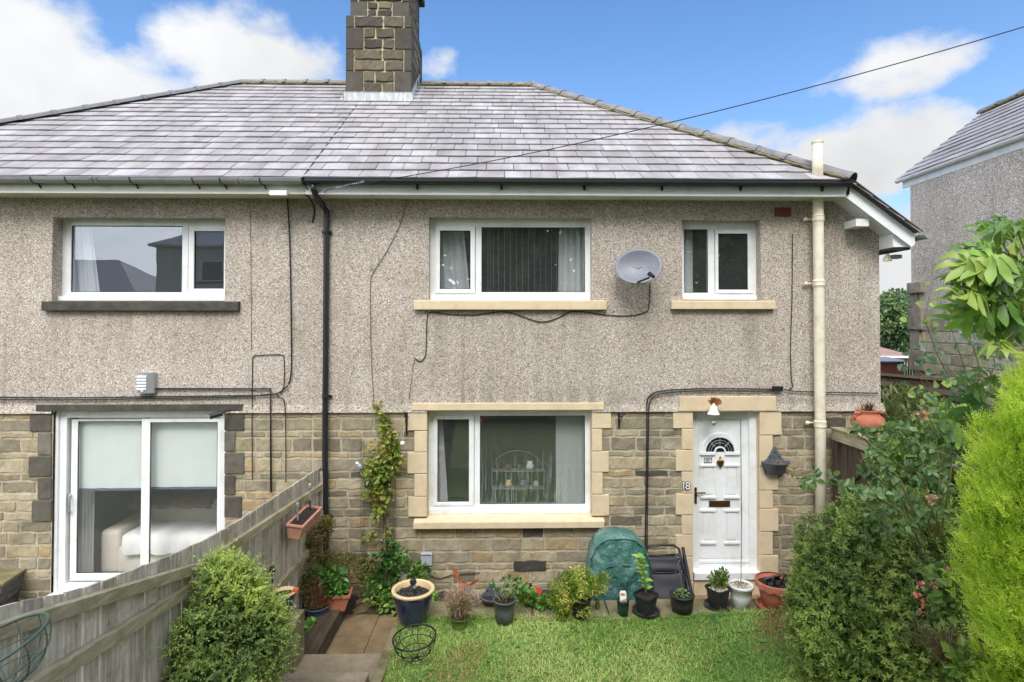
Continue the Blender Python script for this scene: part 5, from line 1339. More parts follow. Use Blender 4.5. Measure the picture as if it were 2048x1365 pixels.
# sleeper
sx = on(652, 1306, .0).x
m = MB(); yn = on(646, 1278, .19).y; yf = on(696, 1192, .19).y
m.box(sx-.22, sx, yn-.35, yf, -.03, .19); tag(m.build('timber_sleeper', M['sleeper'], bevel=.014), 'dark old timber sleeper edging the sunken path', 'sleeper')
m = MB(); m.box(wx, sx-.225, wy-.1, -.05, -.05, .05); struct(m.build('planting_bed', M['earth']))
m = MB(); m.box(-2.42, wx-.005, wy, -.04, -.05, .12); struct(m.build('planting_bed', M['earth']))
# soil strip against the wall on the left
m = MB(); r = np.random.RandomState(5); V = []
for j in range(9):
    for i in range(31): V.append((-2.3+i*.055, -.45+j*.053, .01+(.05*r.rand()+.05*math.sin(i*.5))*(0 if j == 0 else 1)))
m.add(V, np.array([(j*31+i, j*31+i+1, (j+1)*31+i+1, (j+1)*31+i) for j in range(8) for i in range(30)])); struct(m.build('planting_bed', M['earth'], smooth=True))
# low stone retaining wall with coping, between path and lawn
gw = thing('garden_wall', 'low mossy stone wall along the back of the lawn under the row of pots', 'wall', (1.5, (yF+yB)/2, 0))
m = MB(); course_wall(m, LX0+.05, 4.4, -.05, ZC-.06, [], lambda u, v, d: (u, yB-.03+d, v), 61); m.box(LX0+.05, 4.4, yF+.05, yB-.05, -.05, ZC-.07); m.build('wall_stones', M['stone'], gw)
r = np.random.RandomState(12); x = LX0+.22; m = MB()
while x < 4.3:
    w = .5+.4*r.rand(); dy = .02*r.rand(); m.box(x+.006, min(x+w, 4.35)-.006, yF-.02+dy, yB+.0+dy, ZC-.075, ZC-.004*r.rand()); x += w
m.build('coping', M['coping'], gw, bevel=.014)
# stone pedestal under the blue pot and kerb beside the lawn
q = on(824, 1262, ZC-.03)
m = MB(); m.hexa([(q.x-.21, q.y-.33, -.05), (q.x+.16, q.y-.33, -.05), (q.x+.16, q.y+.22, -.05), (q.x-.21, q.y+.22, -.05), (q.x-.19, q.y-.32, ZC-.03), (q.x+.15, q.y-.32, ZC-.03), (q.x+.15, q.y+.2, ZC-.03), (q.x-.19, q.y+.2, ZC-.03)]); PED = tag(m.build('stone_block', M['coping'], bevel=.02), 'rough stone block under the dark blue pot', 'stone block')
m = MB(); k0 = on(770, 1290, ZC); k1 = on(752, 1362, ZC)
m.hexa([(k1.x-.05, -4.2, -.05), (k1.x+.01, -4.2, -.05), (k0.x+.12, yF+.15, -.05), (k0.x+.0, yF+.15, -.05), (k1.x-.05, -4.2, ZC+.1), (k1.x+.01, -4.2, ZC+.1), (k0.x+.12, yF-.1, ZC-.02), (k0.x+.0, yF-.1, ZC-.02)]); tag(m.build('kerb', M['coping'], bevel=.01), 'weathered concrete kerb between the steps and the lawn', 'kerb')
# lawn
def lawn_h(x, y):
    t = max(0, min(1, (-y-2.6)/5)); return ZC-.02+.015*math.sin(x*2.1)*math.sin(y*1.7+1)+1.25*t*t*(3-2*t)*.9+.06*max(0, x-2.2)
def lawn():
    xs = np.linspace(LX0+.02, 5.2, 50); ys = np.linspace(-6.19, yF-.0, 50); n = len(xs)
    V = [(x, y, lawn_h(x, y)) for y in ys for x in xs]
    F = np.array([(j*n+i, j*n+i+1, (j+1)*n+i+1, (j+1)*n+i) for j in range(len(ys)-1) for i in range(n-1)])
    # skirt so the turf has an edge
    m = MB(); m.add(V, F)
    for ed in ([(x, ys[-1]) for x in xs], [(xs[0], y) for y in ys]):
        P = [(x, y, lawn_h(x, y)) for x, y in ed]; k = len(P); m.add(P+[(a, b, -.1) for a, b, c in P], np.array([(i, i+1, k+i+1, k+i) for i in range(k-1)]))
    struct(m.build('lawn', M['lawnsoil'], smooth=True))
    r = np.random.RandomState(9); n = 95000
    y = -yF+(r.rand(n)**1.25)*2.9; y = -y; x = LX0+.03+(4.2-LX0)*r.rand(n)
    # thin and thick patches
    P2 = np.stack([x, y, 0*x], 1); d = lump(P2, 2.3, 4)+.6*lump(P2, 7, 8); keep = np.maximum((d+2.2)/2.4, .55) > r.rand(n); x, y = x[keep], y[keep]; n = len(x)
    edge = r.rand(2600); ex = LX0+(3.7-LX0)*edge; ey = yF+.02+.06*(r.rand(2600)-.6); x = np.concatenate([x, ex]); y = np.concatenate([y, ey]); n = len(x)
    z = np.array([lawn_h(a, b) for a, b in zip(x, y)])-.004
    P = np.stack([x, y, z], 1); a = r.rand(n)*6.283; tilt = .25+.75*r.rand(n)
    D = unit(np.stack([np.cos(a)*tilt, np.sin(a)*tilt, np.ones(n)], 1)); S = np.stack([-np.sin(a), np.cos(a), 0*a], 1)
    h = (.022+.042*r.rand(n)**1.6)*(1+.25*lump(P, 3.1, 6)); h[-2600:] *= 1.5; w = .0024+.0028*r.rand(n)
    tip = P+D*h[:, None]+np.stack([np.cos(a), np.sin(a), -.3+0*a], 1)*(h*.45)[:, None]
    mid = P+D*h[:, None]*.55
    V = np.stack([P-S*w[:, None], P+S*w[:, None], mid+S*w[:, None]*.8, mid-S*w[:, None]*.8, tip], 1).reshape(-1, 3); i = np.arange(n)[:, None]*5
    col = palette(P, [lin(112, 154, 74), lin(140, 182, 92), lin(168, 204, 110), lin(194, 214, 132)], 31, 3.0, .33)
    dry = (lump(P, 3.6, 44) > 1.15)*r.rand(n) > .55; col[dry] = np.array(lin(182, 166, 112))
    dry2 = r.rand(n) < .05; col[dry2] = np.array(lin(190, 176, 120))
    rt = (np.hypot(P[:, 0]-3.25, (P[:, 1]+1.55)*1.6) < .45+.2*r.rand(n)) & (r.rand(n) < .7); col[rt] = np.array(lin(168, 140, 96))
    m = MB(); m.add(V, i+np.array([[0, 1, 2, 3]]), col); m.add(np.zeros((0, 3)), np.zeros((0, 3), int), np.zeros((0, 3)))
    m2 = MB(); m2.F = [i+np.array([[3, 2, 4]])]; m.F.append(m2.F[0]); m.C.append(col)
    tag(m.build('grass', M['grass']), 'short green lawn grass with a few dry patches', 'grass', kind='stuff')
lawn()

# ================================================================ FENCE
def onX(px, py, X):
    r = ray(px, py); t = (X-CAMP.x)/r.x; return CAMP+r*t
FXX = at(641, 935, -.05).x
def left_fence():
    t = thing('garden_fence', 'weathered grey board fence with mossy rails running up to the black downpipe', 'fence', (FXX, -3.5, 0))
    tops = sorted([(onX(p, q, FXX).y, onX(p, q, FXX).z) for p, q in ((0, 1214), (151, 1182), (257, 1144), (387, 1092), (466, 1050), (640, 936))])
    ty = [a for a, b in tops]; tz = [b for a, b in tops]
    H = lambda y: float(np.interp(y, ty, tz)) if y > ty[0] else tz[0]+(ty[0]-y)*.18
    r = np.random.RandomState(6); y = -.03; m = MB(); k = 0
    while y > -6.4:
        w = .118+.012*r.rand(); g = .014+(.010*r.rand() if r.rand() < .4 else 0)
        za = H(y)+.012*(r.rand()-.5); zb = H(y-w)+.012*(r.rand()-.5); dx = .004*r.rand()
        c = tuple(np.array((1, .98, .95))*(.84+.46*r.rand()))
        m.hexa([(FXX-.018-dx, y-w, -.1), (FXX-dx, y-w, -.1), (FXX-dx, y, -.1), (FXX-.018-dx, y, -.1), (FXX-.018-dx, y-w, zb), (FXX-dx, y-w, zb), (FXX-dx, y, za), (FXX-.018-dx, y, za)], c)
        y -= w+g
    m.build('board_panel', M['fence'], t)
    def rail(pts, w=.045):
        """pts of rail top edge (y,z) and heights"""
        m = MB(); (y0, z0, h0), (y1, z1, h1) = pts
        m.hexa([(FXX+.001, y0, z0-h0), (FXX+w, y0, z0-h0), (FXX+w, y1, z1-h1), (FXX+.001, y1, z1-h1), (FXX+.001, y0, z0), (FXX+w, y0, z0-.006), (FXX+w, y1, z1-.006), (FXX+.001, y1, z1)])
        m.build('rail', M['rail'], t, bevel=.004)
    P = lambda x, y: (onX(x, y, FXX+.03).y, onX(x, y, FXX+.03).z)
    a, b = P(0, 1244), P(387, 1128); sl = (a[1]-b[1])/(a[0]-b[0])
    rail([(a[0]-2.0, a[1]-2.0*sl, .085), (b[0], b[1], .085)])
    a, b = P(54, 1365), P(392, 1160); sl = (a[1]-b[1])/(a[0]-b[0]); rail([(a[0]-2.0, a[1]-2*sl, .088), (b[0], b[1], .088)])
    a, b = P(392, 1130), P(600, 995); rail([(a[0]+.01, a[1], .085), (-.1, b[1]+(b[1]-a[1])/(b[0]-a[0])*(-.1-b[0]), .085)])
    a, b = P(540, 1180), P(617, 1103); rail([(b[0]-2.4, b[1]-(b[1]-a[1])/(b[0]-a[0])*2.4*.3, .085), (-.1, b[1]+.02, .085)])
    for y in (-.06,):
        m = MB(); m.box(FXX+.002, FXX+.08, y-.045, y+.045, -.1, H(y)-.05); m.build('post', M['fence'], t, bevel=.005)
left_fence()
def solar(label, top, base, r_=.035, col='blackpl', group=None, parent=None):
    t = thing('solar_light', label, 'solar light', base, group)
    m = MB(); top = Vector(top); base = Vector(base); m.tube([base, base.lerp(top, .5)], .009, 6); m.build('stake', M['blackpl'], t)
    m = MB(); m.tube([base.lerp(top, .5), top], r_*.6, 10); m.build('lens', M['silver'], t)
    d = (top-base).normalized(); m = MB(); m.lathe(top, [(r_, -.012), (r_*1.1, 0), (r_*1.05, .03), (r_*.8, .04)], 12, axis=d); m.build('cap', M[col], t)
q = onX(545, 1142, FXX+.06); solar('black solar light fixed on the fence above the small-leaved bush', q+Vector((0, 0, .0)), q-Vector((0, 0, .12)), .028)

# terracotta trough hanging on the fence
def trough(name, label, c, L, Wt, H, mat, rot, tilt=0, taper=.75, soil='soil', thick=.014, scal=False, cat='planter'):
    t = thing(name, label, cat, c)
    Mx = Matrix.Translation(c) @ Matrix.Rotation(rot, 4, 'Z') @ Matrix.Rotation(tilt, 4, 'X')
    m = MB(); m.M = Mx; a, b = L/2, Wt/2; ta, tb = a*taper if L < 3*Wt else a-(b*(1-taper)), b*taper
    def rng(hx, hy, z): return [(-hx, -hy, z), (hx, -hy, z), (hx, hy, z), (-hx, hy, z)]
    V = rng(ta, tb, 0)+rng(a, b, H*.84)+rng(a+.012, b+.012, H*.84)+rng(a+.012, b+.012, H)+rng(a-thick, b-thick, H)+rng(a-thick, b-thick, H*.72)
    F = [(3, 2, 1, 0)]
    for j in range(5):
        for k in range(4): F.append((j*4+k, j*4+(k+1) % 4, (j+1)*4+(k+1) % 4, (j+1)*4+k))
    m.add(V, F); m.build('trough', M[mat], t, bevel=.004)
    s = MB(); s.M = Mx; n = 12; rr = np.random.RandomState(int(L*100)); V = [((i/n-.5)*2*(a-thick), (j/5-.5)*2*(b-thick), H*.80+.02*rr.rand()) for j in range(6) for i in range(n+1)]
    s.add(V, np.array([(j*(n+1)+i, j*(n+1)+i+1, (j+1)*(n+1)+i+1, (j+1)*(n+1)+i) for j in range(5) for i in range(n)])); s.build('soil', M[soil], t, smooth=True)
    return t, Mx
q = onX(612, 1030, FXX+.13); Yt = q.y
tr, _ = trough('hanging_trough', 'faded terracotta trough hung on the top rail of the fence', Vector((FXX+.15, q.y-.15, onX(612, 1044, FXX+.13).z-.03)), .62, .17, .16, 'terra2', math.pi/2, rad(8))
solar('steel-topped solar light standing at the far end of the fence trough', (FXX+.14, q.y+.1, onX(625, 968, FXX+.1).z+.02), (FXX+.15, q.y+.08, onX(625, 1005, FXX+.1).z-.06), .017, 'silver', 'solar lights in the fence trough')
solar('steel-topped solar light standing at the near end of the fence trough', (FXX+.14, q.y-.30, onX(602, 986, FXX+.1).z-.08), (FXX+.15, q.y-.30, onX(602, 1020, FXX+.1).z-.2), .017, 'silver', 'solar lights in the fence trough')

# left neighbour's stone-clad raised bed
def raised_bed():
    t = thing('raised_planter', 'grey slate-clad raised planter below the left end of the patio door', 'planter', (on(-40, 1170, .42).x, -.8, 0))
    P = [on(57, 1132, .42), on(3, 1167, .42), on(-230, 1190, .42), on(-220, 1130, .42)]
    P = [Vector((p.x, p.y, .42)) for p in P]; B = [Vector((p.x-.12*(i in (0, 1)), p.y, -.05)) for i, p in enumerate(P)]
    a, b = P[0], P[1]; r = np.random.RandomState(3); m = MB(); d = (b-a); Lh = d.length; d.normalize(); nrm = Vector((-d.y, d.x, 0)); 
    if nrm.x < 0: nrm = -nrm
    z = .39
    while z > -.05:
        h = .022+.016*r.rand(); x = -r.rand()*.1
        while x < Lh:
            w = .08+.16*r.rand(); x0, x1 = max(0, x), min(Lh, x+w)
            if x1 > x0+.01:
                o = .01+.016*r.rand(); k = (.42-z)*.27; c = tuple(np.array(lin(106, 108, 114))*(.6+.7*r.rand())); A = a+d*(x0+.002)-Vector((k, 0, 0)); Bq = a+d*(x1-.002)-Vector((k, 0, 0))
                m.hexa([(*(A-nrm*.02).xy, z-h+.002), (*(Bq-nrm*.02).xy, z-h+.002), (*(Bq+nrm*o).xy, z-h+.002), (*(A+nrm*o).xy, z-h+.002), (*(A-nrm*.02).xy, z), (*(Bq-nrm*.02).xy, z), (*(Bq+nrm*o).xy, z), (*(A+nrm*o).xy, z)], c)
            x += w
        z -= h
    m.build('slate_cladding', M['brick'], t)
    m = MB(); V = [tuple(p-Vector((.02, 0, .005))) for p in B]+[tuple(p-Vector((0, 0, .03))) for p in P]; m.add(V, [(0, 1, 5, 4), (1, 2, 6, 5), (2, 3, 7, 6), (3, 0, 4, 7)]); m.build('core', M['darkstone'], t)
    m = MB(); V = [tuple(p+Vector((.02*(i < 2), 0, -.035))) for i, p in enumerate(P)]+[tuple(p+Vector((.02*(i < 2), 0, .0))) for i, p in enumerate(P)]; m.hexa(V); m.build('coping', M['coping'], t, bevel=.006)
raised_bed()
mb = MB(); mb.box(WL, FXX-.03, -3.6, -.11, -.08, -.02); struct(mb.build('patio', M['concrete']))

# ================================================================ POTS
def prj(w_px, p): return w_px*(p.y+7.5)/FPX
def round_pot(name, label, px, yr, yb, wpx, mat, zc=ZC, taper=.74, lip=.06, soil='soil', inner=None, cat='pot', sd=.12, prof=None, ribs=0, ramp=0, wall=.05, smooth=True, saucer=None, scal=False):
    b = on(px, yb, zc); w = prj(wpx, b); R = w/2; H = prj(yb-yr, b)*.985
    t = thing(name, label, cat, (b.x, b.y, zc)); c = (b.x, b.y, zc+(.015 if saucer else 0))
    pr = prof(R, H) if prof else [(R*taper, 0), (R*(taper+(.96-taper)*.5), H*.5), (R*.94, H*(1-lip)), (R, H*(1-lip)+.001), (R, H), (R*(1-wall*1.6), H), (R*(1-wall*2), H*(1-sd)-.01)]
    m = MB(); m.lathe(c, pr, 72 if ribs else 32, ribs=ribs, ramp=ramp); o = m.build('pot', M[mat], t, smooth=False)
    for p in o.data.polygons: p.use_smooth = len(p.vertices) == 4
    rs = R*(1-wall*2)
    s = MB(); rr = np.random.RandomState(int(px)); V = [(c[0], c[1], c[2]+H*(1-sd)+.01)]; n = 18
    for j in range(1, 5):
        for k in range(n): V.append((c[0]+rs*j/4*math.cos(k*6.283/n), c[1]+rs*j/4*math.sin(k*6.283/n), c[2]+H*(1-sd)+.014*rr.rand()))
    F = [(0, 1+k, 1+(k+1) % n) for k in range(n)]
    s.add(V, F); s2 = [(1+j*n+k, 1+(j+1)*n+k, 1+(j+1)*n+(k+1) % n, 1+j*n+(k+1) % n) for j in range(3) for k in range(n)]
    s.F.append(np.array(s2)); s.C.append(np.ones((len(s2), 3))); s.build('soil', M[soil], t, smooth=False)
    if saucer:
        m = MB(); Rs = R*saucer; m.lathe((c[0], c[1], zc), [(Rs*.85, 0), (Rs, .035), (Rs*1.02, .037), (Rs*.96, .037), (Rs*.82, .012)], 32); m.build('saucer', M[mat], t, smooth=False)
    t['_h'] = H; return t, Vector(c), R, H
def stones(mb, c, R, z, n, s, cols, seed):
    r = np.random.RandomState(seed)
    for i in range(n):
        a = r.rand()*6.283; q = R*math.sqrt(r.rand()); k = s*(.6+.7*r.rand()); cc = cols[r.randint(len(cols))]
        mb.ball((c[0]+q*math.cos(a), c[1]+q*math.sin(a), z+k*.3), k, 6, 4, sx=1.2, sz=.7, col=tuple(np.array(cc)*(.8+.3*r.rand())))
# big blue glazed pot
def bluep(R, H): return [(R*.60, 0), (R*.66, H*.12), (R*.80, H*.45), (R*.90, H*.75), (R*.93, H*.90), (R*.85, H*.90), (R*.78, H*.70)]
t, c, R, H = round_pot('glazed_pot', 'large dark blue glazed pot with buff rim and black pebbles, on the stone block', 826, 1177, 1243, 84, 'blueglaze', prof=bluep, sd=.20, wall=.07)
m = MB(); m.lathe((c.x, c.y, c.z), [(R*.93, H*.90), (R*1.0, H*.925), (R*1.01, H*.985), (R*.98, H), (R*.86, H), (R*.84, H*.97), (R*.80, H*.72)], 40, cap=False); m.build('rim', M['potinner'], t, smooth=True)
m = MB(); stones(m, c, R*.74, c.z+H*.80, 130, .021, [(1, 1, 1)], 3); m.build('pebbles', M['blackstone'], t, smooth=True)
solar('black-capped solar light standing in the large blue pot', (c.x-.0, c.y+.02, c.z+H*1.13), (c.x+.03, c.y, c.z+H*.84), .034)
PB = c
# dead lavender in a green mossy pot
t, c, R, H = round_pot('potted_lavender', 'dried-out lavender in a mossy green pot sunk at the lawn edge', 919, 1234, 1262, 36, 'greenpot', zc=ZC-.03, cat='potted plant')
def sprigs(name, mat, parent, c, n, h, spread, col, seed, w=.004, droop=.3, tip=None):
    r = np.random.RandomState(seed); m = MB()
    P0 = np.tile(np.array(c), (n, 1))+r.normal(size=(n, 3))*np.array([.03, .03, .0]); a = r.rand(n)*6.283; s = spread*np.sqrt(r.rand(n)); L = h*(.6+.5*r.rand(n))
    D = np.stack([np.cos(a)*s, np.sin(a)*s, L], 1); mid = P0+D*.55; tipP = P0+D-np.stack([0*a, 0*a, droop*s], 1)
    S = np.stack([-np.sin(a), np.cos(a), 0*a], 1)*w
    V = np.stack([P0-S, P0+S, mid+S*.8, mid-S*.8, tipP+S*.5, tipP-S*.5], 1).reshape(-1, 3); i = np.arange(n)[:, None]*6
    C = np.array(col)[r.randint(len(col), size=n)]*(.75+.5*r.rand(n, 1))
    m.add(V, np.concatenate([i+np.array([[0, 1, 2, 3]]), i+np.array([[3, 2, 4, 5]])]), np.concatenate([C, C])); return m.build(name, M[mat], parent)
DRY = [lin(196, 164, 140), lin(176, 140, 118), lin(206, 188, 168), lin(150, 118, 96)]
sprigs('dry_stems', 'leaf', t, (c.x, c.y, c.z+H*.8), 420, .38, .24, DRY, 5, .0022, .5)
foliage('dry_foliage', M['leaf'], t, [(c.x, c.y, c.z+H+.16, .16, .14, .12)], 1500, .028, .006, DRY+[lin(130, 132, 110)], 6, inner=.9, spread=1.4)
# dark grey pot with pruned stems
t, c, R, H = round_pot('potted_sprouting_plant', 'dark grey plastic pot with cut pale stems sprouting green leaves', 1009, 1198, 1243, 46, 'greypl', cat='potted plant')
r = np.random.RandomState(3); m = MB()
tips = [(c.x+.10*math.cos(a)*k, c.y+.08*math.sin(a), c.z+H+hh) for a, k, hh in ((0.2, 1.3, .14), (1.2, .6, .17), (2.7, 1.5, .13), (3.5, .5, .10), (5.2, 1.2, .08), (.8, 1.5, .10))]
stems('stem', M['twig'], t, (c.x, c.y, c.z+H*.85), tips, .009, .006, 4, .02)
foliage('foliage', M['leaf'], t, [(*tp, .05, .05, .03) for tp in tips], 60, .045, .036, [lin(70, 108, 62), lin(110, 150, 84), lin(140, 168, 100)], 8, spread=1.2)
# fuchsia in black pot
t, c, R, H = round_pot('potted_fuchsia', 'bushy yellow-green fuchsia spilling over a black pot', 1162, 1196, 1232, 42, 'blackpot', cat='potted plant')
bl = [(c.x-.12, c.y, c.z+H+.10, .22, .16, .15), (c.x-.02, c.y, c.z+H+.20, .16, .14, .12), (c.x-.22, c.y-.02, c.z+H-.02, .13, .12, .13), (c.x+.14, c.y, c.z+H+.13, .13, .1, .09), (c.x+.26, c.y, c.z+H+.22, .07, .05, .05), (c.x-.2, c.y-.04, c.z+.02, .09, .08, .10), (c.x+.02, c.y-.06, c.z+.08, .08, .06, .08)]
FU = [lin(92, 122, 40), lin(132, 158, 52), lin(172, 192, 76), lin(212, 214, 122)]
foliage('foliage', M['leaf'], t, bl, 4200, .034, .011, FU, 12, inner=.8, spread=1.1, clump=14, droop=.3)
foliage('flowers', M['leaf'], t, bl, 160, .02, .008, [lin(206, 110, 72), lin(222, 140, 96)], 13, inner=.2, spread=1, up=-.8)
stems('stem', M['twig'], t, (c.x, c.y, c.z+H*.8), [b[:3] for b in bl], .006, .003, 5)
# green garden bottle
q = on(1195, 1216, ZC); m = MB(); t = thing('spray_bottle', 'narrow green bottle with an orange top beside the green cover', 'bottle', q)
m.lathe(q, [(.026, 0), (.028, .02), (.022, .09), (.012, .17)], 14); m.build('bottle', M['greenpot'], t, smooth=True); m = MB(); m.lathe((q.x, q.y, q.z+.17), [(.02, 0), (.03, .02), (.02, .05), (.005, .06)], 10); m.build('nozzle', M['orange'], t)
# small dark green pot with label
t, c, R, H = round_pot('nursery_pot', 'small dark green nursery pot with a white and pink plant label', 1246, 1200, 1230, 26, 'dkgreen')
m = MB(); z = c.z+H; w = .036; y = c.y-.02
m.add([(c.x-w, y, z-.03), (c.x+w, y, z-.03), (c.x+w*1.05, y+.02, z+.075), (c.x+w*.7, y+.025, z+.10), (c.x-w*.7, y+.025, z+.10), (c.x-w*1.05, y+.02, z+.075)], [(0, 1, 2, 3, 4, 5)]); lb = m.build('plant_label', M['white'], t)
sd_ = lb.modifiers.new('s', 'SOLIDIFY'); sd_.thickness = .002
m = MB(); m.add([(c.x-w*.9, y-.004, z-.028), (c.x+w*.9, y-.004, z-.028), (c.x+w*.9, y+.004, z+.02), (c.x-w*.9, y+.0, z-.002)], [(0, 1, 2, 3)]); m.add([(c.x-w*.8, y+.012, z+.05), (c.x+w*.6, y+.012, z+.05), (c.x+w*.6, y+.014, z+.075), (c.x-w*.8, y+.014, z+.075)], [(0, 1, 2, 3)], (.4, 1.2, 1.0)); m.build('label_print', M['terra2'], lb)
# square black pots
def sq_pot(name, label, px, yr, yb, wpx, rot, zc=ZC, saucer=1.15, soil='soil', dress=None):
    b = on(px, yb, zc); w = prj(wpx, b)/(abs(math.cos(rot))+abs(math.sin(rot))); H = prj(yb-yr, b)*.95
    t = thing(name, label, 'potted plant', (b.x, b.y, zc)); c = Vector((b.x, b.y, zc+.02)); Mx = Matrix.Translation(c) @ Matrix.Rotation(rot, 4, 'Z'); h = w/2
    def rg(k, z, n=6):
        P = []; 
        for s in range(4):
            for i in range(n):
                u = -1+2*i/n; p = (u, -1) if s == 0 else (1, u) if s == 1 else (-u, 1) if s == 2 else (-1, -u)
                L_ = max(1e-6, (abs(p[0])**5+abs(p[1])**5)**(1/5)); P.append((p[0]/L_*k, p[1]/L_*k, z))
        return P
    rings = [rg(h*.70, 0), rg(h*.88, H*.80), rg(h*.90, H*.86), rg(h*1.0, H*.88), rg(h*1.02, H), rg(h*.93, H), rg(h*.88, H*.80)]
    V = [p for g_ in rings for p in g_]; n = 24; m = MB(); m.M = Mx
    F = [tuple(range(n))[::-1]]+[(j*n+k, j*n+(k+1) % n, (j+1)*n+(k+1) % n, (j+1)*n+k) for j in range(6) for k in range(n)]
    m.add(V, F); m.build('pot', M['blackpot'], t)
    m = MB(); m.M = Mx; m.add(rg(h*.9, H*.86), [tuple(range(24))]); m.build('soil', M['soil'], t)
    m = MB(); m.lathe((c.x, c.y, zc), [(h*saucer*.95, 0), (h*saucer*1.15, .03), (h*saucer*1.17, .032), (h*saucer*1.1, .032), (h*saucer*.9, .01)], 28); m.build('saucer', M['blackpot'], t)
    if dress:
        m = MB(); stones(m, (c.x, c.y), h*.85, c.z+H*.87, 90, .013, [lin(232, 224, 208), lin(210, 196, 170), lin(190, 176, 150)], 4); m.build('pebbles', M['gravel2'], t, smooth=True)
    return t, c, h, H
M['gravel2'] = pm('white_pebbles', (1, 1, 1), .6, .05, 5, .0, attr=True)
t, c, h, H = sq_pot('potted_sapling', 'tall young light-green plant in a square black pot on a saucer', 1292, 1190, 1226, 58, rad(40))
def seedling(t, c, H, pts, L, Wl, cols, n, seed, rr=.007):
    m = MB(); m.tube(pts, rr, 6, r2=rr*.6); m.build('stem', M['twig'], t, smooth=True)
    r = np.random.RandomState(seed); P = []; D = []
    for i in range(n):
        f = .18+.8*(i/n); k = f*(len(pts)-1); j = min(int(k), len(pts)-2); p = Vector(pts[j]).lerp(Vector(pts[j+1]), k-j); a = i*2.4; P.append(p); D.append((math.cos(a), math.sin(a), .25+.3*r.rand()))
    for i in range(n//3): P.append(Vector(pts[-1])); a = r.rand()*6.3; D.append((math.cos(a), math.sin(a), .5))
    P = np.array([tuple(p) for p in P]); D = np.array(D); N_ = np.tile([0, -.35, 1], (len(P), 1)); s = .7+.5*r.rand(len(P))
    m = MB(); C = np.array(cols)[r.randint(len(cols), size=len(P))]; leaves(m, P, D, N_, L*s, Wl*s, C, droop=.25); m.build('leaves', M['leaf'], t)
zt = c.z+H
seedling(t, c, H, [(c.x, c.y, zt-.03), (c.x+.0, c.y, zt+.06), (c.x-.02, c.y, zt+.16), (c.x-.035, c.y, zt+.25), (c.x-.06, c.y, zt+.34), (c.x-.08, c.y, zt+.40)], .085, .05, [lin(150, 186, 70), lin(176, 204, 86), lin(120, 166, 70)], 20, 4)
# hanging pot of pansies with its hook
t, c, R, H = round_pot('hanging_pot', 'small black hanging pot of purple pansies with its wire hook standing up', 1364, 1188, 1223, 50, 'blackpot', cat='potted plant', taper=.78)
hk = Vector((c.x-.03, c.y+.03, c.z+H+.33)); m = MB()
for a in (.4, 2.5, 4.6): m.tube([(c.x+R*.97*math.cos(a), c.y+R*.97*math.sin(a), c.z+H*.96), hk], .0026, 5)
m.tube([hk, hk+Vector((.015, 0, .03)), hk+Vector((.03, 0, .06)), hk+Vector((.02, 0, .10)), hk+Vector((-.015, 0, .105)), hk+Vector((-.035, 0, .08))], .006, 6); m.build('hanger', M['greypl'], t)
foliage('foliage', M['leaf'], t, [(c.x, c.y, c.z+H*.95, .07, .06, .05)], 90, .032, .018, [lin(86, 130, 56), lin(140, 172, 84)], 15, spread=1)
foliage('flowers', M['leaf'], t, [(c.x-.01, c.y-.02, c.z+H, .07, .05, .03)], 14, .03, .03, [lin(78, 52, 128), lin(50, 40, 96)], 16, spread=1)
t, c, h, H = sq_pot('potted_shrub', 'little leafy shrub in a square black pot dressed with white pebbles', 1436, 1176, 1214, 55, rad(30), dress=1)
foliage('foliage', M['leaf'], t, [(c.x+.0, c.y, c.z+H+.08, .09, .08, .08), (c.x+.05, c.y, c.z+H+.14, .06, .05, .05)], 420, .034, .017, [lin(86, 116, 40), lin(120, 150, 54), lin(166, 186, 88)], 17, inner=.9, spread=1, up=.8)
stems('stem', M['twig'], t, (c.x, c.y, c.z+H*.85), [(c.x+.05*math.cos(a), c.y+.05*math.sin(a), c.z+H+.15) for a in (0, 1.3, 2.6, 4, 5)], .005, .003, 3, .02)
t, c, R, H = round_pot('white_pot', 'white round pot of pale gravel with a tall bamboo cane', 1482, 1168, 1214, 47, 'whitepl', taper=.72, lip=.14, soil='gravel', cat='potted plant')
m = MB(); stones(m, c, R*.85, c.z+H*.90, 110, .012, [lin(214, 202, 176), lin(176, 166, 146), lin(140, 132, 112)], 5); m.build('pebbles', M['gravel2'], t, smooth=True)
m = MB(); q2 = at(1482, 900, c.y+.05); m.tube([(c.x+.0, c.y, c.z+H*.8), ((c.x+q2.x)/2+.008, c.y+.02, (c.z+H+q2.z)/2), (q2.x, c.y+.05, q2.z)], .005, 6, r2=.003); m.build('cane', M['deadtwig'], t)
foliage('leaves', M['leaf'], t, [(c.x+.01, c.y, c.z+H*.97, .03, .03, .03)], 14, .04, .012, [lin(100, 130, 60)], 18)
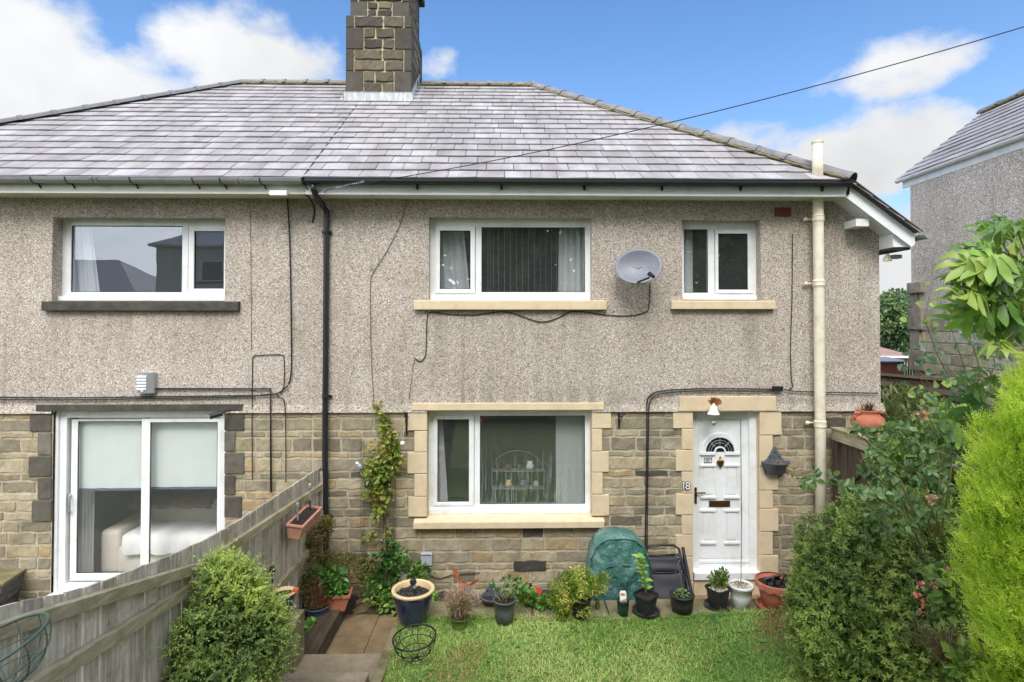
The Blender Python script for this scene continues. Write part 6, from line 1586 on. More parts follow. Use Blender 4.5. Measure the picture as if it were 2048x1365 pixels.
# terracotta ribbed pot with solar lights
t, c, R, H = round_pot('ribbed_terracotta_pot', 'ribbed terracotta pot with scalloped rim on a saucer beside the dark bush', 1552, 1165, 1216, 74, 'terra', taper=.66, lip=.02, ribs=30, ramp=.016, saucer=1.0, sd=.16)
m = MB(); n = 72; V = []
for zz, rr_, sc_ in ((-.05, 1.02, 1), (.0, 1.06, 0), (.012, 1.05, 0), (.012, .98, 0)):
    for k in range(n): a = 2*math.pi*k/n; V.append((c.x+R*rr_*math.cos(a), c.y+R*rr_*math.sin(a), c.z+H+zz-(.022*abs(math.sin(a*6)) if sc_ else 0)))
m.add(V, np.array([(j*n+k, j*n+(k+1) % n, (j+1)*n+(k+1) % n, (j+1)*n+k) for j in range(3) for k in range(n)])); m.build('scalloped_rim', M['terra'], t, smooth=True)
for i, (dx, dy, an, lb) in enumerate(((-.10, -.04, -.5, 'black solar spotlight leaning left in the ribbed terracotta pot'), (.0, .0, -.15, 'black solar spotlight standing in the middle of the ribbed terracotta pot'), (.10, .03, .35, 'black solar spotlight leaning right in the ribbed terracotta pot'))):
    b = Vector((c.x+dx*.95, c.y+dy-.02, c.z+H*.90)); s = thing('solar_spotlight', lb, 'solar light', b, 'solar spotlights stored in the terracotta pot'); Mx = Matrix.Translation(b) @ Matrix.Rotation(an*.7, 4, 'Y') @ Matrix.Rotation(.35, 4, 'X')
    m = MB(); m.M = Mx; m.box(-.035, .035, -.02, .02, .0, .10); m.build('light_head', M['blackpl'], s, bevel=.008)
    m = MB(); m.M = Mx
    for j in range(3):
        for k in range(3): m.box(-.024+k*.018, -.012+k*.018, -.023, -.0202, .02+j*.022, .034+j*.022)
    m.build('led_cells', M['silver'], s)
    m = MB(); m.M = Mx @ Matrix.Translation((0, 0, .115)) @ Matrix.Rotation(-.6, 4, 'X'); m.box(-.045, .045, -.035, .035, 0, .014); m.build('solar_panel', M['bluepanel'] if 'bluepanel' in M else M['blackpl'], s, bevel=.003)
# red-orange pots behind the coping, nasturtiums
t, c, R, H = round_pot('red_pot', 'orange-red plastic pot with a clear drip stake, against the stone wall', 1060, 1182, 1232, 47, 'redpl', zc=.06, taper=.75, sd=.25)
m = MB(); m.tube([(c.x, c.y, c.z+H*.5), (c.x, c.y, c.z+H+.06)], .006, 6); m.build('drip_stake', M['silver'], t); m = MB(); m.lathe((c.x, c.y, c.z+H+.055), [(.022, 0), (.024, .03), (.014, .032)], 10); m.build('stake_cap', M['blackpl'], t)
q = on(1104, 1225, .08); trough('window_box', 'small terracotta trough half hidden behind the fuchsia', Vector((q.x-.03, q.y, .06)), .34, .16, .17, 'terra', 0)
q = on(976, 1222, .16); trough('window_box', 'faded terracotta box with fluted rim under the grey wall planter', Vector((q.x+.06, q.y+.05, .13)), .36, .17, .17, 'terra2', rad(4))
def wall_planter(label, c, w, h, mat, seed):
    t = thing('wall_planter', label, 'planter', c); c = Vector(c)
    m = MB(); n = 24; out = []
    for i in range(n+1):
        u = -1+2*i/n; z = h*(.50+.50*math.exp(-(u/.34)**2)*1.0) if abs(u) < .99 else h*.45
        z = h*(.42+.22*(1-abs(u))+.36*math.exp(-(u/.40)**2)); out.append((u*w/2*(1 if True else 1), z))
    pts = [(c.x-w*.36, c.z)]+[(c.x+u, c.z+z) for u, z in out]+[(c.x+w*.36, c.z)]
    m.prism(pts, c.y-.012, c.y); m.build('back_plate', M[mat], t, bevel=.004)
    m = MB(); V = []; k = 14
    prof = [(.30, -.0, .30), (.42, .30, .75), (.47, .42, .95), (.52, .43, 1.05), (.52, .48, 1.05), (.46, .48, .95), (.42, .36, .8)]
    for (hw, z, dp) in prof:
        for j in range(k+1): a = math.pi*j/k; V.append((c.x-hw*w*math.cos(a), c.y-.013-dp*.17*math.sin(a), c.z+z*h))
    m.add(V, [(j*(k+1)+i, j*(k+1)+i+1, (j+1)*(k+1)+i+1, (j+1)*(k+1)+i) for j in range(len(prof)-1) for i in range(k)]+[tuple(range(k+1))[::-1]]); m.build('basin', M[mat], t, smooth=False)
    m = MB(); m.add([(c.x-.45*w*math.cos(math.pi*j/k), c.y-.014-.9*.17*math.sin(math.pi*j/k), c.z+.40*h) for j in range(k+1)], [tuple(range(k+1))]); m.build('soil', M['soil'], t)
    m = MB(); r = .012
    for (u, v) in ((-.22, .62), (.22, .62), (0, .78)): m.ball((c.x+u*w*.9, c.y-.014, c.z+v*h), r, 8, 4, sy=.3)
    m.build('fixing_holes', M['blackpl'], t)
    return t, c
q = at(984, 1192, -.95); wall_planter('dark grey half-round planter with pointed back, standing behind the coping', (q.x, -.86, .30), .30, .30, 'greypl', 1)
q = at(1549, 948, -.05); t, c = wall_planter('grey half-round planter with pointed back fixed to the wall right of the front door', (q.x, -.05, q.z), .36, .37, 'greypl', 2)
foliage('dead_plant', M['leaf'], t, [(c.x, c.y-.1, c.z+.17, .08, .05, .02)], 60, .04, .006, DRY, 19, spread=1)
# rusty shears / wooden tool pieces and grey scoop
def tools():
    q = on(924, 1222, .10); t = thing('garden_shears', 'rusty brown garden tool propped against the stone wall behind the lavender', 'garden tool', (q.x, -.9, .1))
    A = at(905, 1136, -.62); B = at(930, 1182, -.80); C = at(957, 1160, -.72)
    def blade(a, b, w, nm):
        m = MB(); d = (b-a).normalized(); s = d.cross(Vector((0, 1, 0))).normalized(); V = []
        for p, k in ((a, .5), (a.lerp(b, .25), 1), (b, .55)):
            V += [p+s*w*k, p-s*w*k]
        V2 = [v+Vector((0, .015, 0)) for v in V]; m.add([tuple(v) for v in V+V2], [(0, 2, 3, 1), (2, 4, 5, 3), (6, 7, 9, 8), (8, 9, 11, 10), (0, 6, 8, 2), (2, 8, 10, 4), (1, 3, 9, 7), (3, 5, 11, 9), (0, 1, 7, 6), (4, 10, 11, 5)]); m.build(nm, M['rust'], t)
    blade(A, B, .028, 'blade'); blade(C, at(926, 1180, -.84), .016, 'blade')
    m = MB(); m.ball(at(928, 1172, -.74), .055, 10, 6, sz=.6); m.build('hinge', M['rust'], t)
    t = thing('grey_scoop', 'grey plastic scoop leaning between the shears and the terracotta box', 'garden tool', at(935, 1180, -.95)); m = MB()
    P = [at(931, 1176, -.9), at(940, 1183, -.95), at(949, 1193, -1.0), at(954, 1205, -1.03)]
    m.tube(P, .022, 8, r2=.03); m.build('scoop', M['greypl'], t, smooth=True)
tools()
# left bed pots
ZB = .12
t, c, R, H = round_pot('glazed_pot', 'second dark blue glazed pot with buff rim, behind the small-leaved bush', 568, 1183, 1222, 46, 'blueglaze', zc=.72, prof=bluep, sd=.2)
m = MB(); m.lathe((c.x, c.y, c.z), [(R*.93, H*.90), (R*1.0, H*.925), (R*1.01, H*.985), (R*.86, H), (R*.80, H*.72)], 40, cap=False); m.build('rim', M['potinner'], t, smooth=True)
q = Vector((c.x+R*.7, c.y-.02, c.z+H)); m = MB(); s = thing('garden_trowel', 'orange-handled tool standing in the second blue pot', 'garden tool', q)
m.tube([q+Vector((0, 0, -.02)), q+Vector((.03, 0, .035)), q+Vector((.07, 0, .03))], .012, 8); m.tube([q+Vector((.02, 0, .03)), q+Vector((.05, 0, -.01))], .008, 6); m.build('handle', M['orange'], s); m = MB(); m.tube([q+Vector((0, 0, -.02)), q+Vector((.015, 0, -.12))], .006, 6); m.build('shaft', M['silver'], s)
t, c, R, H = round_pot('blue_bowl_planter', 'slate-blue plastic bowl of brown withered stems in the left bed', 634, 1212, 1236, 46, 'bluebowl', zc=.13, taper=.62, cat='potted plant', sd=.1)
foliage('withered_foliage', M['leaf'], t, [(c.x-.0, c.y, c.z+H+.10, .15, .13, .14), (c.x-.02, c.y, c.z+H+.24, .10, .1, .10)], 900, .04, .012, [lin(120, 84, 56), lin(150, 110, 76), lin(96, 70, 48), lin(130, 128, 70)], 22, inner=.9, spread=1.2, up=.8)
sprigs('withered_stems', 'leaf', t, (c.x, c.y, c.z+H*.9), 90, .32, .14, DRY, 23, .003, .1)
q = on(676, 1205, .1); t, _ = trough('terracotta_trough', 'terracotta trough at the back of the left bed with a leafy plant over it', Vector((q.x, -.62, .16)), .46, .22, .20, 'terra', rad(6))
foliage('foliage', M['gloss_leaf'], t, [(q.x-.03, -.62, .52, .20, .14, .14), (q.x+.05, -.66, .42, .14, .1, .08)], 420, .075, .042, [lin(54, 96, 44), lin(88, 136, 64), lin(128, 172, 92)], 24, inner=.8, spread=.8, up=.2)
t = thing('leafy_seedling', 'low green seedling growing beside the timber sleeper', 'plant', on(625, 1262, .1)); q = on(625, 1258, .1)
foliage('foliage', M['gloss_leaf'], t, [(q.x, q.y, .14, .09, .1, .05)], 70, .06, .038, [lin(70, 120, 60), lin(112, 160, 78), lin(150, 190, 96)], 25, inner=.9, spread=.7)
# wire baskets
def wire_basket(label, c, R, hgt, mat, tilt, seed, scroll=False, r_=.006):
    t = thing('wire_basket', label, 'basket', c); m = MB(); m.M = Matrix.Translation(c) @ Matrix.Rotation(tilt[0], 4, 'X') @ Matrix.Rotation(tilt[1], 4, 'Y'); n = 40
    rim = MB(); rim.M = m.M; rim.tube([(R*math.cos(2*math.pi*k/n), R*math.sin(2*math.pi*k/n), 0) for k in range(n)], r_*1.5, 8, closed=True); rim.build('rim', M[mat], t, smooth=True)
    for f in (.45, .75):
        rr = R*math.cos(math.asin(f)); m.tube([(rr*math.cos(2*math.pi*k/n), rr*math.sin(2*math.pi*k/n), -hgt*f) for k in range(n)], r_*.7, 5, closed=True)
    for k in range(6 if scroll else 12):
        a = math.pi*k/(3 if scroll else 6)+.3
        m.tube([(R*math.cos(b)*math.cos(a+(math.sin(b*3)*.25 if scroll else 0)), R*math.cos(b)*math.sin(a+(math.sin(b*3)*.25 if scroll else 0)), -hgt*math.sin(b)) for b in np.linspace(0, math.pi/2, 9)], r_*.7, 5)
        if scroll:
            for s in (1, -1):
                pp = []
                for j in range(14):
                    w = j/13*5.2; rr = .045*(1-j/18); aa = a+.5+s*(.10+rr*math.cos(w)/R); zz = -hgt*.35+rr*math.sin(w); q_ = R*math.sqrt(max(.05, 1-(zz/hgt)**2)); pp.append((q_*math.cos(aa), q_*math.sin(aa), zz))
                m.tube(pp, r_*.6, 4)
    m.build('wires', M[mat], t, smooth=True)
q = on(829, 1275, .56); wire_basket('black wrought-iron hanging basket frame lying empty at the corner of the lawn', q, prj(84, q)/2, .20, 'blackiron', (rad(4), rad(-3)), 1, True, .0055)
q = onX(-18, 1290, FXX+.32); wire_basket('green wire hanging basket hooked to the near end of the fence', Vector((FXX+.26, q.y+.06, onX(10, 1275, FXX+.25).z)), .20, .19, 'greenwire', (rad(10), rad(-16)), 2, False, .0045)

# ================================================================ GREEN COVER AND CHAIR
def cover():
    Yf = -.62; a, b, c, d = R4(1176, 1213, 1303, 1072, Yf); zb, zt = min(c, d), max(c, d); zb = .0; cx = (a+b)/2; hw = (b-a)/2; H = zt-zb
    t = thing('greenhouse_cover', 'green plastic arched cover with a zipped front, leaning by the wall next to the chair', 'cover', (cx, Yf+.15, 0))
    def outline(k, n=30, H_=H, w_=hw):
        P = []
        for i in range(n+1):
            u = -1+2*i/n; a_ = math.pi*(1-i/n)
            x = w_*np.sign(math.cos(a_))*abs(math.cos(a_))**.62*k; z = H_*(.40+.60*abs(math.sin(a_))**.75)
            P.append((x, z))
        return [(-w_*k*1.08, 0)]+P+[(w_*k*1.08, 0)]
    rows = []; r = np.random.RandomState(3)
    for (y, k, hh) in ((Yf+.36, .90, .98), (Yf+.28, .97, 1.0), (Yf+.12, 1.0, 1.0), (Yf+.02, .99, .985), (Yf-.01, .96, .965)):
        rows.append([(cx+x+.008*math.sin(i*1.7+y*20), y+.01*math.sin(i*2.3+y*9), z*hh+zb) for i, (x, z) in enumerate(outline(k))])
    m = MB(); n = len(rows[0]); V = [p for q in rows for p in q]
    F = [(j*n+i, j*n+i+1, (j+1)*n+i+1, (j+1)*n+i) for j in range(4) for i in range(n-1)]
    m.add(V, F)
    # puckered front panel as a grid blended from outline to centre
    o = rows[-1]; K = 9; base = (cx, Yf-.03, .0); V = []
    for j in range(K+1):
        f = j/K
        for i, p in enumerate(o):
            q = Vector(p).lerp(Vector((cx, Yf-.05, H*.30)), f); q.y += .022*math.sin(q.x*31+f*3)*math.sin(q.z*17)*(f > 0)-.02*math.sin(f*math.pi); V.append(q)
    m.add([tuple(v) for v in V], [(j*n+i, j*n+i+1, (j+1)*n+i+1, (j+1)*n+i) for j in range(K) for i in range(n-1)]); m.build('cover_sheet', M['greencover'], t, smooth=True)
    s = MB(); A = [(cx+x*.80, Yf-.045, z*.66+.0) for x, z in outline(.98)[1:-1]]; A = [(cx-hw*.79, Yf-.04, .02)]+A+[(cx+hw*.79, Yf-.04, .02)]
    s.tube(A, .009, 6); s.tube([(cx+.04, Yf-.105, H*.50), (cx+.05, Yf-.11, H*.35), (cx+.05, Yf-.11, H*.2), (cx+.045, Yf-.10, .05)], .006, 5); s.tube([(cx-hw*.74, Yf-.06, H*.53), (cx-hw*.4, Yf-.095, H*.505), (cx, Yf-.108, H*.495), (cx+hw*.4, Yf-.095, H*.505), (cx+hw*.74, Yf-.06, H*.53)], .005, 5); s.build('zip_seam', M['seam'], t, smooth=True)
    s = MB(); s.tube([(x, y-.004, z) for x, y, z in rows[-1]], .007, 6); s.build('edge_piping', M['seam'], t, smooth=True)
cover()
def chair():
    Yb, Yt = -.66, -.30; pB = at(1345, 1208, Yb); w = prj(86, pB); H = .92
    zt = at(1340, 1090, Yt).z; lean = math.atan2(Yt-Yb, zt-.12); L_ = math.hypot(Yt-Yb, zt-.10)
    t = thing('folded_garden_chair', 'folded black reclining garden chair leaning against the wall beside the front door', 'chair', (pB.x, Yb, 0))
    base = Vector((pB.x-.0, Yb, .10)); B = Matrix.Translation(base) @ Matrix.Rotation(-lean, 4, 'X') @ Matrix.Rotation(rad(-2.5), 4, 'Y')
    def tb(nm, pts, r_, par=t): m = MB(); m.M = B; m.tube(pts, r_, 8); return m.build(nm, M['blackpl'], par, smooth=True)
    h = w/2
    tb('back_frame', [(-h+.02, 0, 0), (-h+.01, 0, L_*.6), (-h+.03, 0, L_*.93), (-h*.6, -.01, L_*.985), (0, -.015, L_*1.0), (h*.6, -.01, L_*.985), (h-.04, 0, L_*.93), (h-.02, 0, L_*.6), (h-.02, 0, 0)], .016)
    tb('head_bar', [(-h+.03, -.005, L_*.84), (h-.04, -.005, L_*.84)], .014)
    for s, nm in ((-1, 'arm'), (1, 'arm')):
        m = MB(); m.M = B; x = s*(h+.012); m.box(x-.016, x+.016, -.035, .03, L_*.05 if s > 0 else L_*.2, L_*.95); m.build('arm', M['blackpl'], t, bevel=.01)
        tb('leg', [(s*(h+.03), -.03, -.10), (s*(h+.02), .01, L_*.45), (s*(h-.03), .03, L_*.9)], .012)
        tb('leg', [(s*(h-.03), -.05, -.12), (s*(h-.03), -.05, L_*.6)], .012)
    for (z0, z1, nm, bulge) in ((L_*.58, L_*.83, 'headrest', .02), (L_*.06, L_*.60, 'seat_fabric', .018)):
        m = MB(); m.M = B; n, k = 10, 10; V = []
        for j in range(k+1):
            for i in range(n+1):
                u = -1+2*i/n; v = j/k; sag = .012*(1-u*u)*(j == k or j == k-1)
                V.append((u*(h-.045), -.035-bulge*(1-u*u)*math.sin(math.pi*v)-.01*math.sin(v*9+u)*(1-u*u), z0+(z1-z0)*v-sag))
        m.add(V, np.array([(j*(n+1)+i, j*(n+1)+i+1, (j+1)*(n+1)+i+1, (j+1)*(n+1)+i) for j in range(k) for i in range(n)])); o = m.build(nm, M['chairfab'], t, smooth=True); md = o.modifiers.new('s', 'SOLIDIFY'); md.thickness = .01
    m = MB(); m.M = B
    for x in (-h+.07, h-.08):
        for z in (L_*.79, L_*.58): m.ball((x, -.05, z), .01, 8, 5)
    m.build('rivets', M['silver'], t)
    tb('foot_bar', [(-h+.02, -.055, .0), (h-.02, -.055, .0)], .018)
    m = MB(); m.M = B; m.box(-.045, .035, -.078, -.07, -.012, .012); m.build('maker_plate', M['silver'], t)
    tb('front_bar', [(-h+.03, -.05, L_*.595), (-h*.3, -.06, L_*.57), (h*.3, -.06, L_*.57), (h-.05, -.05, L_*.595)], .008)
chair()

# ================================================================ NEIGHBOURING HOUSE ON THE RIGHT
def neighbour():
    Yf = 3.4; X = at(1822, 500, Yf).x; t = thing('neighbouring_house', 'pebbledashed neighbouring house at the right edge with sandstone base and pale slate roof', 'house', (X, 0, 1.5))
    zs = at(1824, 622, Yf).z; ze = at(1822, 366, Yf).z; Yn = -5.5
    m = MB(); q = np.array([[0, 1, 2, 3]])
    m.add([(X, Yf, zs), (X, Yn, zs), (X, Yn, ze+.1), (X, Yf, ze+.1)], q); m.add([(X, Yf, zs), (X, Yf, ze+.1), (X+6, Yf, ze+.1), (X+6, Yf, zs)], q); m.add([(X, Yn, zs), (X+6, Yn, zs), (X+6, Yn, ze+.1), (X, Yn, ze+.1)], q)
    m.build('render_wall', M['pebble_shade_lift'], t)
    m = MB(); course_wall(m, -Yf, -Yn, .8, zs, [], lambda u, v, d: (X+.01-d, -u, v), 71, (.2, .2, .2), .016, .03, wr=(.26, .55), gain=1.9); m.box(X+.02, X+6, Yn, Yf-.01, .8, zs-.002); m.build('stone_wall', M['stone'], t)  # stone colour gained up too, making good the light this side lacks
    # quoins on the far corner
    m = MB()
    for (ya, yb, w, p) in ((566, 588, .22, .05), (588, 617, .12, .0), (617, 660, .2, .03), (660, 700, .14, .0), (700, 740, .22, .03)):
        z1, z0 = at(1822, ya, Yf).z, at(1822, yb, Yf).z; m.box(X-.03-p, X+.02, Yf-w*1.6, Yf+.03, z0+.004, z1-.004, (7, 6.4, 5.8))  # tint raised, partly to offset the shade on this corner
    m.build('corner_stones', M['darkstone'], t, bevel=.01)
    # eaves
    xe = at(1797, 362, Yf+.2).x; zt = at(1797, 358, Yf+.2).z; yv = Yf+.2
    m = MB(); m.box(xe+.08, xe+.11, Yn, yv, zt-.20, zt-.0); m.box(xe+.112, X, Yn, yv, zt-.185, zt-.17); m.build('fascia', M['upvc'], t)
    m = MB(); R = .06; n = 8; sec = [(-R*math.cos(math.pi*i/n), -R*math.sin(math.pi*i/n)) for i in range(n+1)]
    m.add([(xe+.02+a, y, zt-.02+b) for y in (Yn, yv+.08) for a, b in sec], [(i, n+1+i, n+2+i, i+1) for i in range(n)]+[tuple(range(n+1, 2*n+2))]); m.build('gutter', M['upvc'], t, smooth=True)
    # roof plane rising to the right
    top = at(1968, 224, yv); run = top.x-xe; rise = top.z-zt; S = Vector((run, 0, rise)); Ls = S.length; S.normalize(); nrm = Vector((-S.z, 0, S.x))
    m = MB(); slates(m, (xe, 0, zt), (0, -1, 0), S, nrm, Ls, lambda s: (-yv, -Yn), seed=19, expo=.23, wid=.36); r = m.build('roof', M['slate'], t)
    m = MB(); P = [Vector((xe, yv, zt)), Vector((xe, Yn, zt)), Vector((top.x, Yn, top.z)), Vector((top.x, yv, top.z)), Vector((2*top.x-xe, Yn, zt)), Vector((2*top.x-xe, yv, zt))]; P = [p-Vector((0, 0, .03)) for p in P]
    m.add([tuple(p) for p in P], [(0, 1, 2, 3), (3, 2, 4, 5), (0, 3, 5), (1, 4, 2)]); m.build('roof_underlay', M['under'], r)
    ridge_run(t, (top.x, yv+.03, top.z+.03), (top.x, Yn, top.z+.03), rad_=.13, seed=9)
neighbour()

# ================================================================ BACKGROUND BEYOND THE GAP
def simple_house(name, label, c, w, d, h, rh, rot, wallm, roofm, hip=1.0, windows=(), group=None, base=0):
    t = thing(name, label, 'house', c, group); Mx = Matrix.Translation(c) @ Matrix.Rotation(rot, 4, 'Z')
    m = MB(); m.M = Mx; m.box(-w/2, w/2, -d/2, d/2, -4, h); m.build('wall', wallm, t)
    m = MB(); m.M = Mx; o = .35; a = w/2+o; b = d/2+o; k = max(0.01, a-b*hip)
    m.add([(-a, -b, h), (a, -b, h), (a, b, h), (-a, b, h), (-k, 0, h+rh), (k, 0, h+rh)], [(0, 1, 5, 4), (2, 3, 4, 5), (1, 2, 5), (3, 0, 4), (3, 2, 1, 0)]); rf = m.build('roof', roofm, t)
    m = MB(); m.M = Mx; m.box(-a-.02, a+.02, -b-.06, -b, h-.14, h+.02); m.box(-a-.02, a+.02, b, b+.06, h-.14, h+.02); m.box(-a-.06, -a-.021, -b, b, h-.14, h+.02); m.box(a+.021, a+.06, -b, b, h-.14, h+.02); m.build('gutter', M['upvc_cream'], t)
    for (x, z, ww, hh, side) in windows:
        m = MB(); m.M = Mx
        y = d/2*side
        f = MB(); f.M = Mx; f.box(x-ww/2, x+ww/2, y-.04, y+.04, z, z+hh); fo = f.build('window', M['upvc'], t)
        for (u0, u1) in ((.06, .62), (.70, .94)):
            g = MB(); g.M = Mx; g.box(x-ww/2+ww*u0, x-ww/2+ww*u1, y-.05, y+.05, z+.1, z+hh-.1); g.build('pane', M['doorglass'], fo)
        s = MB(); s.M = Mx; s.box(x-ww/2-.15, x+ww/2+.15, y-.12, y+.12, z-.16, z-.001); s.build('sill', M['darkstone'], fo)
    return t
M['redroof'] = pm('brown_tiled_roof', lin(138, 112, 104), .85, .15, 2, .6, 3, .1, stretch=(1, 1, 6))
M['greyroof'] = pm('distant_slate_roof', lin(136, 136, 142), .7, .12, 2, .5, 3, .06, stretch=(1, 1, 8))
M['farwall'] = pm('distant_render', lin(226, 212, 186), .9, .08, 2, 0); M['pinkwall'] = pm('distant_stone', lin(190, 164, 146), .9, .12, 4, .2)
Yh = 36; e = at(1800, 713, Yh); r_ = at(1762, 664, Yh)
simple_house('distant_house', 'distant bungalow with brown tiled hipped roof seen in the gap between the houses', (r_.x-4.0, Yh+5, e.z-2.6), 13, 9, 2.6, r_.z-e.z, 0, M['pinkwall'], M['redroof'])
def tree(name, label, base, H, blobs, n, L, cols, seed, group=None, mat='leaf', trunk_r=.25, sp=.9):
    t = thing(name, label, 'tree', base, group); b = Vector(base)
    m = MB(); pts = [b-Vector((0, 0, .5)), b+Vector((.02*H, 0, H*.3)), b+Vector((-.01*H, .01*H, H*.6)), b+Vector((0, 0, H*.8))]; m.tube(pts, trunk_r, 8, r2=trunk_r*.25); m.build('trunk', M['bark'], t, smooth=True)
    m = MB(); r = random.Random(seed)
    for bl in blobs: m.tube([b+Vector((0, 0, H*.35)), (b+Vector((0, 0, H*.45))).lerp(Vector(bl[:3]), .6), Vector(bl[:3])], trunk_r*.4, 5, r2=trunk_r*.08)
    m.build('branches', M['bark'], t, smooth=True)
    foliage('crown', M[mat], t, blobs, n, L, L*.6, cols, seed, inner=.9, rough=.2, k=1.6, spread=1.1, clump=1.2, up=.1)
    return t
Yt = 50; c = at(1792, 640, Yt); s_ = (Yt+7.5)/FPX
TG = [lin(62, 86, 56), lin(84, 112, 72), lin(110, 136, 88), lin(132, 152, 104)]
bl = [(at(px, py, Yt).x, Yt+dy, at(px, py, Yt).z, rx*s_, 2.5, rz*s_) for px, py, rx, rz, dy in ((1770, 612, 24, 20, 0), (1800, 600, 22, 16, 1), (1822, 600, 24, 22, 2), (1786, 645, 32, 30, 0), (1822, 650, 30, 34, 1), (1760, 655, 24, 34, 1), (1800, 685, 34, 22, 0), (1845, 620, 24, 30, 2))]
tree('broadleaf_tree', 'dark green tree rising above the distant brown roof between the houses', (at(1792, 760, Yt).x, Yt, at(1792, 760, Yt).z-1), 8, bl, 9000, .34, TG, 51)
# store box and fence on the bank
q = at(1785, 722, 5.6); qb = at(1785, 750, 5.6); xa, xb = at(1750, 740, 5.6).x, at(1809, 740, 5.6).x
t = thing('garden_store_box', 'brown garden storage box with pale lid behind the far fence', 'storage box', ((xa+xb)/2, 5.9, qb.z-.4)); m = MB(); m.box(xa, xb, 5.6, 6.2, qb.z-.6, q.z-.03); m.build('box', M['airbrick'], t, bevel=.01); m = MB(); m.hexa([(xa-.03, 5.55, q.z-.03), (xb+.03, 5.55, q.z-.03), (xb+.03, 6.25, q.z-.0), (xa-.03, 6.25, q.z-.0), (xa-.03, 5.55, q.z), (xb+.03, 5.55, q.z), (xb+.03, 6.25, q.z+.06), (xa-.03, 6.25, q.z+.06)]); m.build('lid', M['grey'], t, bevel=.005)
m = MB(); xa, xb = at(1812, 730, 5.3).x, at(1822, 730, 5.3).x; zt_ = at(1815, 720, 5.3).z
for i in range(3): x = xa+(xb-xa)*i/2; m.tube([(x, 5.3, zt_-.9), (x, 5.3, zt_)], .015, 6)
m.tube([(xa-.05, 5.3, zt_), (xb+.1, 5.3, zt_)], .015, 6); tag(m.build('railing', M['blackiron']), 'small dark metal railing beside the brown storage box', 'railing')
def back_fence():
    A = at(1750, 745, 3.0); B = at(1925, 760, 2.0); t = thing('boundary_fence', 'dark brown board fence between the two houses with a weathered top rail', 'fence', (A.x, A.y, 1.7)); d = (B-A).xy; Lh = d.length; r = np.random.RandomState(2)
    ux, uy = d.x/Lh, d.y/Lh; H = .62; m = MB(); x = 0
    while x < Lh+.8:
        w = .09; f = x/Lh; z = A.z+(B.z-A.z)*f-.02+.008*r.rand(); p = (A.x+ux*x, A.y+uy*x); q = (A.x+ux*(x+w), A.y+uy*(x+w)); c = tuple(np.ones(3)*(.75+.5*r.rand()))
        m.hexa([(p[0], p[1], z-1.3), (q[0], q[1], z-1.3), (q[0], q[1]+.018, z-1.3), (p[0], p[1]+.018, z-1.3), (p[0], p[1], z), (q[0], q[1], z), (q[0], q[1]+.018, z), (p[0], p[1]+.018, z)], c); x += w+.012
    m.build('board_panel', M['brownwood'], t)
    C = at(1750, 760, 2.95); D = at(1925, 785, 1.95)
    for (P, Q, h) in ((A, B, .05), (C, D, .09)):
        m = MB(); P = Vector(P); Q = Vector(Q); m.hexa([tuple(P+Vector((0, -.05, -h))), tuple(Q+Vector((0, -.05, -h))), tuple(Q+Vector((0, -.005, -h))), tuple(P+Vector((0, -.005, -h))), tuple(P+Vector((0, -.05, 0))), tuple(Q+Vector((0, -.05, 0))), tuple(Q+Vector((0, -.005, 0))), tuple(P+Vector((0, -.005, 0)))]); m.build('rail', M['railx'], t)
back_fence()

# ---- bank, side gate and amphora at the right
def bank():
    xs = np.linspace(4.5, 8.0, 16); ys = np.linspace(-6.5, 3.2, 22); V = []; r = np.random.RandomState(3)
    for y in ys:
        for x in xs: V.append((x, y, (1.98 if y < 1 else 1.98+.02*(y-1))+.05*r.rand()-(2.2 if (x > WR-.3 and x < WR+.0 and y > 0) else 0)))
    n = len(xs); m = MB(); F = [(j*n+i, j*n+i+1, (j+1)*n+i+1, (j+1)*n+i) for j in range(len(ys)-1) for i in range(n-1) if not (xs[i] < WR and ys[j+1] > -.1)]
    m.add(V, F); k = len(ys)
    for j in range(k-1): 
        if ys[j+1] <= 0: m.add([V[j*n], V[(j+1)*n], (4.5, ys[j+1], -.1), (4.5, ys[j], -.1)], np.array([[0, 1, 2, 3]]))
    m.add([(4.5, -.12, -.1), (5.2, -.12, -.1), (5.2, -.12, 2.0), (4.5, -.12, 2.0)], np.array([[0, 1, 2, 3]]))
    struct(m.build('earth_bank', M['field'], smooth=True))
bank()
def gate():
    XG = 4.36; A = at(1675, 862, -.18); zA = A.z; XG = A.x
    B = onX(1770, 893, XG+.02); t = thing('side_fence', 'dark boarded side fence with a grey weathered top rail beside the soil pipe', 'fence', (XG, -.6, 0))
    m = MB(); r = np.random.RandomState(8); y = -.12
    while y > -3.4:
        w = .10; c = tuple(np.ones(3)*(.8+.5*r.rand())); m.box(XG+.03, XG+.05, y-w, y, -.05, zA-.06-.01*r.rand(), c); y -= w+.01
    m.build('board_panel', M['brownwood'], t)
    m = MB(); m.box(XG-.035, XG+.03, -3.4, -.10, zA-.13, zA+.01); m.box(XG-.05, XG+.12, -3.4, -.10, zA+.012, zA+.035); m.build('rail', M['rail'], t, bevel=.004)
    m = MB(); P = onX(1690, 965, XG); Q = onX(1760, 900, XG); m.hexa([(XG-.01, P.y, P.z-.09), (XG+.029, P.y, P.z-.09), (XG+.029, Q.y, Q.z-.09), (XG-.01, Q.y, Q.z-.09), (XG-.01, P.y, P.z), (XG+.029, P.y, P.z), (XG+.029, Q.y, Q.z), (XG-.01, Q.y, Q.z)]); m.build('brace', M['brownwood'], t)
    m = MB(); m.box(XG-.02, XG+.07, -.2, -.1, -.05, zA-.02); m.build('post', M['brownwood'], t)
    return XG, zA
XG, zG = gate()
q = at(1736, 868, -.45); zq = max(zG+.04, q.z)
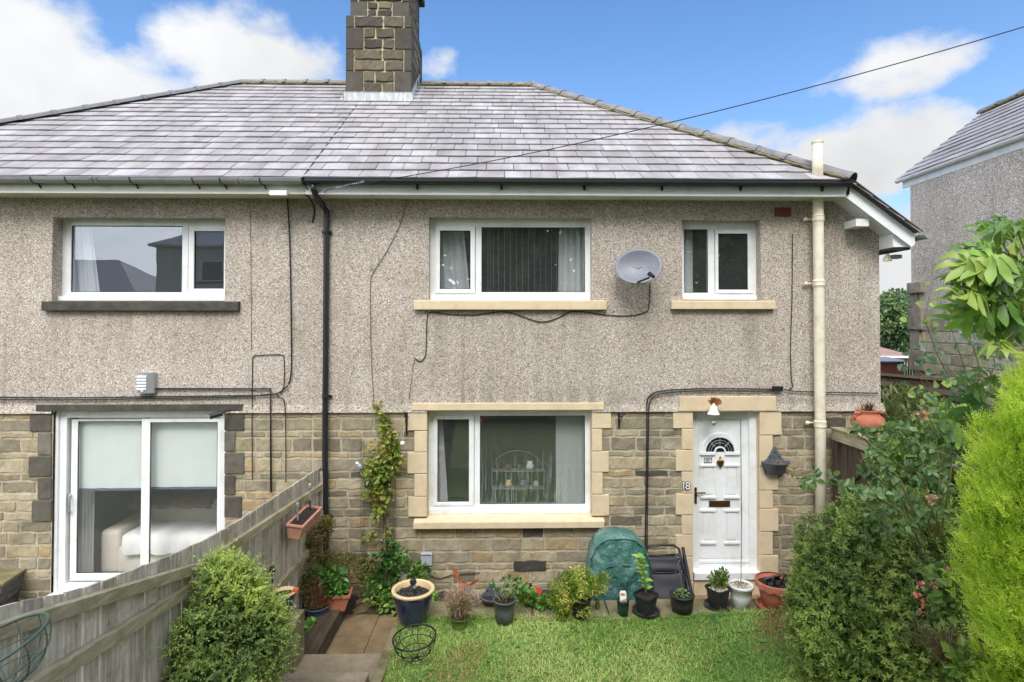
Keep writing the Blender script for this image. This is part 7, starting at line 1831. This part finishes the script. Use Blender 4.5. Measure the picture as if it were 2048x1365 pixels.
t = thing('terracotta_urn', 'round terracotta urn with small side handles and dead stems on the side fence', 'urn', (q.x, -.45, zq-.0)); R = .235; prof = [(a*.84, b*.9) for a, b in [(.10, -.02), (.17, .02), (.225, .09), (.235, .15), (.20, .21), (.145, .245), (.14, .26), (.155, .285), (.165, .30), (.15, .305), (.125, .27), (.12, .24)]]
m = MB(); m.lathe((q.x, -.45, zq), prof, 36); o = m.build('pot', M['terra'], t, smooth=True)
for s in (-1, 1):
    m = MB(); m.tube([(q.x+s*.12, -.45-.05, zq+.24), (q.x+s*.185, -.49, zq+.255), (q.x+s*.215, -.49, zq+.21), (q.x+s*.18, -.48, zq+.16)], .015, 8); m.build('urn_handle', M['terra'], t, smooth=True)
sprigs('dead_stems', 'leaf', t, (q.x, -.45, zq+.26), 60, .12, .10, [lin(90, 70, 58), lin(140, 112, 90), lin(60, 48, 42), lin(140, 150, 80)], 41, .006, .2)
# a second terracotta pot rim further back
q = on(1840, 845, 2.0); m = MB(); m.lathe(q, [(.10, 0), (.14, .12), (.155, .13), (.155, .17), (.14, .17), (.13, .12)], 24); tag(m.build('pot', M['terra'], smooth=True), 'terracotta pot half hidden in the leaves behind the rose', 'pot')

# ================================================================ PLANTS
def BL(px, py, Y, rx, rz, ry=None):
    p = at(px, py, Y); k = (Y+7.5)/FPX; return (p.x, p.y, p.z, rx*k, (ry if ry is not None else rx*k*.9), rz*k)
# small-leaved bush at the left
t = thing('box_bush', 'bushy small-leaved green shrub in front of the board fence', 'bush', (-2.0, -3.2, 0))
LB = [BL(454, 1194, -3.15, 52, 64), BL(431, 1149, -3.15, 30, 36), BL(487, 1164, -3.1, 28, 38), BL(398, 1284, -3.3, 52, 73), BL(487, 1274, -3.1, 67, 73), BL(538, 1264, -3.05, 35, 51), BL(440, 1354, -3.3, 79, 64), BL(538, 1324, -3.1, 28, 29), BL(375, 1359, -3.4, 42, 43), BL(515, 1219, -3.05, 38, 36)]
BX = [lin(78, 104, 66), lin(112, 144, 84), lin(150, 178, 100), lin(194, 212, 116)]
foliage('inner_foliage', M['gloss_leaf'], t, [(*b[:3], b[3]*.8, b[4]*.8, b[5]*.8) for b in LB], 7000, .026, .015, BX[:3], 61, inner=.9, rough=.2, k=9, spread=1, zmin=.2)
spray_foliage('foliage', M['gloss_leaf'], t, LB, 2300, .13, 13, .026, .0155, BX, lin(188, 206, 116), 60, ang=(65, 35), up=.45, inner=.4, rough=.26, k=9, stray=.12, zmin=.2)
foliage('young_shoots', M['leaf'], t, [BL(500, 1190, -2.95, 30, 50), BL(470, 1255, -2.7, 45, 30), BL(520, 1270, -2.75, 45, 40), BL(480, 1330, -2.75, 50, 30), BL(440, 1210, -2.8, 20, 30)], 2600, .026, .016, [lin(140, 168, 64), lin(180, 204, 88), lin(198, 214, 110)], 62, inner=.9, spread=.9, tuft=4)
stems('branch', M['twig'], t, (-2.0, -3.2, .3), [b[:3] for b in LB]+[tuple(at(p, 1150+abs(p-450)*.8, -3.05)) for p in (400, 440, 470, 500, 530, 560)], .012, .003, 7, .12)
# dark rounded bush at the right
t = thing('rounded_bush', 'large dark green rounded bush with pale shoot tips at the right of the lawn', 'bush', (2.9, -2.5, .3))
RB = [BL(1760, 1190, -2.5, 165, 165), BL(1700, 1080, -2.4, 85, 60), BL(1770, 1035, -2.4, 85, 60), BL(1660, 1200, -2.5, 80, 110), BL(1850, 1130, -2.6, 90, 110), BL(1740, 1290, -2.6, 130, 80), BL(1850, 1290, -2.8, 90, 90), BL(1640, 1120, -2.3, 48, 46), BL(1625, 1250, -2.4, 50, 70), BL(1670, 1320, -2.5, 70, 60), BL(1880, 1050, -2.4, 60, 50)]
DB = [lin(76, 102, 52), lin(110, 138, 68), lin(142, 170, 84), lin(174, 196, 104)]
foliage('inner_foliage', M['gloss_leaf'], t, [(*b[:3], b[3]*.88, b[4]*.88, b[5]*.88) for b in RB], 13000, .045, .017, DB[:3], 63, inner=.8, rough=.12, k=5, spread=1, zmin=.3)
spray_foliage('foliage', M['gloss_leaf'], t, RB, 3900, .075, 10, .044, .0155, DB, lin(176, 192, 116), 64, ang=(75, 30), up=.35, inner=.2, rough=.13, k=6, jitd=.5, tipmix=.75, stray=.06, zmin=.3)
stems('branch', M['bark'], t, (2.95, -2.5, .3), [tuple(Vector(b[:3])) for b in RB], .02, .006, 9, .1)
# golden conifer
t = thing('golden_conifer', 'tall lime-gold conifer filling the right edge of the photo', 'tree', (3.5, -4.3, .6))
CB = [BL(2105, 812, -4.3, 85, 110), BL(2050, 892, -4.35, 60, 110), BL(2130, 962, -4.4, 150, 190), BL(2010, 1012, -4.3, 66, 150), BL(2080, 1132, -4.5, 130, 200), BL(2010, 1172, -4.3, 60, 140), BL(2130, 1292, -4.5, 150, 190), BL(2040, 1332, -4.35, 76, 130), BL(1965, 872, -4.2, 26, 44), BL(2200, 862, -4.4, 120, 170), BL(2060, 1462, -4.4, 90, 120)]
GC = [lin(152, 186, 58), lin(188, 218, 72), lin(210, 234, 90), lin(226, 242, 116)]
foliage('inner_foliage', M['needle'], t, [(*b[:3], b[3]*.86, b[4]*.86, b[5]*.9) for b in CB], 9000, .03, .009, GC[:2]+[lin(120, 100, 60)], 65, inner=.5, spread=.6, up=1.2, zmin=.5)
spray_foliage('foliage', M['needle'], t, CB, 14000, .062, 10, .023, .0068, GC, lin(222, 238, 110), 66, ang=(55, 28), up=1.1, jitd=.42, flat=True, inner=.22, rough=.16, k=10, clump=8, tipmix=.6, arch=-.1, stray=.05, zmin=.5)
mb = MB(); bz_ = at(2080, 1200, -4.4); mb.tube([(bz_.x, -4.3, .5), (bz_.x, -4.3, 3.0)], .06, 8, r2=.02); mb.build('trunk', M['bark'], t, smooth=True)
# large-leaved fatsia
def palmate(mb, c, d, n, s, col, lobes=7, seed=0):
    r = np.random.RandomState(seed); c = np.array(c, float); d = np.array(d, float); d /= np.linalg.norm(d); n = np.array(n, float); u = np.cross(d, n); u /= np.linalg.norm(u); n = np.cross(u, d)
    for i in range(lobes):
        a = (-1.9+3.8*i/(lobes-1))*1.0; L = s*(1-.32*abs(a)/1.9)*(.9+.2*r.rand()); w = s*.27
        D = d*math.cos(a)+u*math.sin(a); S = np.cross(D, n); st = [0, .28, .58, .85, 1.0]; ww = [.35, .62, 1.0, .55, .0]; V = []
        for f, k in zip(st, ww):
            dr = -n*(.30*s*f*f)+n*.03*math.sin(f*5+i); V += [c+D*L*f+S*w*k*.5+dr+n*w*.14*k, c+D*L*f+dr, c+D*L*f-S*w*k*.5+dr+n*w*.14*k]
        F = []
        for j in range(4): F += [(j*3, j*3+1, j*3+4, j*3+3), (j*3+1, j*3+2, j*3+5, j*3+4)]
        mb.add(V, np.array(F), tuple(np.array(col)*(.94+.12*r.rand())))
def fatsia(name, label, spots, base, s, cols, seed):
    t = thing(name, label, 'plant', base); r = np.random.RandomState(seed); m = MB(); st = MB()
    for i, (px, py, Y) in enumerate(spots):
        p = at(px, py, Y); d = np.array([-1.0+1.1*r.rand(), -.7+.9*r.rand(), -.35+.5*r.rand()]); n = np.array([-.15+.3*r.rand(), -.55-.25*r.rand(), .85])
        palmate(m, p, d, n, s*(.75+.5*r.rand()), cols[r.randint(len(cols))], seed=i+seed); b = Vector(base)
        st.tube([b.lerp(p, .35)+Vector((.05, 0, .0)), b.lerp(p, .7)+Vector((0, 0, .03)), p], .005, 5)
    m.build('leaves', M['gloss_leaf'], t, smooth=True); st.tube([Vector(base)-Vector((0, 0, 1.4)), Vector(base)], .022, 6); st.build('stems', M['twig'], t, smooth=True)
FC = [lin(108, 150, 62), lin(132, 172, 74), lin(158, 194, 92), lin(86, 126, 58), lin(168, 190, 96), lin(120, 150, 84)]
rr = np.random.RandomState(77); sp_ = []
for (px, py) in ((2010, 445), (2045, 480), (1975, 490), (1940, 520), (2000, 530), (2040, 560), (1960, 570), (1915, 560), (2000, 600), (2045, 620), (1960, 625), (1925, 600), (2020, 670), (1990, 660), (2045, 700), (1960, 540), (2030, 520), (2000, 560), (2060, 590), (2070, 450), (2080, 520), (2090, 640), (1985, 515), (2035, 640), (1940, 590), (2070, 500), (2050, 540), (2015, 590), (1955, 505), (1990, 550), (2025, 490), (2010, 640), (1975, 600), (2050, 665), (1945, 560), (2000, 690), (2055, 570), (2030, 450), (1985, 460), (1935, 630), (2070, 620), (1970, 650)): sp_.append((px, py, -3.9+.5*rr.rand()))
fatsia('large_leaved_shrub', 'overhanging shrub with big glossy light-green palmate leaves at the upper right', sp_, at(2090, 640, -3.7), .20, FC, 5)
sp_ = [(px, py, -3.5+.5*rr.rand()) for px, py in ((1920, 795), (1950, 770), (1900, 830), (1935, 840), (1965, 810), (1975, 850), (1915, 860), (1990, 790), (1955, 870), (1985, 755))]
fatsia('large_leaved_shrub', 'lower clump of broad pale-green leaves just above the rose and beside the conifer', sp_, at(2010, 900, -3.2), .19, FC[:4], 6)
# rose with dark leaves
def rose():
    t = thing('rose_bush', 'tall leggy rose with dark blue-green leaves arching over the rounded bush', 'plant', at(1850, 1200, -3.0)); r = np.random.RandomState(12); m = MB(); P = []; D = []
    canes = [[(1830, 1100), (1800, 1020), (1740, 985), (1680, 972), (1625, 960), (1592, 955)], [(1850, 1080), (1800, 960), (1760, 910), (1730, 880), (1715, 870)], [(1860, 1080), (1850, 940), (1830, 880), (1800, 860), (1760, 850)], [(1870, 1080), (1880, 940), (1870, 860), (1850, 820)], [(1880, 1080), (1900, 960), (1905, 900), (1890, 850)],
             [(1840, 1090), (1800, 990), (1760, 960), (1735, 940), (1720, 920)], [(1800, 1100), (1770, 1050), (1750, 1030), (1745, 1015)], [(1880, 1080), (1860, 1000), (1840, 950), (1800, 930)], [(1850, 1100), (1830, 1040), (1800, 1000), (1790, 1010)]]
    for k, cn in enumerate(canes):
        Y = -3.5+.05*k; pts = [at(x, y, Y-.05*i) for i, (x, y) in enumerate(cn)]; m.tube(pts, .007, 6, r2=.0035)
        for i in range(len(pts)-1):
            for f in (.15, .5, .85):
                if i == 0 and f < .5: continue
                p = pts[i].lerp(pts[i+1], f)
                a = r.rand()*6.283; dd = Vector((math.cos(a), .3*math.sin(a)-.3, .7*math.sin(a)+.1)).normalized()
                q = p+dd*.07; m.tube([p, q], .002, 4)
                for (o, s) in ((0, 0), (.5, 1), (.5, -1), (.95, 1), (.95, -1)):
                    b = q-dd*.055*o; P.append(tuple(b)); sd = dd.cross(Vector((0, -1, .3))).normalized(); D.append(tuple(dd+sd*s*1.6 if s else dd))
    m.build('canes', M['twig'], t, smooth=True); P = np.array(P); D = np.array(D); n = len(P); m = MB()
    C = np.array([lin(84, 114, 74), lin(108, 138, 92), lin(134, 160, 112), lin(96, 126, 66)])[r.randint(4, size=n)]*(.85+.3*r.rand(n, 1))
    leaves(m, P, D, unit(np.tile([-.1, -.6, .8], (n, 1))+r.normal(size=(n, 3))*.35), .058*(.7+.5*r.rand(n)), .040*(.8+.4*r.rand(n)), C, droop=.15); m.build('leaves', M['gloss_leaf'], t)
    foliage('buds', M['leaf'], t, [(*at(1592, 955, -3.75), .05, .04, .06), (*at(1606, 940, -3.75), .04, .03, .03), (*at(1722, 868, -3.6), .04, .03, .03)], 60, .03, .012, [lin(170, 176, 130), lin(190, 150, 120), lin(130, 146, 84)], 66)
    [foliage('faded_bloom', M['leaf'], t, [(*at(x, y, -3.75), .028, .02, .026)], 36, .026, .02, [lin(206, 168, 138), lin(186, 140, 110), lin(214, 190, 160)], 67+x, inner=.8) for x, y in ((1862, 1000), (1848, 832))]
rose()
def mixed(name, label, cat, base, blobs, n, L, Wd, cols, seed, mat='leaf', **k):
    t = thing(name, label, cat, base); foliage('foliage', M[mat], t, blobs, n, L, Wd, cols, seed, **k); stems('stem', M['twig'], t, base, [b[:3] for b in blobs], .008, .003, seed); return t
MG = [lin(72, 100, 56), lin(106, 138, 70), lin(144, 172, 90), lin(174, 192, 110)]
mixed('leafy_shrub', 'mixed green shrub filling the bank behind the rose', 'bush', at(1830, 1000, -1.2), [BL(1830, 900, -1.6, 70, 60), BL(1880, 960, -2.0, 70, 80), BL(1790, 940, -1.6, 50, 60), BL(1900, 880, -1.4, 60, 60), BL(1840, 1000, -2.0, 80, 60)], 5200, .06, .035, MG, 68, inner=.8, spread=1.1, clump=3)
mixed('grassy_clump', 'tangled grassy clump at the foot of the dark boundary fence', 'plant', at(1830, 850, .6), [BL(1810, 815, .5, 44, 26), BL(1850, 830, .3, 40, 26), BL(1790, 840, .1, 30, 20), BL(1880, 850, 0, 40, 30)], 2600, .14, .012, [lin(118, 134, 88), lin(150, 160, 112), lin(96, 120, 64), lin(176, 176, 136)], 69, inner=.9, spread=.7, up=1.0, droop=.5)
mixed('trailing_plant', 'dark leafy plant at the house corner beside the fence', 'plant', at(1780, 850, .6), [BL(1780, 800, .8, 22, 16), BL(1800, 785, .9, 26, 14), BL(1830, 800, .7, 26, 14)], 420, .09, .05, [lin(74, 104, 60), lin(110, 138, 84), lin(142, 160, 104)], 70, inner=.9, spread=.9)
# climbing ivy-like stems before the neighbour's wall
def ivy():
    t = thing('climbing_vine', 'sparse heart-leaved vine trailing across the neighbouring stone wall', 'plant', at(1880, 860, -.4)); r = np.random.RandomState(31); m = MB(); P = []
    for k, cn in enumerate([[(1930, 860), (1900, 760), (1870, 700), (1850, 640), (1858, 592)], [(1940, 860), (1930, 740), (1900, 650), (1880, 600)], [(1950, 860), (1960, 740), (1940, 670), (1920, 610)], [(1900, 860), (1860, 790), (1830, 740), (1822, 690)], [(1960, 800), (1990, 730), (1980, 680), (1955, 650)], [(1930, 850), (1895, 800), (1860, 770), (1835, 740)], [(1960, 850), (1950, 790), (1920, 750), (1900, 740)]]):
        pts = [at(x, y, -1.6-.05*k) for x, y in cn]; m.tube(pts, .006, 5, r2=.003)
        for i in range(len(pts)-1):
            for f in r.rand(5): P.append(tuple(pts[i].lerp(pts[i+1], f)+Vector(r.normal(size=3))*.09))
    m.build('stems', M['bark'], t, smooth=True); P = np.array(P); n = len(P); m = MB(); D = unit(np.stack([r.normal(size=n)*.6, -.4+0*P[:, 0], -.8+.5*r.rand(n)], 1))
    leaves(m, P, D, unit(np.tile([-.2, -1, .35], (n, 1))+r.normal(size=(n, 3))*.3), .095*(.6+.6*r.rand(n)), .085*(.6+.6*r.rand(n)), palette(P, [lin(66, 98, 66), lin(90, 126, 84), lin(128, 156, 84), lin(150, 176, 84)], 5, 3)); m.build('leaves', M['gloss_leaf'], t)
ivy()
t = mixed('flowering_shrub', 'small pale-leaved shrub with faded pink flowers beside the conifer', 'bush', at(1895, 1250, -3.7), [BL(1890, 1170, -3.9, 34, 32), BL(1900, 1215, -3.9, 26, 30), BL(1870, 1150, -3.9, 18, 14)], 240, .058, .042, [lin(112, 142, 74), lin(146, 172, 96), lin(90, 122, 66)], 71, inner=.8, spread=.8)
foliage('flowers', M['leaf'], t, [(*at(x, y, -3.98), .02, .02, .016) for x, y in ((1840, 1170), (1836, 1194), (1868, 1172), (1848, 1210), (1898, 1140), (1846, 1225))], 90, .018, .014, [lin(222, 150, 134), lin(206, 120, 108), lin(230, 176, 156)], 72, inner=.9)
t = thing('dead_twigs', 'heap of dead brown twigs under the conifer', 'twigs', at(1900, 1300, -4.0)); sprigs('twig', 'leaf', t, at(1895, 1320, -3.9), 260, .22, .3, [lin(120, 96, 72), lin(150, 124, 94), lin(92, 72, 54)], 73, .0022, .3)
mixed('low_plant', 'low broad-leaved plant at the bottom right below the dead twigs', 'plant', at(1940, 1370, -4.1), [BL(1930, 1320, -4.25, 30, 26), BL(1950, 1345, -4.25, 30, 22)], 110, .055, .036, [lin(112, 142, 60), lin(146, 172, 84)], 74, inner=.9, spread=.8)
t = thing('dead_grass_tuft', 'tuft of dead straw grass against the ribbed terracotta pot', 'plant', on(1565, 1245, ZC)); sprigs('straw', 'leaf', t, on(1570, 1252, ZC), 420, .09, .24, [lin(176, 146, 108), lin(140, 112, 84), lin(196, 172, 132)], 75, .003, .5)
# climber on the wall and wire trellis
def climber():
    t = thing('wire_trellis', 'thin dark wire trellis fixed to the stone wall behind the climber', 'trellis', at(756, 1110, -.06)); m = MB()
    for px in (722, 728, 760, 766, 786, 790): m.tube([at(px, 880, -.06), at(px, 1110, -.06)], .0025, 4)
    for py in range(885, 1115, 22): m.tube([at(722, py, -.062), at(790, py, -.062)], .002, 4)
    m.build('wires', M['blackiron'], t); m = MB(); m.tube([at(722, 999, -.07), at(790, 1001, -.07)], .008, 6); m.build('cross_bar', M['gutter_grey'], t)
    t = thing('climbing_plant', 'yellow-green climber growing up the wall between the downpipe and big window', 'plant', at(770, 1130, -.15))
    cb = [BL(755, 818, -.10, 8, 16, .05), BL(766, 845, -.10, 16, 20, .06), BL(775, 870, -.12, 18, 18, .07), BL(775, 900, -.14, 30, 26, .09), BL(768, 930, -.14, 38, 30, .10), BL(752, 950, -.14, 26, 30, .09), BL(790, 920, -.13, 18, 22, .07), BL(745, 985, -.13, 22, 16, .08), BL(765, 990, -.13, 20, 22, .08), BL(758, 1022, -.12, 16, 22, .07), BL(740, 1075, -.12, 16, 12, .06), BL(775, 1065, -.12, 12, 14, .05)]
    foliage('foliage', M['leaf'], t, cb, 850, .060, .044, [lin(104, 128, 48), lin(134, 154, 60), lin(164, 176, 78), lin(150, 140, 70)], 81, inner=.9, spread=.9, up=-.2, ymax=-.03, clump=8)
    m = MB(); rr = np.random.RandomState(4)
    for k in range(6):
        pts = [at(762+8*k*.6+6*math.sin(k+j), 1130-j*50, -.07-.02*rr.rand()) for j in range(7)]; m.tube(pts, .0045, 5, r2=.003)
    m.build('stem', M['bark'], t, smooth=True)
climber()
t = thing('red_tinged_shrub', 'fine-leaved shrub with reddish tints in the corner by the fence and downpipe', 'bush', at(640, 1180, -.4))
foliage('foliage', M['leaf'], t, [BL(636, 1062, -.5, 32, 36, .16), BL(622, 1090, -.55, 22, 22, .1), BL(655, 1050, -.45, 18, 20, .1), BL(640, 1120, -.5, 34, 26, .14), BL(690, 1130, -.4, 46, 26, .14), BL(735, 1135, -.35, 26, 22, .12), BL(610, 1160, -.7, 26, 40, .14)], 4200, .03, .013, [lin(92, 84, 44), lin(122, 116, 52), lin(140, 138, 62), lin(150, 96, 62), lin(110, 124, 54)], 82, inner=.9, spread=1.1, clump=9, jit=.4, ymax=-.03)
stems('stem', M['bark'], t, at(640, 1190, -.4), [tuple(at(x, y, -.5)) for x, y in ((636, 1062), (622, 1090), (655, 1050), (690, 1130), (735, 1135))], .008, .003, 5, .05)
mixed('ground_ivy', 'dense green ivy-like plant spreading below the climber towards the blue pot', 'plant', at(790, 1190, -.3), [BL(750, 1140, -.3, 30, 30, .14), BL(765, 1180, -.35, 32, 34, .15), BL(790, 1120, -.25, 26, 26, .12), BL(810, 1150, -.25, 30, 26, .13), BL(840, 1145, -.2, 26, 16, .1), BL(790, 1200, -.4, 30, 22, .12), BL(815, 1205, -.5, 22, 18, .1), BL(780, 1100, -.2, 18, 20, .1), BL(860, 1200, -.4, 14, 12, .08)], 1350, .056, .040, [lin(58, 92, 46), lin(84, 128, 58), lin(118, 158, 74), lin(150, 184, 88)], 83, 'gloss_leaf', inner=.8, spread=.9, clump=6, ymax=-.03)
mixed('nasturtium', 'round-leaved nasturtiums growing behind the coping beside the red pot', 'plant', at(1060, 1230, -.8), [BL(1050, 1196, -.95, 30, 14, .12), BL(1085, 1205, -1.0, 26, 12, .1), BL(1030, 1178, -.85, 22, 18, .1), BL(1110, 1212, -1.0, 20, 8, .08)], 190, .062, .06, [lin(88, 134, 58), lin(116, 160, 76), lin(146, 182, 96)], 84, inner=.9, spread=.6, up=.2)
for (x, y) in ((808, 1166),):
    q = at(x, y, -.25); m = MB(); m.ball(q, .10, 12, 8, sz=1.2); tag(m.build('garden_stone', M['concrete'], smooth=True), 'rounded grey stone ornament among the ivy leaves beside the blue pot', 'stone')

# ================================================================ ACROSS THE GARDEN, BEHIND THE VIEWPOINT (seen in the glass)
def mirror_pt(px, py, L, Yp=.13): 
    r = ray(px, py); k = L/r.y; p = CAMP+r*k; return Vector((p.x, 2*Yp-p.y, p.z))
a = mirror_pt(306, 490, 40); e = mirror_pt(420, 492, 40)
simple_house('facing_house', 'cream rendered house with grey hipped roof across the road, mirrored in the dark-silled window', (a.x+6.2, a.y-4, a.z-5.4), 12, 8, 5.4, 2.6, 0, M['farwall'], M['greyroof'], windows=((-1.6, 2.8, 2.6, 1.5, 1),))
b = mirror_pt(150, 515, 46); c = mirror_pt(200, 512, 46); d = mirror_pt(290, 585, 46)
simple_house('facing_house', 'lower cream house with long sloping roof, mirrored at the left of the dark-silled window', (b.x-2.0, b.y-4, d.z-1.2), 14, 9, 1.2, c.z-d.z+.1, 0, M['farwall'], M['greyroof'], hip=.95)
TB = [lin(80, 108, 66), lin(100, 130, 76), lin(124, 154, 84), lin(146, 170, 96)]
k = 0
for (x, y, h, w, lb) in ((-5.5, -22, 15, 4.2, 'tall dark tree across the garden reflected left of the middle window'), (.5, -20, 15.5, 4.6, 'tall dark tree across the garden reflected in the middle window'), (6.8, -21, 15, 4.6, 'tall dark tree across the garden reflected between the right windows'), (13, -20, 14.5, 4.6, 'tall dark tree across the garden reflected in the small window')):
    zb = 3.0; bl = [(x+w*.5*math.cos(j*2.4)*(.3+.7*(j % 3)/2), y+w*.4*math.sin(j*2.4), zb+h*(.15+.75*j/9), w*.62, w*.55, h*.17) for j in range(10)]
    tree('garden_tree', lb, (x, y, zb), h*.8, bl, 9000, .6, TB, 90+k, None, trunk_r=.28); k += 1
hb = [(x, -13.5, 4.5+.3*math.sin(x*2), 1.4, 1.0, 1.7) for x in np.arange(4, 13, 1.5)]
t = thing('garden_hedge', 'bright green hedge across the garden reflected in the small upstairs window', 'hedge', (8, -13.5, 2.2)); foliage('foliage', M['leaf'], t, hb, 14000, .13, .09, [lin(66, 96, 38), lin(98, 130, 48), lin(130, 160, 62)], 97, inner=.7, clump=2)
mb = MB(); course_wall(mb, -1.3, 4.4, .6, 2.1, [], lambda u, v, d: (u, -6.2+d, v), 98, (.2, .16), .02, .2, lin(120, 114, 100), (.4, .8)); mb.box(-1.3, 4.4, -6.5, -6.21, .4, 2.09); tag(mb.build('terrace_wall', M['sooty']), 'dark stone terrace wall at the top of the garden, reflected in the downstairs window', 'wall')

def lawn_bits():
    r = np.random.RandomState(55); n = 150
    x = -.9+4.2*r.rand(n); y = yF-.1-2.0*r.rand(n); P = []; D = []; N_ = []; C = []
    for a, b in zip(x, y):
        z = lawn_h(a, b)+.012
        for k in range(7):
            an = k*.9+r.rand(); P.append((a, b, z)); D.append((math.cos(an), math.sin(an), .35+.4*r.rand())); N_.append((0, 0, 1)); C.append(np.array(lin(104, 150, 66))*(.8+.5*r.rand()))
    m = MB(); leaves(m, np.array(P), np.array(D), np.array(N_), .035*(.6+.8*r.rand(len(P))), .017*(.7+.6*r.rand(len(P))), np.array(C), droop=.3)
    tag(m.build('lawn_weeds', M['leaf']), 'flat rosettes of broad-leaved weeds growing through the lawn', 'weeds', kind='stuff')
    n = 60; x = -1.6+5*r.rand(n); y = np.where(r.rand(n) < .5, -.3-.6*r.rand(n), yF-.05-1.8*r.rand(n)); P = np.stack([x, y, [lawn_h(a, b)+.03 if b < yF else .012 for a, b in zip(x, y)]], 1); kx = (y < yF) & (x < LX0+.05); P[kx, 0] += 1.2
    m = MB(); D = np.stack([r.normal(size=n), r.normal(size=n), .1*r.normal(size=n)], 1); leaves(m, P, D, np.tile([0, 0, 1.], (n, 1))+.2*r.normal(size=(n, 3)), .045*(.6+.7*r.rand(n)), .026*(.7+.5*r.rand(n)), np.array([lin(150, 112, 62), lin(176, 142, 80), lin(120, 84, 54)])[r.randint(3, size=n)], droop=.2)
    tag(m.build('fallen_leaves', M['leaf']), 'scattered brown fallen leaves on the lawn and path', 'fallen leaves', kind='stuff')
lawn_bits()
